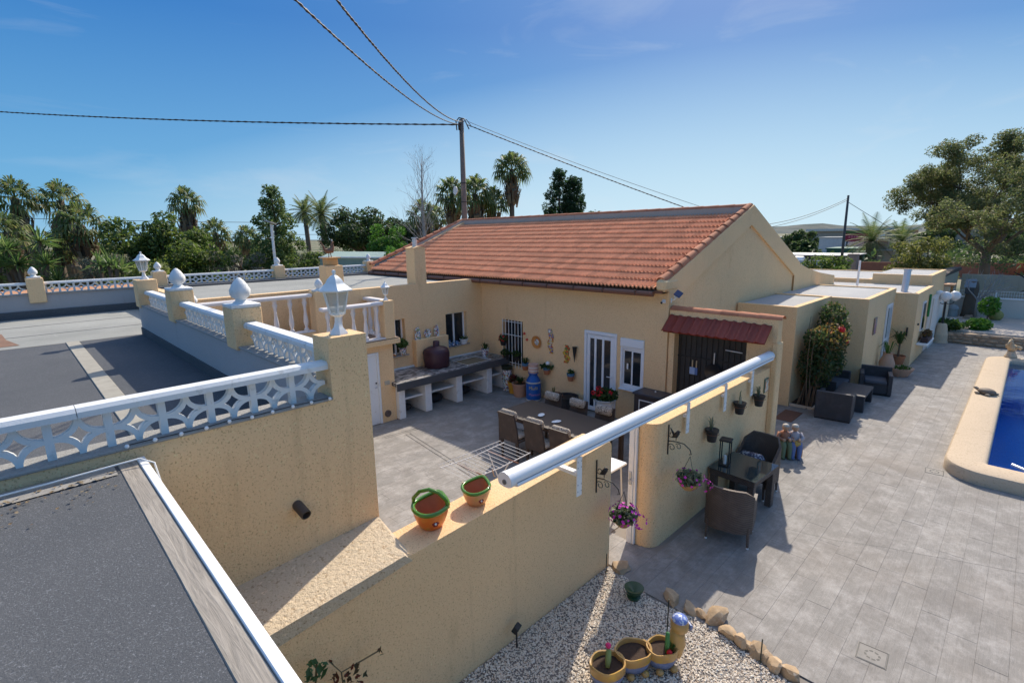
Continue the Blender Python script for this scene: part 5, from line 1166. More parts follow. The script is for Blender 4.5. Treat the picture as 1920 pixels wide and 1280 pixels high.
# ---- two glazed basket pots on the wall
def basket_pot(label, loc, rz, s, handle):
    t = thing('basket_pot', label, 'pot', loc, rz, 'orange and green glazed pots on the garden wall'); n = 28
    prof = [(.55, 0), (.62, .02), (.80, .30), (.95, .62), (1.0, .86), (1.02, .95), (.93, .95), (.88, .80), (.70, .30), (.55, .10), (.02, .09)]
    vs, R0 = [], .155*s
    def spout(a): d = math.cos(a); return 1+.38*max(0, d)**7
    for r_, z in prof:
        for k in range(n):
            a = 2*PI*k/n; zz = z*.195*s*(1+.22*max(0, math.cos(a))**3*(z > .6)-.06*math.cos(2*a)*(z > .6)); sp = 1+(spout(a)-1)*max(0, z-.35)/.6
            vs.append((r_*R0*sp*math.cos(a), r_*R0*math.sin(a), zz))
    b = MB(); b.add(vs[:len(vs)], [])
    fo = [(i*n+k, i*n+(k+1) % n, (i+1)*n+(k+1) % n, (i+1)*n+k) for i in range(0, 4) for k in range(n)]; b.f = fo; b.mi = [0]*len(fo)
    orange = bicolor('orange_glaze_pot' if handle else 'pale_orange_glaze_pot', (.68, .16, .015) if handle else (.60, .30, .14))
    b.v = vs[:5*n]; b.add([vs[k] for k in range(n)], [tuple(range(n))[::-1]]); b.build('body', orange, t, smooth=50, world=False)
    b = MB(); b.v = list(vs[6*n:]); b.f = [(i*n+k, i*n+(k+1) % n, (i+1)*n+(k+1) % n, (i+1)*n+k) for i in range(len(prof)-7) for k in range(n)]; b.mi = [0]*len(b.f); b.f.append(tuple(range((len(prof)-7)*n, (len(prof)-6)*n))); b.mi.append(0); b.build('inside', M('terracotta_inside', (.40, .13, .055), .7, .25, 14), t, smooth=50, world=False)
    gg = M('green_glaze', (.075, .20, .012), .12, .25, 8, coat=.6)
    rim = [Vector(vs[4*n+k])*.5+Vector(vs[6*n+k])*.5+Vector((0, 0, .006*s)) for k in range(n)]; b = MB(); b.tube(rim+[rim[0], rim[1]], .019*s, 8, cap=False); b.build('rim', gg, t, smooth=True, world=False)
    if handle:
        pts = [(0, -R0*1.0, .18*s), (-.01*s, -R0*.95, .25*s), (-.02*s, -R0*.55, .32*s), (-.02*s, 0, .345*s), (-.02*s, R0*.55, .32*s), (-.01*s, R0*.95, .25*s), (0, R0*1.0, .18*s)]; b = MB(); b.tube(pts, .017*s, 8); b.build('handle', gg, t, smooth=True, world=False)
    else:
        for sy in (-1, 1): b = MB(); b.tube([(0, sy*R0*.99, .18*s), (0, sy*R0*.99, .22*s)], [.02*s, .008*s], 7); b.build('handle_stub', M('broken_clay', (.62, .45, .32), .9), t, world=False)
    a = R(215) if handle else R(225); d = Vector((math.cos(a), math.sin(a), 0)); c_ = d*R0*.86+Vector((0, 0, .085*s)); u_ = Vector((-d.y, d.x, 0)); v_ = Vector((0, 0, 1))
    b = MB()
    for k in range(6): q = 2*PI*k/6; b.ball(c_+(u_*math.cos(q)+v_*math.sin(q))*.02*s, .011*s, 6)
    b.build('flower_petal', M('dark_petal', (.25, .02, .02) if handle else (.05, .05, .03), .4), t, smooth=True, world=False); b = MB(); b.ball(c_+d*.006, .011*s, 6); b.build('flower_centre', m_white, t, smooth=True, world=False)
    return t
def bicolor(name, c0):
    m, t, bs = newmat(name); c = mixc(t, ramp(t, noise(t, 7, 3, .5), .54, .70, (0, 0, 0), (.8,)*3), c0, (.60, .36, .05)); t.links.new(c, bs.inputs['Base Color']); bs.inputs['Roughness'].default_value = .35; return m
basket_pot('large orange pot with green rim and arched handle on the garden wall', (2.58, 3.77, 1.672), R(35), 1.12, True)
basket_pot('smaller pale orange pot with green rim and broken handle on the garden wall', (3.13, 3.74, 1.70), R(28), .95, False)
# ---- wall brackets, hanging baskets, black wall pots
def bracket(label, loc, bird):
    t = thing('wall_bracket', label, 'bracket', loc, 0, 'black scroll brackets on the garden walls')   # wall plane y=0, arm towards -y
    b = MB(); b.box(-.008, .008, -.012, 0, -.22, .22); b.build('back_bar', m_black, t, world=False)
    b = MB(); b.tube([(0, -.005, -.02), (0, -.12, .0), (0, -.24, .0), (0, -.33, -.06), (0, -.35, -.12), (0, -.32, -.13)], .007, 6); b.build('arm', m_black, t, world=False)
    def sp(c, r, a0, a1): return [(0, c[0]+r*(1-.05*i)*math.cos(a0+(a1-a0)*i/12), c[1]+r*(1-.05*i)*math.sin(a0+(a1-a0)*i/12)) for i in range(13)]
    for c, r, a0, a1 in (((-.06, -.10), .055, R(0), R(400)), ((-.16, -.06), .045, R(30), R(420)), ((-.05, .09), .05, R(0), R(-380))): b = MB(); b.tube(sp(c, r, a0, a1), .005, 5); b.build('scroll', m_black, t, world=False)
    b = MB(); b.tube([(0, -.12, .02), (0, -.12, .06)], .006, 5); b.tube([(0, -.06, .05), (0, -.11, .085), (0, -.14, .13), (0, -.15, .16)], [.01, .035, .03, .02], 8); b.tube([(0, -.15, .16), (0, -.185, .155)], [.012, .002], 5)
    if not bird: b.tube([(0, -.09, .09), (0, -.03, .18)], [.02, .004], 6)
    b.build('bird', m_black, t, smooth=True, world=False); return t
bracket('black scroll bracket with a perched bird left of the gate', (4.93, 3.528, 1.42), True)
bracket('black scroll bracket with a spread-winged bird right of the gate', (6.27, 3.278, 1.58), False)
def basket(label, loc, r, nfl, seed, chain):
    t = thing('hanging_basket', label, 'hanging basket', loc, 0, 'hanging flower baskets')
    b = MB(); b.lathe([(.001, -.12), (r*.45, -.11), (r*.8, -.06), (r, 0), (r*.94, 0), (.001, -.02)], n=18); b.build('coir_bowl', M('coir_lining', (.42, .26, .10), .95, .3, 25, bmp=.6), t, smooth=40, world=False)
    b = MB(); 
    for k in range(3): a = 2*PI*k/3; b.tube([(r*.95*math.cos(a), r*.95*math.sin(a), 0), (0, 0, chain)], .0035, 4)
    b.build('chain', m_black, t, world=False)
    L = leaves(260, r*1.25, r*1.2, .11, seed, .035, (0, 0, .05)); L.build('foliage', m_leafgrey, t, world=False); L = leaves(160, r*1.3, r*1.2, .10, seed+1, .03, (0, 0, .04)); L.build('dark_foliage', m_leafdark, t, world=False)
    F_ = flowers(nfl, r*1.45, r*1.35, .15, seed+2, .021, (.0, 0, .05)); f2 = flowers(nfl//3, .12, .12, .08, seed+3, .021, (r*1.1, -r*.9, -.06)); F_.add(f2.v, f2.f); stuff(F_.build('bloom', m_petal_pink, t, world=False)); return t
basket('hanging basket thick with magenta flowers beside the gate', (5.05, 3.19, .93), .135, 75, 30, .36)
basket('hanging basket with sparse pink flowers on the bracket right of the gate', (6.27, 2.94, 1.06), .15, 30, 50, .37)
for x, z, k, lab in ((7.46, 1.22, 1, 'black wall pot with a thin plant above the glass table'), (8.5, 1.40, 2, 'black wall pot with a pale cactus, middle of the three'), (9.38, 1.32, 3, 'black wall pot with sparse leaves nearest the porch wall')):
    t = thing('wall_pot', lab, 'wall pot', (x, 3.17, z), 0, 'black pots hung on the garden wall')
    b = MB(); b.lathe([(.001, 0), (.065, 0), (.09, .16), (.10, .165), (.105, .20), (.09, .2), (.001, .17)], n=16); b.build('pot', M('black_plastic', (.025, .026, .028), .5), t, smooth=40, world=False)
    b = MB(); b.tube([(.105*math.cos(2*PI*i/16), .105*math.sin(2*PI*i/16), .13) for i in range(17)], .004, 4); b.tube([(0, .10, .13), (0, .11, .13)], .006, 4); b.build('holder', m_rustw, t, world=False)
    blades(10 if k != 2 else 5, .10, .22, k, .012, .3, (0, .02, .18)).build('foliage', m_leafgrey, t, world=False)
    if k == 2: b = MB(); b.tube([(0, 0, .17), (0, 0, .30)], [.03, .02], 8); b.build('cactus', M('pale_cactus', (.40, .36, .24), .9), t, world=False)
t = thing('wall_plaque', 'small green framed ceramic plaque at the end of the garden wall', 'plaque', (9.99, 3.278, 1.55)); b = MB(); b.box(-.10, .10, -.02, 0, -.14, .14, .015); b.build('frame', M('green_frame', (.12, .16, .10), .5), t, world=False); b = MB(); b.box(-.08, .08, -.024, -.0205, -.12, .12); b.build('picture', ceramic('plaque2', 7, [(.6, .55, .45), (.5, .2, .1), (.3, .35, .28), (.62, .58, .5)], 16), t, world=False)
# ---- deck furniture: glass table, two wicker armchairs, lantern
m_wick2 = weave('grey_brown_wicker', (.15, .11, .088), 42)
gt = thing('glass_table', 'square wicker table with a dark glass top on the deck', 'table', (8.02, 2.86, 0), R(-3))
b = MB(); b.box(-.42, .42, -.36, .36, .60, .70, .01); b.build('apron', m_wick2, gt, world=False)
def tglass():
    m, t, bs = newmat('tinted_table_glass'); bs.inputs['Base Color'].default_value = (.035, .045, .045, 1); bs.inputs['Roughness'].default_value = .04; bs.inputs['Specular IOR Level'].default_value = .8; return m
b = MB(); b.box(-.44, .44, -.38, .38, .702, .712, .003); b.build('glass_top', tglass(), gt, world=False)
for sx in (-.36, .36):
    for sy in (-.30, .30): b = MB(); b.box(sx-.05, sx+.05, sy-.05, sy+.05, 0, .60, .008); b.build('leg', m_wick2, gt, world=False)
def armchair(label, loc, rz, h=.88):
    t = thing('wicker_armchair', label, 'armchair', loc, rz, 'wicker armchairs by the glass table')   # faces +x
    b = MB(); n = 14; W_, D_ = .30, .30; path = []
    for i in range(n+1):
        u = i/n
        if u < .3: x, y = .26-.50*(u/.3), -W_
        elif u > .7: x, y = -.24+.50*((u-.7)/.3), W_
        else: a = -PI/2-(u-.3)/.4*PI; x, y = -.24+.08*math.cos(a)*1.0, W_*math.sin(a)*-1*-1
        if .3 <= u <= .7: k = (u-.3)/.4; x = -.24-.08*math.sin(PI*k)**.6; y = -W_+2*W_*k
        hh = .62+(h-.62)*min(1, max(0, (.55-abs(u-.5)*1.6)/.32)); path.append((x, y, hh, u))
    vo = []; th = .022
    for x, y, hh, u in path:
        nx, ny = (-1, 0) if .3 < u < .7 else (0, -1 if y < 0 else 1)
        for zz in (.22, hh):
            lean = -.07*max(0, (zz-.4))*(1 if .3 < u < .7 else .2)
            vo.append((x+nx*th+lean, y+ny*th, zz)); vo.append((x-nx*th+lean, y-ny*th, zz))
    fs = []
    for i in range(n):
        a, c = i*4, (i+1)*4; fs += [(a, a+2, c+2, c), (a+1, c+1, c+3, a+3), (a+2, a+3, c+3, c+2), (a, c, c+1, a+1)]
    fs += [(0, 1, 3, 2), (n*4, n*4+2, n*4+3, n*4+1)]
    b.add(vo, fs); b.build('shell', m_wick2, t, smooth=35, world=False)
    b = MB(); b.box(-.24, .27, -.28, .28, .30, .38, .02); b.build('seat', m_wick2, t, world=False)
    b = MB(); b.box(-.22, .26, -.27, .27, .38, .45, .03); b.build('cushion', M('navy_cushion', (.03, .033, .05), .9), t, smooth=40, world=False)
    for sx in (-.25, .24):
        for sy in (-.27, .27): b = MB(); b.tube([(sx, sy, .32), (sx*1.06, sy*1.04, .02)], [.024, .018], 8); b.build('leg', m_wick2, t, world=False); b = MB(); b.tube([(sx*1.06, sy*1.04, .025), (sx*1.06, sy*1.04, 0)], .018, 8); b.build('foot', m_alu, t, world=False)
    return t
armchair('brown wicker armchair with its back to the viewer in front of the glass table', (7.10, 2.66, 0), R(14))
armchair('brown wicker armchair beyond the glass table, facing the viewer', (8.72, 2.92, 0), R(176), .95)
b = MB(); b.box(8.48, 8.62, 2.74, 3.16, .45, .72, .06); b.v = [(x+(z-.45)*.35, y, z) for x, y, z in b.v]; tag(b.build('cushion', ceramic('navy_pattern', 6, [(.04, .05, .09), (.06, .07, .12), (.3, .32, .36), (.03, .035, .06)], 40), smooth=40), 'navy patterned cushion on the armchair beyond the glass table', 'cushion')
ln = thing('candle_lantern', 'tall slim black metal lantern on the glass table', 'lantern', (7.86, 3.1, .713), R(10))
for sx in (-.07, .07):
    for sy in (-.07, .07): b = MB(); b.box(sx-.008, sx+.008, sy-.008, sy+.008, .02, .42); b.build('post', m_black, ln, world=False)
b = MB(); b.box(-.08, .08, -.08, .08, 0, .02, .003); b.build('base', m_black, ln, world=False); b = MB(); b.box(-.09, .09, -.09, .09, .42, .445, .004); b.build('top', m_black, ln, world=False)
b = MB(); b.tube([(0, 0, .02), (0, 0, .16)], .025, 10); b.build('candle', m_white, ln, world=False)
# ---- seated couple statue
sc_ = thing('statue', 'painted garden statue of a seated couple at the end of the garden wall', 'statue', (10.62, 2.95, 0), R(215))
m_skin = M('statue_skin', (.50, .30, .19), .7); 
def fig(dx, top, leg, hat, s=1):
    b = MB(); P = lambda *p: [(x+0, y+dx, z) for x, y, z in p]
    b.tube(P((-.03, 0, .30), (-.03, 0, .42), (-.02, 0, .54), (-.02, 0, .58)), [.10, .11, .10, .05], 12); b.tube(P((-.02, -.11, .54), (.03, -.16, .44), (.13, -.08, .42)), [.045, .04, .03], 8); b.tube(P((-.02, .11, .54), (.03, .16, .44), (.13, .08, .42)), [.045, .04, .03], 8); b.build('torso', top, sc_, smooth=True, world=False)
    b = MB()
    for sy in (-.06, .06): b.tube(P((-.03, sy, .32), (.14, sy*1.1, .33), (.17, sy*1.1, .28), (.17, sy*1.1, .05), (.22, sy*1.1, .03)), [.07, .065, .06, .042, .035], 10)
    b.build('legs', leg, sc_, smooth=True, world=False)
    b = MB(); b.ball((.0, dx, .655), .068, 14, 1.15); b.ball((.066, dx, .65), .016, 8); b.ball((0, dx-.068, .655), .016, 6); b.ball((0, dx+.068, .655), .016, 6); b.ball((.14, dx-.06, .42), .035, 8); b.ball((.14, dx+.06, .42), .035, 8); b.build('head_and_hands', m_skin, sc_, smooth=True, world=False)
    b = MB(); b.ball((-.010, dx, .69), .072, 14, .72); b.build('hair', hat, sc_, smooth=True, world=False)
fig(-.10, M('statue_brown', (.38, .17, .10), .7), M('statue_green', (.16, .19, .10), .7), M('statue_grey', (.50, .46, .40), .7))
fig(.10, M('statue_lilac', (.42, .38, .40), .7), M('statue_blue', (.14, .18, .34), .7), M('statue_grey', (.50, .46, .40), .7))
b = MB(); b.box(.02, .19, .03, .21, .27, .40, .04); b.build('apron', M('statue_yellow', (.50, .32, .08), .7), sc_, smooth=40, world=False)
sc_.scale = (.88, .88, .92)
b = MB(); b.box(-.18, .08, -.28, .28, 0, .28, .03); b.build('bench', M('statue_wood', (.36, .18, .08), .8), sc_, world=False)
# ---- dark woven lounge set at the annex
m_rat = weave('dark_rattan', (.066, .062, .066), 38); m_pad = M('grey_blue_pad', (.075, .08, .095), .9, .15, 6)
def boxchair(name, label, loc, rz, wd, dp=.72, hb=.68, ha=.58, cat='armchair'):
    t = thing(name, label, cat, loc, rz, 'dark rattan lounge set')   # faces +x, centred
    b = MB(); b.box(-dp/2, -dp/2+.11, -wd/2, wd/2, .03, hb, .01); b.build('backrest', m_rat, t, world=False)
    for s in (-1, 1): b = MB(); y0 = s*wd/2-(.10 if s > 0 else 0); b.box(-dp/2+.111, dp/2, y0, y0+.10, .03, ha, .01); b.build('arm', m_rat, t, world=False)
    b = MB(); b.box(-dp/2+.112, dp/2-.02, -wd/2+.101, wd/2-.101, .05, .30); b.build('seat', m_rat, t, world=False)
    b = MB(); b.box(-dp/2+.115, dp/2, -wd/2+.105, wd/2-.105, .301, .40, .03); b.build('seat_pad', m_pad, t, smooth=40, world=False)
    for x0, x1 in ((-dp/2+.01, -dp/2+.10), (dp/2-.1, dp/2-.02)): b = MB(); b.box(x0, x1, -wd/2+.01, wd/2-.01, 0, .03); b.build('foot', m_black, t, world=False)
    return t
boxchair('lounge_armchair', 'dark rattan armchair seen from behind, nearest of the lounge set', (13.80, 2.92, 0), R(6), .74)
boxchair('lounge_armchair', 'dark rattan armchair at the far end of the lounge set', (16.75, 2.66, 0), R(192), .74)
boxchair('lounge_sofa', 'dark rattan sofa against the annex behind the low table', (15.55, 3.52, 0), R(270), 1.5, .74, .70, .60, 'sofa')
t = thing('coffee_table', 'low dark rattan coffee table between the lounge chairs', 'coffee table', (15.1, 2.82, 0), R(2))
b = MB(); b.box(-.60, .60, -.34, .34, .36, .42, .012); b.build('table_top', m_rat, t, world=False)
for sx in (-.55, .55): b = MB(); b.box(sx-.05, sx+.05, -.33, .33, 0, .36, .006); b.build('leg_panel', m_rat, t, world=False)
# ---- gravel bed things
cp_ = thing('caterpillar_planter', 'yellow and blue caterpillar shaped planter in three bowls on the gravel', 'planter', (4.05, 2.28, 0), R(-31))
m_cy = bicolor('yellow_caterpillar_glaze', (.46, .27, .09)); m_cb = M('blue_caterpillar_glaze', (.17, .21, .36), .5, .4, 14)
CS = [(-.40, -.03, .185, .155), (-.08, .055, .20, .155), (.23, .02, .17, .14)]
for i, (x, y, rx, ry) in enumerate(CS):
    n = 24
    b = MB(); b.lathe([(.93, .105), (.985, .13), (1.0, .185), (1.02, .21), (.99, .225), (.90, .22), (.84, .19), (.82, .14)], (x, y, .015), n, rx, ry, cap=False); b.v = [(a, c, z+(.010*math.sin(9*math.atan2(c-y, a-x)+i) if z < .12 else .008*math.sin(4*math.atan2(c-y, a-x)+i))) for a, c, z in b.v]; b.build('bowl', m_cy, cp_, smooth=50, world=False)
    b = MB(); b.lathe([(.60, .015), (.82, .04), (.955, .10), (.99, .128), (.95, .13)], (x, y, .015), n, rx, ry); b.build('belly', m_cb, cp_, smooth=50, world=False)
    b = MB(); b.lathe([(.001, .178), (.86, .178)], (x, y, .015), n, rx, ry, cap=False); b.build('soil', m_soil, cp_, world=False)
    for sx in (-.08, .08):
        for sy in (-1, 1): b = MB(); b.ball((x+sx, y+sy*ry*.80, .035), .042, 10, .8); b.build('foot', m_cy, cp_, smooth=True, world=False)
b = MB(); b.tube([(.36, .02, .12), (.40, .02, .24), (.40, .02, .34), (.41, .02, .40)], [.085, .09, .075, .07], 14); b.ball((.42, .02, .44), .095, 14, 1.05); b.ball((.51, .02, .43), .03, 8); b.build('head', m_cy, cp_, smooth=True, world=False)
b = MB(); n = 20; prof = [(.078, .495), (.082, .512), (.066, .535), (.03, .55), (.001, .552)]; b.lathe(prof, (.42, .02, 0), n); b.build('cap', ceramic('cap_stripes', 8, [(.16, .22, .50), (.5, .55, .65), (.14, .2, .48)], 55), cp_, smooth=50, world=False)
b = MB(); b.box(.50, .535, -.05, .09, .40, .46, .01); b.build('eye_band', m_cb, cp_, smooth=40, world=False)
t = thing('cactus', 'slim green column cactus in the caterpillar planter beside its head', 'cactus', (4.25, 2.12, .20)); b = MB(); b.tube([(0, 0, 0), (0, 0, .1), (0, 0, .22), (0, 0, .235)], [.022, .026, .022, .008], 8); b.build('stem', M('cactus_green', (.06, .20, .06), .7), t, smooth=True, world=False); blades(12, .06, .09, 2, .014, .2, (.05, -.03, .0)).build('offset', m_green, t, world=False); b = MB(); b.ball((-.02, -.04, .03), .03, 8); b.build('fruit', m_petal_red, t, smooth=True, world=False)
t = thing('cactus', 'leaning cactus with a pink bloom in the rear bowl of the caterpillar planter', 'cactus', (3.72, 2.46, .20)); b = MB(); b.tube([(-.06, -.02, 0), (-.02, 0, .05), (.03, .03, .10), (.04, .04, .12)], [.02, .03, .028, .012], 8); b.build('stem', M('pale_cactus_green', (.22, .26, .08), .7), t, smooth=True, world=False); b = MB(); b.ball((.05, .05, .14), .03, 10); b.build('bloom', M('pink_bloom', (.65, .03, .15), .6), t, smooth=True, world=False)
t = thing('green_pot', 'small dark green pot half sunk at the shaded gravel edge', 'pot', (4.93, 2.93, 0)); b = MB(); b.lathe([(.001, 0), (.07, 0), (.085, .03), (.06, .045), (.11, .12), (.12, .15), (.10, .15), (.001, .08)], n=16); b.build('pot', M('dark_green_pot', (.015, .06, .025), .35), t, smooth=40, world=False)
t = thing('spike_light', 'small black solar spike light on the gravel against the wall', 'spike light', (3.37, 3.42, 0)); b = MB(); b.tube([(0, 0, 0), (0, 0, .2)], .01, 6); b.build('spike', m_black, t, world=False); b = MB(); mt = Matrix.Translation((0, 0, .24)) @ Euler((R(30), 0, R(20))).to_matrix().to_4x4(); b.box(-.05, .05, -.03, .03, -.04, .04, .006, M=mt); b.build('lamp_head', m_black, t, world=False)
for x, y, h_, lab in ((5.07, 3.44, .30, 'thin dark stake in the gravel at the wall end by the gate'), (4.98, 1.45, .30, 'thin dark metal stake beside the rock edging'), (4.55, 2.28, .55, 'thin green stake behind the caterpillar planter head')):
    b = MB(); b.tube([(x, y, 0), (x+.005, y, h_)], .007, 5); tag(b.build('garden_stake', M('stake_green', (.02, .03, .02), .6)), lab, 'stake', 'stakes in the gravel')
# climbing creeper with a few leaves in front of the near wall
cr_ = thing('creeper', 'straggling creeper with dark red and green leaves low on the near garden wall', 'creeper', (1.4, 3.44, 0))
b = MB(); b.tube([(1.2, 3.44, 0), (1.22, 3.44, .6), (1.2, 3.42, 1.0), (1.24, 3.42, 1.26)], .008, 5); b.tube([(1.5, 3.44, 0), (1.45, 3.43, .5), (1.42, 3.42, 1.05), (1.58, 3.42, 1.04), (1.76, 3.42, 1.03)], .006, 5); b.tube([(1.42, 3.42, 1.05), (1.36, 3.42, 1.16), (1.33, 3.42, 1.22)], .004, 5); b.build('stem', M('creeper_stem', (.13, .10, .05), .9), cr_)
def lv(c, n, r, s, seed): return leaves(n, r, .05, r, seed, s, c)
b = lv((1.21, 3.40, 1.22), 22, .085, .04, 3); b.build('green_leaves', leafmat('creeper_green', [(.03, .07, .03), (.05, .11, .05)]), cr_)
b = MB()
for c, n, r in (((1.38, 3.40, 1.0), 26, .10), ((1.55, 3.40, .95), 16, .08), ((1.76, 3.41, 1.03), 4, .02), ((1.33, 3.41, 1.21), 2, .015), ((1.52, 3.41, 1.05), 3, .02)): l = lv(c, n, r, .03, n); b.add(l.v, l.f)
b.build('red_leaves', leafmat('creeper_red', [(.10, .02, .015), (.06, .03, .015), (.03, .04, .02)]), cr_)
# pool side animals
pe = thing('pelican_figure', 'carved sandstone bird figure on the far pool coping', 'figure', (23.25, .12, .232), R(160))
b = MB(); b.lathe([(.16, 0), (.17, .04), (.12, .12), (.10, .2)], n=12); b.build('base', m_cop, pe, smooth=40, world=False)
b = MB(); b.tube([(-.26, 0, .30), (-.14, 0, .28), (0, 0, .32), (.10, 0, .40), (.10, 0, .50), (.14, 0, .58), (.20, 0, .58)], [.02, .09, .13, .09, .05, .05, .03], 12); b.tube([(.19, 0, .58), (.30, 0, .50), (.34, 0, .44)], [.03, .022, .008], 8)
for s in (-1, 1): b.tube([(.05, s*.12, .38), (-.12, s*.16, .32), (-.25, s*.13, .25)], [.05, .06, .015], 8)
b.build('body', M('carved_sandstone', (.58, .42, .25), .9, .25, 9, bmp=.4), pe, smooth=True, world=False)
tu = thing('turtle_figure', 'small stone turtle figure on the pool coping', 'figure', (17.5, .40, .234), R(60))
b = MB(); b.ball((0, 0, .07), .17, 14, .55, 1.15, .9); b.build('shell', M('turtle_shell', (.20, .15, .11), .7, .35, 12, bmp=.5), tu, smooth=True, world=False)
b = MB(); b.tube([(.17, 0, .06), (.26, 0, .11), (.31, 0, .11)], [.035, .04, .02], 8)
for sx, sy in ((.12, .15), (.12, -.15), (-.12, .15), (-.12, -.15)): b.ball((sx, sy, .03), .05, 8, .6, 1.3, 1)
b.build('limbs', M('turtle_skin', (.34, .27, .2), .8), tu, smooth=True, world=False)
# ================================================================= RAISED GARDEN AT THE FAR END
gw = thing('stone_garden_wall', 'low rubble stone wall of the raised garden beyond the pool', 'wall', (26.5, 0, 0))
b = MB(); b.box(26.35, 26.75, -8, 2.15, -.05, .40); b.build('core', M('mortar', (.36, .27, .19), .95, .2, 10), gw)
m_rub = M('rubble_stone', (.46, .32, .21), .9, .35, 6, bmp=.7, bs=14, rnd=.3)
q = random.Random(5); y = 2.15; row = 0
for row in range(3):
    y = 2.12
    while y > -3.2:
        w_ = q.uniform(.16, .34); h_ = .135; z = .07+row*.14+q.uniform(-.01, .01)
        rock('stone', (26.345-26.5, y-w_/2, z), .05, h_*.52, h_*.5, q.randrange(10**6), m_rub, parent=gw).rotation_euler = (0, 0, 0)
        o = gw.children[-1]; o.scale = (1, w_/h_*.98, 1); y -= w_
rb_ = MB(); rb_.box(26.75, 32.0, -8, 2.5, -.05, .44); struct(rb_.build('garden_bed', M('pale_garden_gravel', (.50, .43, .36), .95, .2, 14, bmp=.6, bs=60)))
ww = thing('boundary_wall', 'low white rendered boundary wall behind the raised garden', 'wall', (32, 0, 0))
b = MB(); b.box(32.0, 32.22, -10, 2.7, -.05, 1.25); b.build('wall', stucco('offwhite_render', (.70, .62, .53), .25), ww); b = MB(); b.box(31.97, 32.25, -10, 2.72, 1.25, 1.30, .01); b.build('coping', m_white, ww)
fn = thing('mesh_fence', 'low white mesh fence on top of the white boundary wall', 'fence', (32.1, 0, 1.3))
for i in range(3): b = MB(); y = 2.5-i*1.5; b.box(32.08, 32.14, y-.03, y+.03, 1.3, 1.62); b.build('post', m_white, fn)
for i in range(52): b = MB(); y = 2.45-i*.085; b.tube([(32.1, y, 1.31), (32.1, y, 1.60)], .006, 4); b.build('bar', m_white, fn)
b = MB(); b.tube([(32.1, 2.5, 1.60), (32.1, -2.2, 1.60)], .010, 5); b.tube([(32.1, 2.5, 1.45), (32.1, -2.2, 1.45)], .006, 5); b.build('top_rail', m_white, fn)
bw = thing('boundary_wall', 'tall beige wall beyond the white boundary wall and trees', 'wall', (36.5, 3, 0))
b = MB(); b.box(36.5, 36.7, -12, 2.6, -.05, 2.05); b.prism([(28.5, -.05), (36.5, -.05), (36.5, 2.25), (28.5, 2.35)], 2.75, 2.95, 'y'); b.build('wall', stucco('dull_beige_render', (.64, .53, .40), .25), bw)
b = MB(); b.prism([(29.0, 2.36), (36.5, 2.27), (36.5, 2.42), (33, 2.5), (29.0, 2.42)], 2.65, 3.05, 'y'); b.build('brush_cap', M('dry_brush', (.14, .11, .09), .95, .4, 8), bw)
st_ = thing('wooden_sign_figure', 'carved wooden cross figure on a post beside the annex end', 'figure', (28.8, 2.45, 0))
b = MB(); b.box(-.35, .35, -.1, .12, 0, 2.05, .02); b.build('post', stucco('cream_render', (.62, .54, .42), .3), st_, world=False)
b = MB(); mt = Matrix.Translation((0, -.14, 1.85)); b.box(-.04, .04, -.04, .04, -.3, .3, M=mt @ Euler((0, R(38), 0)).to_matrix().to_4x4()); b.box(-.04, .04, -.03, .03, -.3, .3, M=mt @ Euler((0, R(-38), 0)).to_matrix().to_4x4()); b.build('cross', wood('carved_wood', (.30, .15, .06), (.50, .28, .12), 'z', 3), st_, world=False)
b = MB(); b.box(-.4, .4, -.25, .2, 2.05, 2.12, .01); b.build('cap', M('tile_cap2', (.50, .30, .18), .8), st_, world=False)
# lamp post with three globes
gl = thing('globe_lamp', 'black lamp post with white globes on a bottle shaped sandstone base', 'lamp post', (26.15, 2.22, 0))
b = MB(); b.lathe([(.26, 0), (.26, .03), (.24, .05), (.22, .30), (.225, .33), (.205, .36), (.19, .55), (.15, .72), (.13, .76), (.001, .77)], n=18); b.build('base', m_cop, gl, smooth=40, world=False)
b = MB(); b.tube([(0, 0, .76), (0, 0, 1.62)], .035, 10); b.lathe([(.05, .78), (.06, .80), (.05, .84)], n=10); b.build('post', m_black, gl, smooth=40, world=False)
m_globe = M('opal_globe', (.78, .77, .75), .25, .03, 3)
for k, a in enumerate((R(60), R(180), R(300))):
    c_, s_ = math.cos(a), math.sin(a); b = MB(); b.tube([(0, 0, 1.58), (.12*c_, .12*s_, 1.52), (.26*c_, .26*s_, 1.58), (.28*c_, .28*s_, 1.68)], .014, 6); b.build('arm', m_black, gl, smooth=True, world=False)
    b = MB(); b.ball((.28*c_, .28*s_, 1.86), .185, 18, 1); b.tube([(.28*c_, .28*s_, 1.66), (.28*c_, .28*s_, 1.71)], .06, 10); b.build('globe', m_globe, gl, smooth=True, world=False)
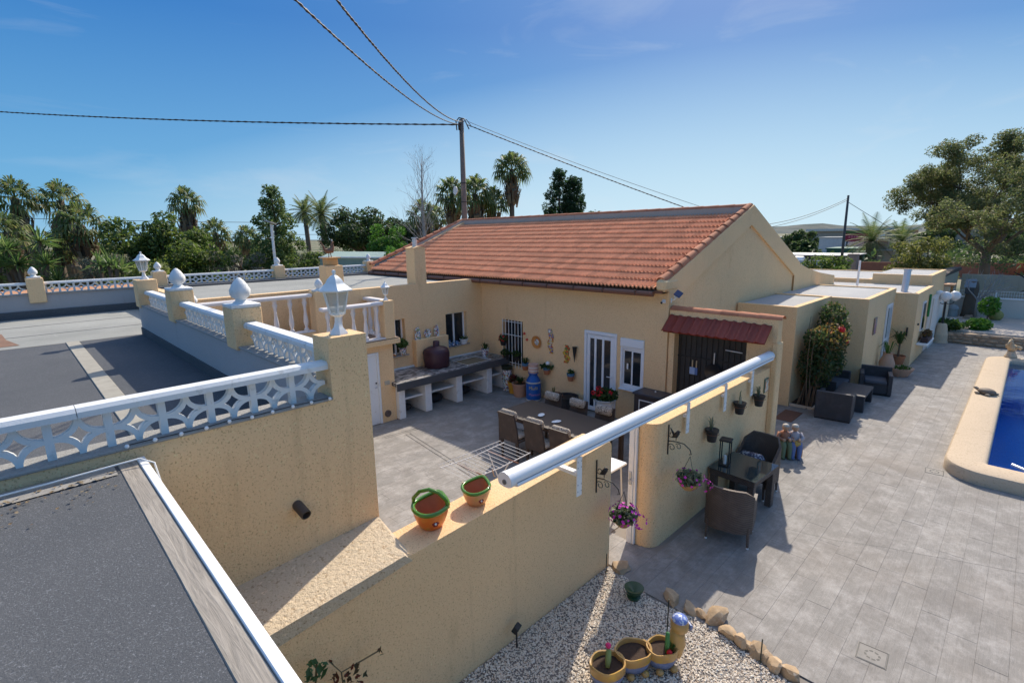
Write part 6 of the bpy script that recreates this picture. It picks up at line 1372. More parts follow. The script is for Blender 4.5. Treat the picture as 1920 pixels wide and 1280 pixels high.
# ================================================================= VEGETATION
def leafcloud(clumps, n, size, seed, flatz=.35):
    """leaf quads gathered in clumps; clumps: (centre, radius)"""
    g_ = np.random.default_rng(seed); cl = np.array([c for c, r in clumps]); rr_ = np.array([r for c, r in clumps]); wgt = rr_**2/np.sum(rr_**2)
    k = g_.choice(len(cl), n, p=wgt); d = g_.normal(size=(n, 3)); d /= np.linalg.norm(d, axis=1)[:, None]; rad = rr_[k]*g_.uniform(.35, 1.0, n)**.6
    c = cl[k]+d*rad[:, None]*np.array([1, 1, .8])
    nrm = d*.6+g_.normal(size=(n, 3))*.7+np.array([0, 0, flatz]); nrm /= np.linalg.norm(nrm, axis=1)[:, None]
    u_ = np.cross(nrm, g_.normal(size=(n, 3))); u_ /= np.linalg.norm(u_, axis=1)[:, None]; v_ = np.cross(nrm, u_); s = (size*g_.uniform(.6, 1.4, n))[:, None]
    V = np.stack([c-u_*s, c-v_*s*.42+nrm*s*.1, c+u_*s, c+v_*s*.42+nrm*s*.1], 1).reshape(-1, 3); b = MB(); b.v = [tuple(x) for x in V.tolist()]; b.f = [(4*i, 4*i+1, 4*i+2, 4*i+3) for i in range(n)]; b.mi = [0]*n; return b
def branch(b, p, d, L, r, depth, q, spread=.55, tips=None, up=.15, k=3, ratio=.72, seg=3, n=5):
    pts = [Vector(p)]; dd = Vector(d).normalized()
    for i in range(seg): dd = (dd+Vector((q.gauss(0, .13), q.gauss(0, .13), q.gauss(0, .08)+up*.3))).normalized(); pts.append(pts[-1]+dd*L/seg)
    b.tube(pts, [r*(1-.38*i/seg) for i in range(seg+1)], max(4, n), cap=False)
    if depth == 0:
        if tips is not None: tips.append(tuple(pts[-1]))
        return
    for j in range(k):
        a = q.uniform(0, 2*PI); o = dd.orthogonal().normalized(); o = (Matrix.Rotation(a, 3, dd) @ o); nd = (dd*(1-spread*.5)+o*spread*q.uniform(.7, 1.2)+Vector((0, 0, up))).normalized()
        branch(b, pts[-1] if j else pts[-1], nd, L*ratio*q.uniform(.8, 1.15), r*.6, depth-1, q, spread, tips, up, k, ratio, seg, n-1)
    if tips is not None and depth <= 2: tips.append(tuple(pts[-1]))
m_bark = M('grey_brown_bark', (.15, .115, .085), .95, .3, 4, bmp=.6, bs=12); m_barkp = M('pale_grey_bark', (.36, .32, .29), .9, .25, 4)
def tree(name, label, loc, crown, n, size, mat, trunk_h, trunk_r, seed, cat='tree', group=None, nclump=30, shell=.75, zsq=.8, spread=.6, flatz=.35):
    """crown: (rx, ry, z0, z1) ellipsoid; limbs reach into it, leaves gather in clumps"""
    t = thing(name, label, cat, loc, 0, group); q = random.Random(seed); rx, ry, z0, z1 = crown; zc, rz = (z0+z1)/2, (z1-z0)/2
    cl = []
    for i in range(nclump):
        while True:
            p = Vector((q.uniform(-1, 1), q.uniform(-1, 1), q.uniform(-1, 1)))
            if .35 < p.length < 1: break
        p = p*(shell+(1-shell)*q.random())/max(.6, p.length)*max(.55, p.length); cl.append(((p.x*rx, p.y*ry, zc+p.z*rz), q.uniform(.22, .42)*min(rx, ry, rz*1.3)))
    b = MB(); b.tube([(0, 0, -.3), (q.uniform(-.1, .1), q.uniform(-.1, .1), trunk_h*.5), (q.uniform(-.2, .2), q.uniform(-.2, .2), max(trunk_h, z0+.2))], [trunk_r*1.2, trunk_r, trunk_r*.8], 8)
    for (c, r) in cl[::2]:
        s = Vector((q.uniform(-.1, .1), q.uniform(-.1, .1), max(trunk_h*.8, z0*.9))); e = Vector(c); m = s.lerp(e, .5)+Vector((0, 0, -.1*rz)); b.tube([s, m, e], [trunk_r*.45, trunk_r*.28, trunk_r*.1], 5, cap=False)
    b.build('trunk', m_bark, t, smooth=True, world=False); leafcloud(cl, n, size, seed, flatz).build('crown', mat, t, world=False); return t
def fan(b, base, d, L, r, q, nb=13, droop=.35):
    """one fan palm leaf: stalk then a pleated fan of blades"""
    d = Vector(d).normalized(); side = d.cross(Vector((0, 0, 1)))
    if side.length < .1: side = Vector((1, 0, 0))
    side.normalize(); nr2 = side.cross(d).normalized(); c = Vector(base)+d*L+Vector((0, 0, -L*.08)); s = side*.018; b.add([Vector(base)-s, Vector(base)+s, c+s, c-s], [(0, 1, 2, 3)])
    for k in range(nb):
        a = (k/(nb-1)-.5)*R(230); bd = (d*math.cos(a)+side*math.sin(a)).normalized(); w_ = (Vector((0, 0, 1)).cross(bd)); w_ = (w_.normalized() if w_.length > .1 else side)*r*.085; rr_ = r*(1-.12*abs(a)/2)
        m = c+bd*rr_*.62+nr2*.02; e = c+bd*rr_*.95+Vector((0, 0, -rr_*droop*q.uniform(.6, 1.6))); b.add([c, m-w_, e, m+w_], [(0, 1, 2, 3)])
def fan_palm(label, loc, h, cr, seed, skirt=1.2, nl=34, r=.24, group='fan palms behind the far balustrade', lean=(0, 0), br=None):
    t = thing('fan_palm', label, 'palm', loc, 0, group); q = random.Random(seed); lx, ly = lean
    b = MB(); b.tube([(0, 0, -.3), (lx*.4, ly*.4, h*.5), (lx, ly, h)], [r*1.25, r, r*.8], 9); b.build('trunk', m_bark, t, smooth=True, world=False)
    b = MB()
    for i in range(nl):
        el = R(88)-R(120)*(i/nl)**.9; a = i*2.4+q.uniform(-.3, .3); d = (math.cos(a)*math.cos(el), math.sin(a)*math.cos(el), math.sin(el)); fan(b, (lx, ly, h-.05), d, cr*q.uniform(.42, .58), cr*q.uniform(.42, .52), q, droop=.25+.35*(i/nl))
    b.build('crown', m_palm, t, world=False)
    if skirt > 0:
        b = MB()
        for i in range(int(62*skirt)):
            a = q.uniform(0, 2*PI); z = h-.25-q.random()*skirt*.75; rr_ = r+cr*.20*q.random(); L = skirt*q.uniform(.35, .7); s = Vector((-math.sin(a), math.cos(a), 0))*q.uniform(.05, .13); p = Vector((lx+r*.8*math.cos(a), ly+r*.8*math.sin(a), z)); m = Vector((lx+(rr_+cr*.12)*math.cos(a), ly+(rr_+cr*.12)*math.sin(a), z-L*.35)); e = Vector((lx+rr_*math.cos(a), ly+rr_*math.sin(a), z-L)); b.add([p, m-s, e-s*.6, e+s*.7, m+s], [(0, 1, 4), (1, 2, 3, 4)])
        b.build('dead_skirt', m_dead, t, world=False)
    return t
m_palm = leafmat('palm_leaf', [(.045, .07, .022), (.08, .115, .038), (.13, .16, .06), (.17, .15, .07)]); m_dead = leafmat('dead_frond', [(.16, .10, .065), (.28, .19, .13), (.12, .075, .055)], .8, .25)
def feather_palm(name, label, loc, h, fl, seed, r=.28, nf=38, mat=None, group=None):
    t = thing(name, label, 'palm', loc, 0, group); q = random.Random(seed); b = MB(); b.tube([(0, 0, -.3), (.1, 0, h*.5), (.0, .1, h)], [r*1.2, r, r*.9], 9); b.build('trunk', m_bark, t, smooth=True, world=False); b = MB()
    for i in range(nf):
        a = i*2.4; el = R(80)-R(105)*(i/nf); L = fl*q.uniform(.85, 1.1); d = Vector((math.cos(a)*math.cos(el), math.sin(a)*math.cos(el), math.sin(el))); p = Vector((0, .1, h)); pts = []
        for k in range(9): pts.append(p.copy()); d = (d+Vector((0, 0, -.13))).normalized(); p = p+d*L/8
        b.tube(pts, [.02]*9, 3, cap=False); sd = d.cross(Vector((0, 0, 1))); sd = sd.normalized() if sd.length > .05 else Vector((1, 0, 0))
        for k in range(1, 9):
            for f in (0, .33, .66):
                c = pts[k-1].lerp(pts[k], f); tn = (pts[k]-pts[k-1]).normalized(); ll = fl*.24*math.sin(PI*(k+f)/9.3)+.08
                for s in (-1, 1): e = c+(sd*s*.8+tn*.7+Vector((0, 0, -.15))).normalized()*ll; w_ = tn*.045; b.add([c-w_, c+w_, e], [(0, 1, 2)])
    b.build('crown', mat or m_palm, t, world=False); return t
# left garden behind the far balustrade
fan_palm('big fan palm with a long brown skirt at the left edge, front one', (1.1, 40.5, 0), 6.9, 1.5, 1, 3.4, 32)
fan_palm('big fan palm with a drooping brown skirt, right of the leftmost palm', (3.1, 41.5, 0), 6.9, 1.6, 2, 4.2, 28)
fan_palm('low fan palm below the two big skirted palms', (.4, 37.5, 0), 5.0, 1.35, 31, 2.4, 28)
fan_palm('bushy fan palm left of the dark hedge tree', (3.2, 34.8, 0), 5.3, 1.55, 3, 1.2, 30)
fan_palm('small fan palm just left of the bushy fan palm', (2.2, 35.6, 0), 4.2, 1.3, 33, .5, 26)
fan_palm('fan palm with brown skirt behind the dark hedge tree', (11.1, 48, 0), 7.4, 1.7, 4, 2.6, 30)
fan_palm('short fan palm behind the dry grey shrub', (12.6, 46.5, 0), 5.0, 1.6, 5, 1.0, 30)
fan_palm('second short fan palm right of the dry grey shrub', (14.6, 45.5, 0), 4.5, 1.5, 6, .8, 30)
def spiky(label, loc, r, h, seed, n=240, group='spiky yuccas at the left edge'):
    t = thing('yucca', label, 'yucca', loc, 0, group); q = random.Random(seed); b = MB(); hs = []
    for i in range(7): p = (q.uniform(-r, r)*.6, q.uniform(-r, r)*.6); z = h*q.uniform(.55, 1); b.tube([(p[0]*.3, p[1]*.3, -.2), (p[0], p[1], z)], .09, 6); hs.append((p[0], p[1], z))
    b.build('stem', m_bark, t, world=False); b = MB()
    for i in range(n):
        c = Vector(q.choice(hs)); a = q.uniform(0, 2*PI); el = q.uniform(-.5, 1.45); d = Vector((math.cos(a)*math.cos(el), math.sin(a)*math.cos(el), math.sin(el))); s = Vector((-math.sin(a), math.cos(a), 0))*.035; L = q.uniform(.6, 1.0); b.add([c-s, c+s, c+d*L*.6+s*.9, c+d*L+Vector((0, 0, -.08)), c+d*L*.6-s*.9], [(0, 1, 2, 3, 4)])
    b.build('leaf', leafmat('yucca_leaf', [(.05, .09, .03), (.10, .16, .05), (.18, .22, .09)], .4), t, world=False); return t
spiky('clump of spiky yuccas at the left edge behind the balustrade', (1.0, 33.0, 0), 1.6, 4.6, 1, 420); spiky('spiky yucca right of the clump at the left edge', (3.6, 30.0, 0), .8, 3.9, 2, 160); spiky('spiky yucca in front of the left palms', (-.6, 34.5, 0), 1.2, 4.4, 5, 260)
G = 'trees and shrubs of the garden behind the roofs'
hedge = leafmat('dark_hedge_leaf', [(.03, .055, .016), (.055, .09, .024), (.09, .125, .033), (.13, .155, .045)])
tree('broadleaf_tree', 'dense dark green tree left of centre behind the lantern', (5.9, 32.6, 0), (2.5, 2.2, 1.0, 5.75), 9000, .13, hedge, 1.4, .2, 10, group=G, nclump=46, shell=.8)
tree('broadleaf_tree', 'dark green tree merging right of the lantern tree', (8.4, 34.0, 0), (2.0, 2.0, .8, 5.2), 6500, .13, hedge, 1.2, .18, 11, group=G, nclump=36)
tree('shrub', 'low yellow-green shrub below the dark tree beside the balustrade', (5.0, 28.5, 0), (1.9, 1.2, .6, 3.4), 4200, .11, leafmat('olive_leaf', [(.09, .12, .035), (.15, .18, .06), (.20, .22, .08)]), .6, .1, 12, 'shrub', G)
tree('shrub', 'grey dry shrub between dark tree and pine', (9.9, 33.0, 0), (2.0, 1.6, .6, 4.4), 4200, .07, leafmat('dry_grey_leaf', [(.15, .13, .10), (.22, .19, .15), (.13, .12, .08)]), .6, .1, 13, 'shrub', G, nclump=26)
tree('shrub', 'grey leaved olive bush right of the spiky yuccas', (3.6, 31.5, 0), (1.6, 1.4, .5, 3.9), 3500, .08, leafmat('dry_grey_leaf2', [(.14, .14, .09), (.20, .19, .14), (.10, .11, .06)]), .6, .1, 14, 'shrub', G)
pine = leafmat('soft_pine_needle', [(.035, .065, .02), (.07, .11, .035), (.12, .16, .055), (.16, .19, .08)])
def pine_tree(label, loc, h, r, n, seed, mat, size=.10, name='pine_tree', cone=.85, group=G, nm=230):
    t = thing(name, label, 'tree', loc, 0, group); q = random.Random(seed); b = MB(); b.tube([(0, 0, -.3), (.05, 0, h*.5), (0, 0, h*.97)], [.22, .14, .03], 8); cl = []
    for i in range(nm):
        k = i/nm; z = h*(.10+.90*k); prof = min(1, .55+k*2.2)*(1-cone*k**1.6); rr_ = r*prof*(q.random()**.5); a = i*2.4+q.uniform(-.4, .4); c = (rr_*math.cos(a), rr_*math.sin(a), z-.12*rr_); cl.append((c, max(.14, r*.19*(1.2-.75*k)*q.uniform(.6, 1.3))))
        if i % 3 == 0: b.tube([(0, 0, z-.3), c], [.04, .01], 4, cap=False)
    b.build('trunk', m_bark, t, smooth=True, world=False); leafcloud(cl, n, size, seed, .1).build('crown', mat, t, world=False)
pine_tree('soft light green pine with a leaning tip left of the date palms', (12.6, 33.9, 0), 7.7, 2.1, 17000, 15, pine, .10)
tree('shrub', 'dark rounded shrub at the foot of the soft pine', (13.2, 31.0, 0), (2.1, 1.5, .6, 4.2), 5500, .11, hedge, .6, .12, 16, 'shrub', G)
feather_palm('date_palm', 'slim date palm, left of the pair behind the pine', (25.4, 59, 0), 7.4, 2.1, 1, .26, group='date palms behind the pine'); feather_palm('date_palm', 'larger date palm, right of the pair behind the pine', (24.6, 53, 0), 6.9, 2.5, 2, .34, group='date palms behind the pine')
umb = leafmat('umbrella_pine', [(.02, .038, .014), (.035, .06, .02), (.06, .085, .03)])
tree('umbrella_pine', 'broad dark umbrella pine, the widest crown behind the roofs', (27.0, 48.0, 0), (4.6, 4.6, 3.0, 7.2), 12500, .17, umb, 2.6, .35, 17, group=G, nclump=60, shell=.85, flatz=.6)
tree('umbrella_pine', 'dark umbrella pine joined on the right of the widest crown', (31.0, 45.0, 0), (2.6, 2.6, 2.5, 6.2), 6500, .16, umb, 2.2, .25, 18, group=G, nclump=30)
tree('broadleaf_tree', 'bright green round tree in front of the umbrella pine', (22.4, 37.0, 0), (1.9, 1.9, 1.2, 5.3), 6500, .12, leafmat('bright_tree', [(.03, .08, .015), (.06, .13, .025), (.10, .19, .04)]), 1.4, .2, 19, group=G, nclump=34)
tree('shrub', 'yellow-green bush right of the pale shed', (19.0, 29.5, 0), (1.6, 1.3, 1.2, 3.9), 4000, .10, m_leafbri, .8, .12, 20, 'shrub', G)
tree('shrub', 'grey-green bush behind the cockerel pedestal', (14.2, 33.0, 0), (1.6, 1.3, .8, 4.0), 3500, .08, m_leafgrey, .8, .12, 21, 'shrub', G)
tree('shrub', 'low dark shrub hiding the ground behind the far balustrade', (8.0, 27.0, 0), (2.4, 1.2, .3, 2.9), 4500, .10, hedge, .5, .12, 22, 'shrub', G)
tree('shrub', 'grey-green olive shrub left of the bright round tree', (17.5, 36.5, 0), (1.8, 1.5, .8, 4.3), 3500, .08, m_leafgrey, .6, .12, 23, 'shrub', G)
tree('shrub', 'green shrub with yellowish tips above the finial next to the house roof', (16.2, 26.5, 0), (1.2, 1.0, 1.5, 3.9), 2600, .09, m_leafbri, .9, .1, 24, 'shrub', G)
far_ = leafmat('far_green', [(.03, .05, .018), (.05, .08, .028), (.08, .11, .04)])
for i, (x, y, r_, h_, lab) in enumerate(((-3, 60, 7, 4.6, 'distant green tree behind the left palms'), (9, 66, 7, 4.8, 'distant green tree between the left palms'), (22, 72, 8, 4.9, 'distant green tree behind the soft pine'), (38, 62, 7, 4.8, 'distant green tree behind the umbrella pine'), (44, 54, 6, 4.7, 'distant green tree left of the bare poplar'), (52, 46, 6, 4.8, 'distant green tree behind the house ridge'))):
    tree('tree', lab, (x, y, 0), (r_, r_, .6, h_), 4200, .24, far_, 1, .3, 60+i, group='distant trees on the left', nclump=26)
for i, (x, y, r_, h_, lab) in enumerate(((100, 30.5, 3.0, 4.6, 'round far tree left of the dark utility pole beyond the gable'), (92, 9.5, 3.2, 4.8, 'far tree right of the stubby palms'), (96, 2.5, 3.5, 5.2, 'far tree behind the spreading tree trunk'), (88, -3.5, 3.0, 4.6, 'far tree at the right edge beyond the garage'), (128, 36.5, 3.5, 4.4, 'far tree before the left end of the beige warehouse'), (84, 24.0, 1.8, 3.2, 'small far tree behind the open tin roofed store'))):
    tree('tree', lab, (x, y, 0), (r_, r_, .6, h_), 4200, .2, far_, 1, .3, 80+i, group='far trees on the right', nclump=28)
# bare poplar, palms by the pole, conifers
po = thing('bare_poplar', 'tall leafless poplar left of the utility pole', 'tree', (19.9, 28.2, 0)); b = MB(); q = random.Random(8)
b.tube([(0, 0, -.3), (.05, 0, 3), (0, .05, 6), (.05, 0, 9.6)], [.22, .15, .08, .012], 7)
for i in range(46):
    z = 1.6+7.4*(i/46); a = i*2.4; L = (1.5-.9*abs(i/46-.35))*q.uniform(.8, 1.25); d = Vector((math.cos(a)*.62, math.sin(a)*.62, 1)).normalized(); branch(b, (0, 0, z), d, L*.62, .034*(1.15-i/60), 4, q, .40, None, .12, 2, .74, 2, 4)
b.build('branch', m_barkp, po, smooth=True, world=False)
fan_palm('fan palm left of the utility pole with brown skirt', (25.0, 31.6, 0), 7.6, 1.7, 40, 1.6, 34, group='fan palms beside the utility pole'); fan_palm('fan palm directly right of the utility pole', (24.9, 28.8, 0), 7.4, 1.8, 41, 1.7, 36, group='fan palms beside the utility pole'); fan_palm('lower fan palm, second right of the utility pole', (27.2, 29.4, 0), 6.9, 1.6, 42, 1.2, 34, group='fan palms beside the utility pole')
fan_palm('tallest fan palm standing alone above the house ridge', (28.2, 28.4, 0), 9.3, 1.7, 43, 1.9, 40, r=.2, group='fan palms beside the utility pole'); fan_palm('small dusty fan palm behind the bare poplar', (21.5, 30.5, 0), 5.9, 1.5, 44, 1.0, 28, group='fan palms beside the utility pole'); fan_palm('small fan palm left of the pole, low behind the roof verge', (25.5, 34.5, 0), 6.0, 1.4, 45, .6, 28, group='fan palms beside the utility pole')
con = leafmat('dark_conifer', [(.012, .03, .012), (.025, .05, .02), (.045, .075, .03)])
pine_tree('dark pointed conifer behind the house ridge, left of two', (36.8, 31.0, 0), 10.2, 2.8, 28000, 25, con, .10, 'conifer', .86, 'dark conifers behind the ridge'); pine_tree('dark pointed conifer behind the house ridge, right of two', (37.9, 30.2, 0), 9.6, 2.8, 28000, 26, con, .10, 'conifer', .84, 'dark conifers behind the ridge')
tree('broadleaf_tree', 'low rounded dark tree right of the conifers above the ridge', (46.5, 33.5, 0), (2.6, 2.6, 2.0, 7.0), 4000, .16, umb, 1.8, .2, 27, group=G)
# right side
tree('oleander_bush', 'green flowering bush beside the sloping end of the house gable', (35.5, 8.9, 0), (2.3, 2.0, .1, 3.1), 7000, .11, leafmat('oleander', [(.03, .06, .015), (.07, .11, .03), (.13, .16, .05)]), .8, .12, 28, 'bush')
bt = thing('spreading_tree', 'large spreading tree with open feathery crown at the right edge', 'tree', (38.2, 1.75, 0)); q = random.Random(21); b = MB(); tips = []
b.tube([(0, 0, -.3), (.05, .05, 1.2), (-.05, .1, 2.6), (0, .12, 3.3)], [.34, .27, .22, .20], 10)
for a, e, L in ((R(95), .85, 1.45), (R(60), 1.0, 2.1), (R(120), .6, 1.25), (R(-60), .95, 2.7), (R(-100), .8, 2.7), (R(180), .8, 1.7), (R(20), 1.1, 2.5), (R(-140), 1.0, 2.5)):
    branch(b, (0, .1, 2.9+.3*q.random()), (math.cos(a)*math.cos(e), math.sin(a)*math.cos(e), math.sin(e)), L, .105, 4, q, .62, tips, .10, 3, .74, 3, 7)
b.build('trunk', m_bark, bt, smooth=True, world=False); q.shuffle(tips)
leafcloud([(t_, q.uniform(.22, .5)) for t_ in tips[:2200]], 115000, .062, 5, .5).build('crown', leafmat('feathery_leaf', [(.055, .075, .028), (.09, .115, .045), (.135, .15, .065), (.15, .135, .06)]), bt, world=False)
tree('pepper_tree', 'low drooping olive green tree left of the spreading tree', (46.0, 5.2, 0), (2.7, 2.4, .6, 3.9), 6500, .12, leafmat('pepper_leaf', [(.07, .085, .025), (.12, .13, .04), (.17, .16, .06)]), 1.2, .2, 29)
feather_palm('canary_palm', 'stubby palm with upright fronds behind the beige cottage', (72, 13.4, 0), 3.2, 3.4, 6, .6, 40); feather_palm('canary_palm', 'second stubby palm behind the beige cottage, right one', (75.5, 11.2, 0), 3.0, 3.2, 7, .6, 40)
# raised garden plants
bb = thing('bare_shrub', 'leafless pale branched shrub in the raised garden', 'shrub', (31.2, 1.55, .44)); b = MB(); q = random.Random(4)
for i in range(6): branch(b, (0, 0, .8), (q.uniform(-.4, .3), q.uniform(-.9, .6), .8), .55, .035, 3, q, .5, None, .12, 2, .75, 2, 5)
b.tube([(0, 0, -.1), (0, 0, .85)], [.07, .05], 7); b.build('branch', m_barkp, bb, smooth=True, world=False)
ts = thing('tree_stump', 'thick sawn tree trunk with a nest box in the raised garden', 'trunk', (31.55, 1.83, .44)); b = MB(); b.tube([(0, 0, -.1), (0, 0, .2), (-.02, 0, .7), (0, -.05, 1.25), (.05, -.03, 1.6)], [.30, .24, .22, .22, .18], 12); b.build('trunk', m_bark, ts, smooth=True, world=False)
b = MB(); b.prism([(-.22, 1.05), (.18, 1.05), (.18, 1.35), (-.02, 1.62), (-.22, 1.35)], -.1, .22, 'y'); b.build('nest_box', M('nest_grey', (.10, .10, .105), .9), ts, world=False); b = MB(); b.prism([(-.27, 1.34), (-.02, 1.67), (.23, 1.34), (.23, 1.38), (-.02, 1.72), (-.27, 1.38)], -.14, .26, 'y'); b.build('nest_roof', M('nest_blue_grey', (.30, .34, .38), .8), ts, world=False)
t = thing('leafy_plant', 'bright green low leafy clump near the stone garden wall', 'plant', (27.55, 1.22, .44)); leaves(520, .42, .42, .26, 12, .09, (0, 0, .2)).build('foliage', m_leafbri, t, world=False)
t = thing('leafy_plant', 'taller bright green plant behind the low clump in the raised garden', 'plant', (30.4, 1.10, .44)); b = MB(); b.tube([(0, 0, -.05), (0, 0, .7)], .03, 6); b.build('stem', m_bark, t, world=False); leaves(380, .38, .38, .42, 14, .10, (0, 0, .65)).build('foliage', m_leafbri, t, world=False)
t = thing('barrel_cactus', 'round golden barrel cactus beside the taller green plant', 'cactus', (31.0, .86, .44)); b = MB(); b.ball((0, 0, .2), .26, 20, .95); b.build('body', M('golden_cactus', (.34, .30, .10), .9, .3, 30, bmp=.8, bs=60), t, smooth=True, world=False)
t = thing('leafy_plant', 'dark green plants at the foot of the globe lamp', 'plant', (26.9, 2.15, .44)); leaves(420, .5, .6, .22, 15, .10, (0, 0, .2)).build('foliage', m_green, t, world=False)
rock('garden_rock', (28.9, 2.12, .52), .3, .22, .18, 90, M('white_rock', (.66, .60, .54), .9, .2, 5), 'white rock behind the globe lamp in the raised garden'); rock('garden_rock', (30.9, 1.75, .48), .5, .2, .1, 91, M('brown_rock', (.30, .22, .16), .9, .2, 5), 'low brown rock under the sawn trunk in the raised garden')
t = thing('garden_lantern', 'grey domed stone lantern behind the globe lamp', 'lantern', (31.2, 2.35, .44)); b = MB(); b.lathe([(.20, 0), (.20, .32), (.22, .34), (.2, .44), (.12, .52), (.001, .56)], n=14); b.build('body', M('grey_stone', (.36, .38, .38), .8), t, smooth=40, world=False)
tb_ = thing('bare_tree', 'dark bare contorted branch at the right edge before the beige wall', 'tree', (34.5, -.9, 0)); b = MB(); q = random.Random(14); b.tube([(0, 0, -.1), (.1, .1, .9), (0, .2, 1.5)], [.16, .12, .1], 8)
for i in range(5): branch(b, (0, .2, 1.4), (q.uniform(-.4, .4), q.uniform(-.3, 1.0), q.uniform(.1, .6)), .8, .08, 2, q, .7, None, .1, 2, .75, 3, 6)
b.build('branch', M('dark_bark', (.05, .035, .03), .9), tb_, smooth=True, world=False)

# ================================================================= NEIGHBOURHOOD
def simple_house(name, label, cat, x0, x1, y0, y1, h, mat, roof=None, wins=(), rt=.18, over=.15):
    t = thing(name, label, cat, (x0, y0, 0)); b = MB(); b.box(x0, x1, y0, y1, -.1, h); b.build('wall', mat, t)
    if roof: b = MB(); b.box(x0-over, x1+over, y0-over, y1+over, h, h+rt, .02); b.build('roof', roof, t)
    for (yy, zz, w_, h_) in wins: b = MB(); b.box(x0-.03, x0-.001, yy, yy+w_, zz, zz+h_); b.build('window', m_glass, t)
    return t
brickm = M('red_brick_wall', (.36, .13, .075), .9, .25, 3, dirt=(.28, .15, .10))
t = thing('brick_wall', 'long red brick wall across the plots behind the annex', 'wall', (58, 4, 0)); b = MB(); b.add([(56.8, 11.4, -.1), (69, -.6, -.1), (69, -.6, 1.15), (56.8, 11.4, 1.55), (57.0, 11.6, -.1), (69.2, -.4, -.1), (69.2, -.4, 1.15), (57.0, 11.6, 1.55)], [(0, 1, 2, 3), (4, 7, 6, 5), (3, 2, 6, 7), (0, 3, 7, 4)]); b.build('wall', brickm, t)
b = MB(); b.add([(69, -.6, -.1), (78, -9, -.1), (78, -9, 1.1), (69, -.6, 1.15)], [(0, 1, 2, 3)]); b.build('wall_section', brickm, t)
simple_house('concrete_pier', 'grey brick gate pier at the left end of the red brick wall', 'pier', 56.2, 57.0, 11.5, 12.3, 2.3, M('grey_brick', (.30, .22, .18), .9, .3, 4))
simple_house('white_wall_panel', 'pale blue-white wall panel behind the oleander bush', 'wall', 55.0, 55.3, 12.4, 17.0, 1.7, M('pale_blue_render', (.50, .54, .60), .8))
simple_house('cottage', 'beige cottage with a big chimney beyond the brick wall', 'house', 72, 78, 8.6, 13.2, 2.1, M('beige_cottage', (.52, .40, .27), .9), M('corrugated_grey', (.42, .42, .42), .7), ((9.0, .9, .8, .9), (10.2, .9, .6, .9)))
simple_house('chimney_block', 'square pinkish chimney block on the beige cottage', 'chimney', 72.5, 73.4, 12.0, 13.0, 3.45, M('pink_chimney', (.48, .36, .28), .9))
gs = simple_house('green_shed', 'green sheet shed left of the beige cottage', 'shed', 84, 90, 17.5, 21.0, 1.9, M('green_sheet', (.055, .14, .10), .7), M('green_roof', (.10, .20, .14), .7))
simple_house('green_shed', 'smaller green panel shed left of the cottage chimney', 'shed', 78, 82, 14.0, 16.4, 1.8, M('green_sheet2', (.08, .17, .13), .7))
wh_ = simple_house('warehouse', 'long beige warehouse with a pale roof far beyond the plots', 'warehouse', 150, 170, 22, 42, 4.4, M('beige_warehouse', (.46, .36, .28), .9), M('pale_roof', (.62, .58, .52), .7), ((24, 1, 2, 1.6), (30, 1, 2, 1.6), (36, 1, 2, 1.6)), .6, .6)
simple_house('warehouse', 'second beige warehouse half hidden by the right hand trees', 'warehouse', 165, 185, -2, 18, 5.0, M('beige_warehouse2', (.44, .34, .27), .9), M('pale_roof', (.62, .58, .52), .7), ((2, 1, 2, 1.6), (10, 1, 2, 1.6)), .6, .6)
simple_house('white_shed', 'white low building in front of the beige warehouse', 'building', 118, 124, 25.0, 31.0, 3.1, M('white_shed', (.60, .60, .60), .8), M('pale_roof', (.62, .58, .52), .7))
simple_house('white_shed', 'white gabled building behind the red billboard', 'building', 114, 120, 20.5, 25, 4.0, M('white_shed', (.60, .60, .60), .8), M('pale_roof', (.62, .58, .52), .7))
simple_house('house', 'small dull house left of the beige warehouse', 'house', 140, 150, 47, 54, 3.0, M('dull_house', (.36, .31, .25), .9), M('pale_roof', (.62, .58, .52), .7), ((49, 1, 1, 1.2),))
bl = thing('billboard', 'red and green billboard on the white building', 'billboard', (111.5, 23.4, 0)); b = MB(); b.box(111.4, 111.6, 21.4, 25.2, 2.5, 4.5); b.build('panel', M('billboard_red', (.36, .03, .06), .6), bl); b = MB(); b.box(111.36, 111.398, 21.5, 25.1, 3.95, 4.42); b.build('top_band', M('billboard_green', (.10, .16, .04), .6), bl)
b = MB()
for k, y in enumerate((24.4, 24.0, 23.6, 23.2, 22.5, 22.1)): b.box(111.36, 111.398, y-.13, y+.13, 3.15, 3.5+.1*(k % 2))
b.build('lettering', M('billboard_pink', (.66, .16, .20), .6), bl)
for y in (21.9, 24.7): b = MB(); b.box(111.42, 111.58, y-.1, y+.1, -.1, 2.5); b.build('post', m_black, bl)
simple_house('open_shed', 'open tin roofed store with blue tarpaulin behind the gable', 'shed', 60, 66, 13.0, 20.5, 1.95, M('dark_store', (.05, .05, .055), .9), M('tin_roof', (.50, .48, .45), .6), (), .08, .3)
b = MB(); b.box(59.6, 59.8, 17.6, 20.6, .8, 1.95); tag(b.build('tarpaulin', M('blue_tarp', (.01, .08, .25), .5)), 'blue tarpaulin hanging at the open shed', 'tarpaulin')
b = MB(); b.tube([(56, 18.2, 1.5), (56, 15.9, 1.5)], .55, 16); tag(b.build('water_tank', m_white, smooth=40), 'white cylindrical tank behind the end of the gable slope', 'tank')
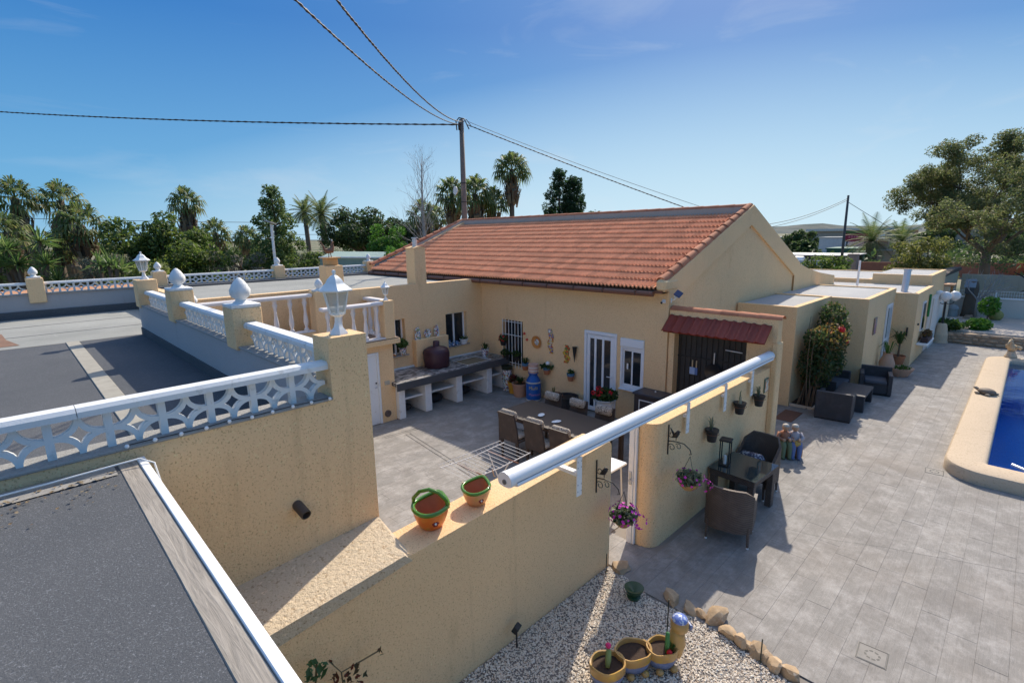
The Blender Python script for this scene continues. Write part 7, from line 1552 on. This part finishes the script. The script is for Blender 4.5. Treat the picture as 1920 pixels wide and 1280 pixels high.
t = thing('pale_shed', 'pale blue-green shed beyond the far balustrade', 'shed', (14, 28.4, 0)); b = MB(); b.add([(13.2, 29.2, -.1), (17.4, 25.4, -.1), (17.4, 25.4, 3.2), (13.2, 29.2, 3.35), (14.8, 31, -.1), (19, 27.2, -.1), (19, 27.2, 3.5), (14.8, 31, 3.65)], [(0, 1, 2, 3), (3, 2, 6, 7), (1, 5, 6, 2), (4, 0, 3, 7)]); b.build('wall', M('pale_green_sheet', (.24, .33, .29), .7), t); b = MB(); b.tube([(13.1, 29.1, 3.38), (17.4, 25.3, 3.24)], .05, 6); b.build('fascia', m_white, t)
simple_house('low_roof_building', 'low house with terracotta roof seen through the left balustrade', 'house', -2.5, 4.5, 23.5, 26, 2.55, M('orange_low', (.45, .25, .13), .9), M('orange_low_roof', (.50, .24, .12), .9))
simple_house('cream_garage', 'cream garage behind the spreading tree at the right edge', 'garage', 66, 72, -4.5, -.2, 2.3, M('cream_garage', (.55, .48, .38), .9), M('pale_roof2', (.60, .57, .53), .8))
b = MB(); b.box(49, 52.6, -1.3, .4, .35, 1.0, .2); b.box(49.6, 51.8, -1.2, .3, 1.0, 1.55, .3); t = thing('parked_car', 'pale blue car roof behind the beige wall at the right edge', 'car', (50.8, -.5, 0)); b.build('body', M('pale_blue_car', (.42, .50, .58), .3), t, smooth=40)
for x in (49.7, 51.9):
    for y in (-1.28, .3): b = MB(); b.tube([(x, y, .33), (x, y+.2, .33)], .33, 14); b.build('wheel', m_black, t)
# lamp standard with a solar head behind the balustrade
sp_ = thing('solar_street_lamp', 'slim white post with a flat solar lamp head behind the far balustrade', 'street lamp', (8.3, 22.7, 0)); b = MB(); b.tube([(0, 0, -.1), (0, 0, 5.05)], .055, 8); b.build('post', m_white, sp_, world=False); b = MB(); mt = Matrix.Translation((-.05, -.05, 5.12)) @ Euler((R(18), R(8), R(45))).to_matrix().to_4x4(); b.box(-.28, .28, -.14, .14, -.03, .03, .008, M=mt); b.build('solar_head', M('grey_panel', (.35, .34, .33), .4), sp_, world=False)
# hills
hl = MB(); q = random.Random(3); n = 60
for d, hh, sd in ((1500, 22, 1), (2300, 44, 5)):
    top, bot, back = [], [], []
    for i in range(n+1):
        a = R(-25+95*i/n); px, py = math.cos(a), math.sin(a); z = hh*(.55+.12*math.sin(i*.35+sd)+.15*math.sin(i*.9+sd*2)+.07*math.sin(i*2.3))*(1.0 if a < R(26) else max(.12, 1-(a-R(26))*3)); top.append((px*(d+260), py*(d+260), z)); bot.append((px*d, py*d, -5)); back.append((px*(d+600), py*(d+600), -5))
    hl.add(bot+top+back, [(i+1, i, n+1+i, n+2+i) for i in range(n)]+[(n+2+i, n+1+i, 2*n+2+i, 2*n+3+i) for i in range(n)])
def hillmat():
    m, t, bs = newmat('scrub_hill'); c = mixc(t, ramp(t, noise(t, .012, 8, .65), .42, .62), (.035, .055, .05), (.10, .105, .09)); t.links.new(c, bs.inputs['Base Color']); bs.inputs['Roughness'].default_value = 1; return m
struct(hl.build('hills', hillmat(), smooth=True))
fs_ = MB(); g2 = np.random.default_rng(9)
an_, rd_ = g2.uniform(R(-6), R(27), 800), g2.uniform(62, 420, 800)**1.0
cl = [((float(d*math.cos(a)), float(d*math.sin(a)), float(r_*.35)), float(r_)) for a, d, r_ in zip(an_, rd_, g2.uniform(.8, 2.4, 800))]
stuff(tag(leafcloud(cl, 38000, .36, 3).build('scrub', far_), 'belt of scrub and low trees on the distant fields', 'scrub'))
# ================================================================= POLES AND CABLES
pl_ = thing('utility_pole', 'wooden utility pole behind the house ridge with bunched cables at its top', 'utility pole', (15.0, 18.12, 0)); m_pole = wood('pole_wood', (.16, .12, .095), (.27, .20, .16), 'z', 2)
b = MB(); b.tube([(0, 0, -.2), (0, 0, 5), (0, 0, 9.35)], [.16, .13, .095], 12); b.build('post', m_pole, pl_, smooth=True, world=False)
for z in (5.9, 6.7): b = MB(); b.tube([(0, 0, z), (0, 0, z+.03)], .135, 12); b.build('band', m_black, pl_, world=False)
b = MB(); b.tube([(-.18, .1, 8.9), (-.2, .12, 9.25), (-.05, .1, 9.42), (.12, -.05, 9.38), (.2, -.15, 9.1), (.25, -.2, 8.95)], .025, 6); b.tube([(.05, .05, 9.2), (.2, -.1, 9.35), (.3, -.25, 9.1)], .018, 6); b.tube([(-.12, 0, 8.9), (-.12, .02, 9.2)], .05, 6); b.build('cable_loop', m_black, pl_, smooth=True, world=False)
b = MB(); b.lathe([(.001, 0), (.12, .0), (.17, .05), (.19, .12), (.001, .10)], n=16); b.v = [(-.32-z*.7, -.32+x*.7 + .4, 6.45+y) if False else (-.22-z*.7-.08, .12+x*.7, 6.4+y) for x, y, z in b.v]; b.build('dish', m_white, pl_, smooth=40, world=False)
def twist(name, label, pts, r, turns, group='overhead cables'):
    """two or three strands laid round each other along a path"""
    t = thing(name, label, 'cable', tuple(pts[len(pts)//2]), 0, group); P = [Vector(p) for p in pts]; N_ = len(P)
    for k in range(3):
        out_ = []
        for i, p in enumerate(P):
            d = (P[min(i+1, N_-1)]-P[max(i-1, 0)]).normalized(); u_ = d.cross(Vector((0, 0, 1))).normalized(); v_ = u_.cross(d); a = 2*PI*(turns*i/(N_-1)+k/3); out_.append(p+(u_*math.cos(a)+v_*math.sin(a))*r*1.05)
        b = MB(); b.tube(out_, r, 5, cap=False); b.build('strand', m_cable, t, smooth=True)
    return t
m_cable = M('cable_rubber', (.055, .05, .045), .6)
top = Vector((14.95, 18.05, 9.12))
def ray(px, py, dist):
    d = (_f*958+_r*(px-960)-_u*(py-640)); d = d/math.hypot(d.x, d.y); return Vector((0, 0, EYE))+d*dist
def bez(pts, n):
    out_ = []; P = [pts[0]]+pts+[pts[-1]]
    for i in range(1, len(P)-2):
        for j in range(n):
            u = j/n; a, b_, c, d = P[i-1], P[i], P[i+1], P[i+2]; out_.append(.5*((2*b_)+(-a+c)*u+(2*a-5*b_+4*c-d)*u*u+(-a+3*b_-3*c+d)*u**3))
    return out_+[P[-2]]
# two supply cables rise from the pole over the viewer's left shoulder
def cable_path(a, e, s, u1, n): a, e = Vector(a), Vector(e); return [a.lerp(e, u1*i/n)-Vector((0, 0, s*4*(u1*i/n)*(1-u1*i/n))) for i in range(n+1)]
cA = cable_path(top+Vector((-.05, .05, 0)), (2.48, 6.41, 7.37), .36, 1.5, 130); cB = cable_path(top+Vector((-.05, -.05, .1)), (3.30, 6.85, 7.75), .42, 1.5, 130)
twist('overhead_cable', 'twisted overhead cable rising from the pole to the top, lower of the two', cA, .011, 60); twist('overhead_cable', 'twisted overhead cable rising from the pole to the top, upper of the two', cB, .012, 52)
twist('overhead_cable', 'single twisted cable running level from the pole to the left edge', cable_path(top, (-.45, 47.38, 12.5), .2, 1.2, 90), .022, 40)
twist('overhead_cable', 'twisted cable dropping from the pole to behind the house ridge', cable_path(top+Vector((.15, -.15, 0)), (23.3, 10.7, 5.15), .05, 1.0, 60), .014, 26)
b = MB(); b.tube(cable_path(top+Vector((.2, -.1, .15)), (24.2, 11.0, 5.45), .10, 1.0, 40), .010, 5); tag(b.build('overhead_cable', m_cable, smooth=True), 'thin plain wire just above the cable dropping behind the ridge', 'cable', 'overhead cables')
p2 = thing('utility_pole', 'dark utility pole with stay wires beyond the annex', 'utility pole', (53.5, 12.1, 0)); b = MB(); b.tube([(0, 0, -.1), (0, .05, 7.45)], [.13, .09], 10); b.build('post', M('dark_pole', (.09, .085, .085), .8), p2, smooth=True, world=False)
for i, (e, lab) in enumerate(((Vector((45, 17.5, 4.9)), 'thin wire from the far pole down to the left, upper one'), (Vector((45, 17.8, 4.55)), 'thin wire from the far pole down to the left, lower one'), (Vector((58, 9.0, 4.2)), 'stay wire from the far pole down to the right'))):
    b = MB(); b.tube(sag(Vector((53.5, 12.15, 7.2-.15*i)), e, .5 if i < 2 else .02, 24), .022, 5); tag(b.build('wire', m_cable, smooth=True), lab, 'wire', 'wires of the far pole')
for z0, z1, lab in ((6.9, 6.9, 'distant wire above the left trees, upper one'), (5.7, 5.6, 'distant wire above the left trees, lower one')):
    b = MB(); b.tube(sag(Vector((-25, 62, z0+.6)), Vector((60, 52, z1)), 1.0, 40), .022, 4); tag(b.build('wire', m_cable, smooth=True), lab, 'wire', 'distant wires on the left')
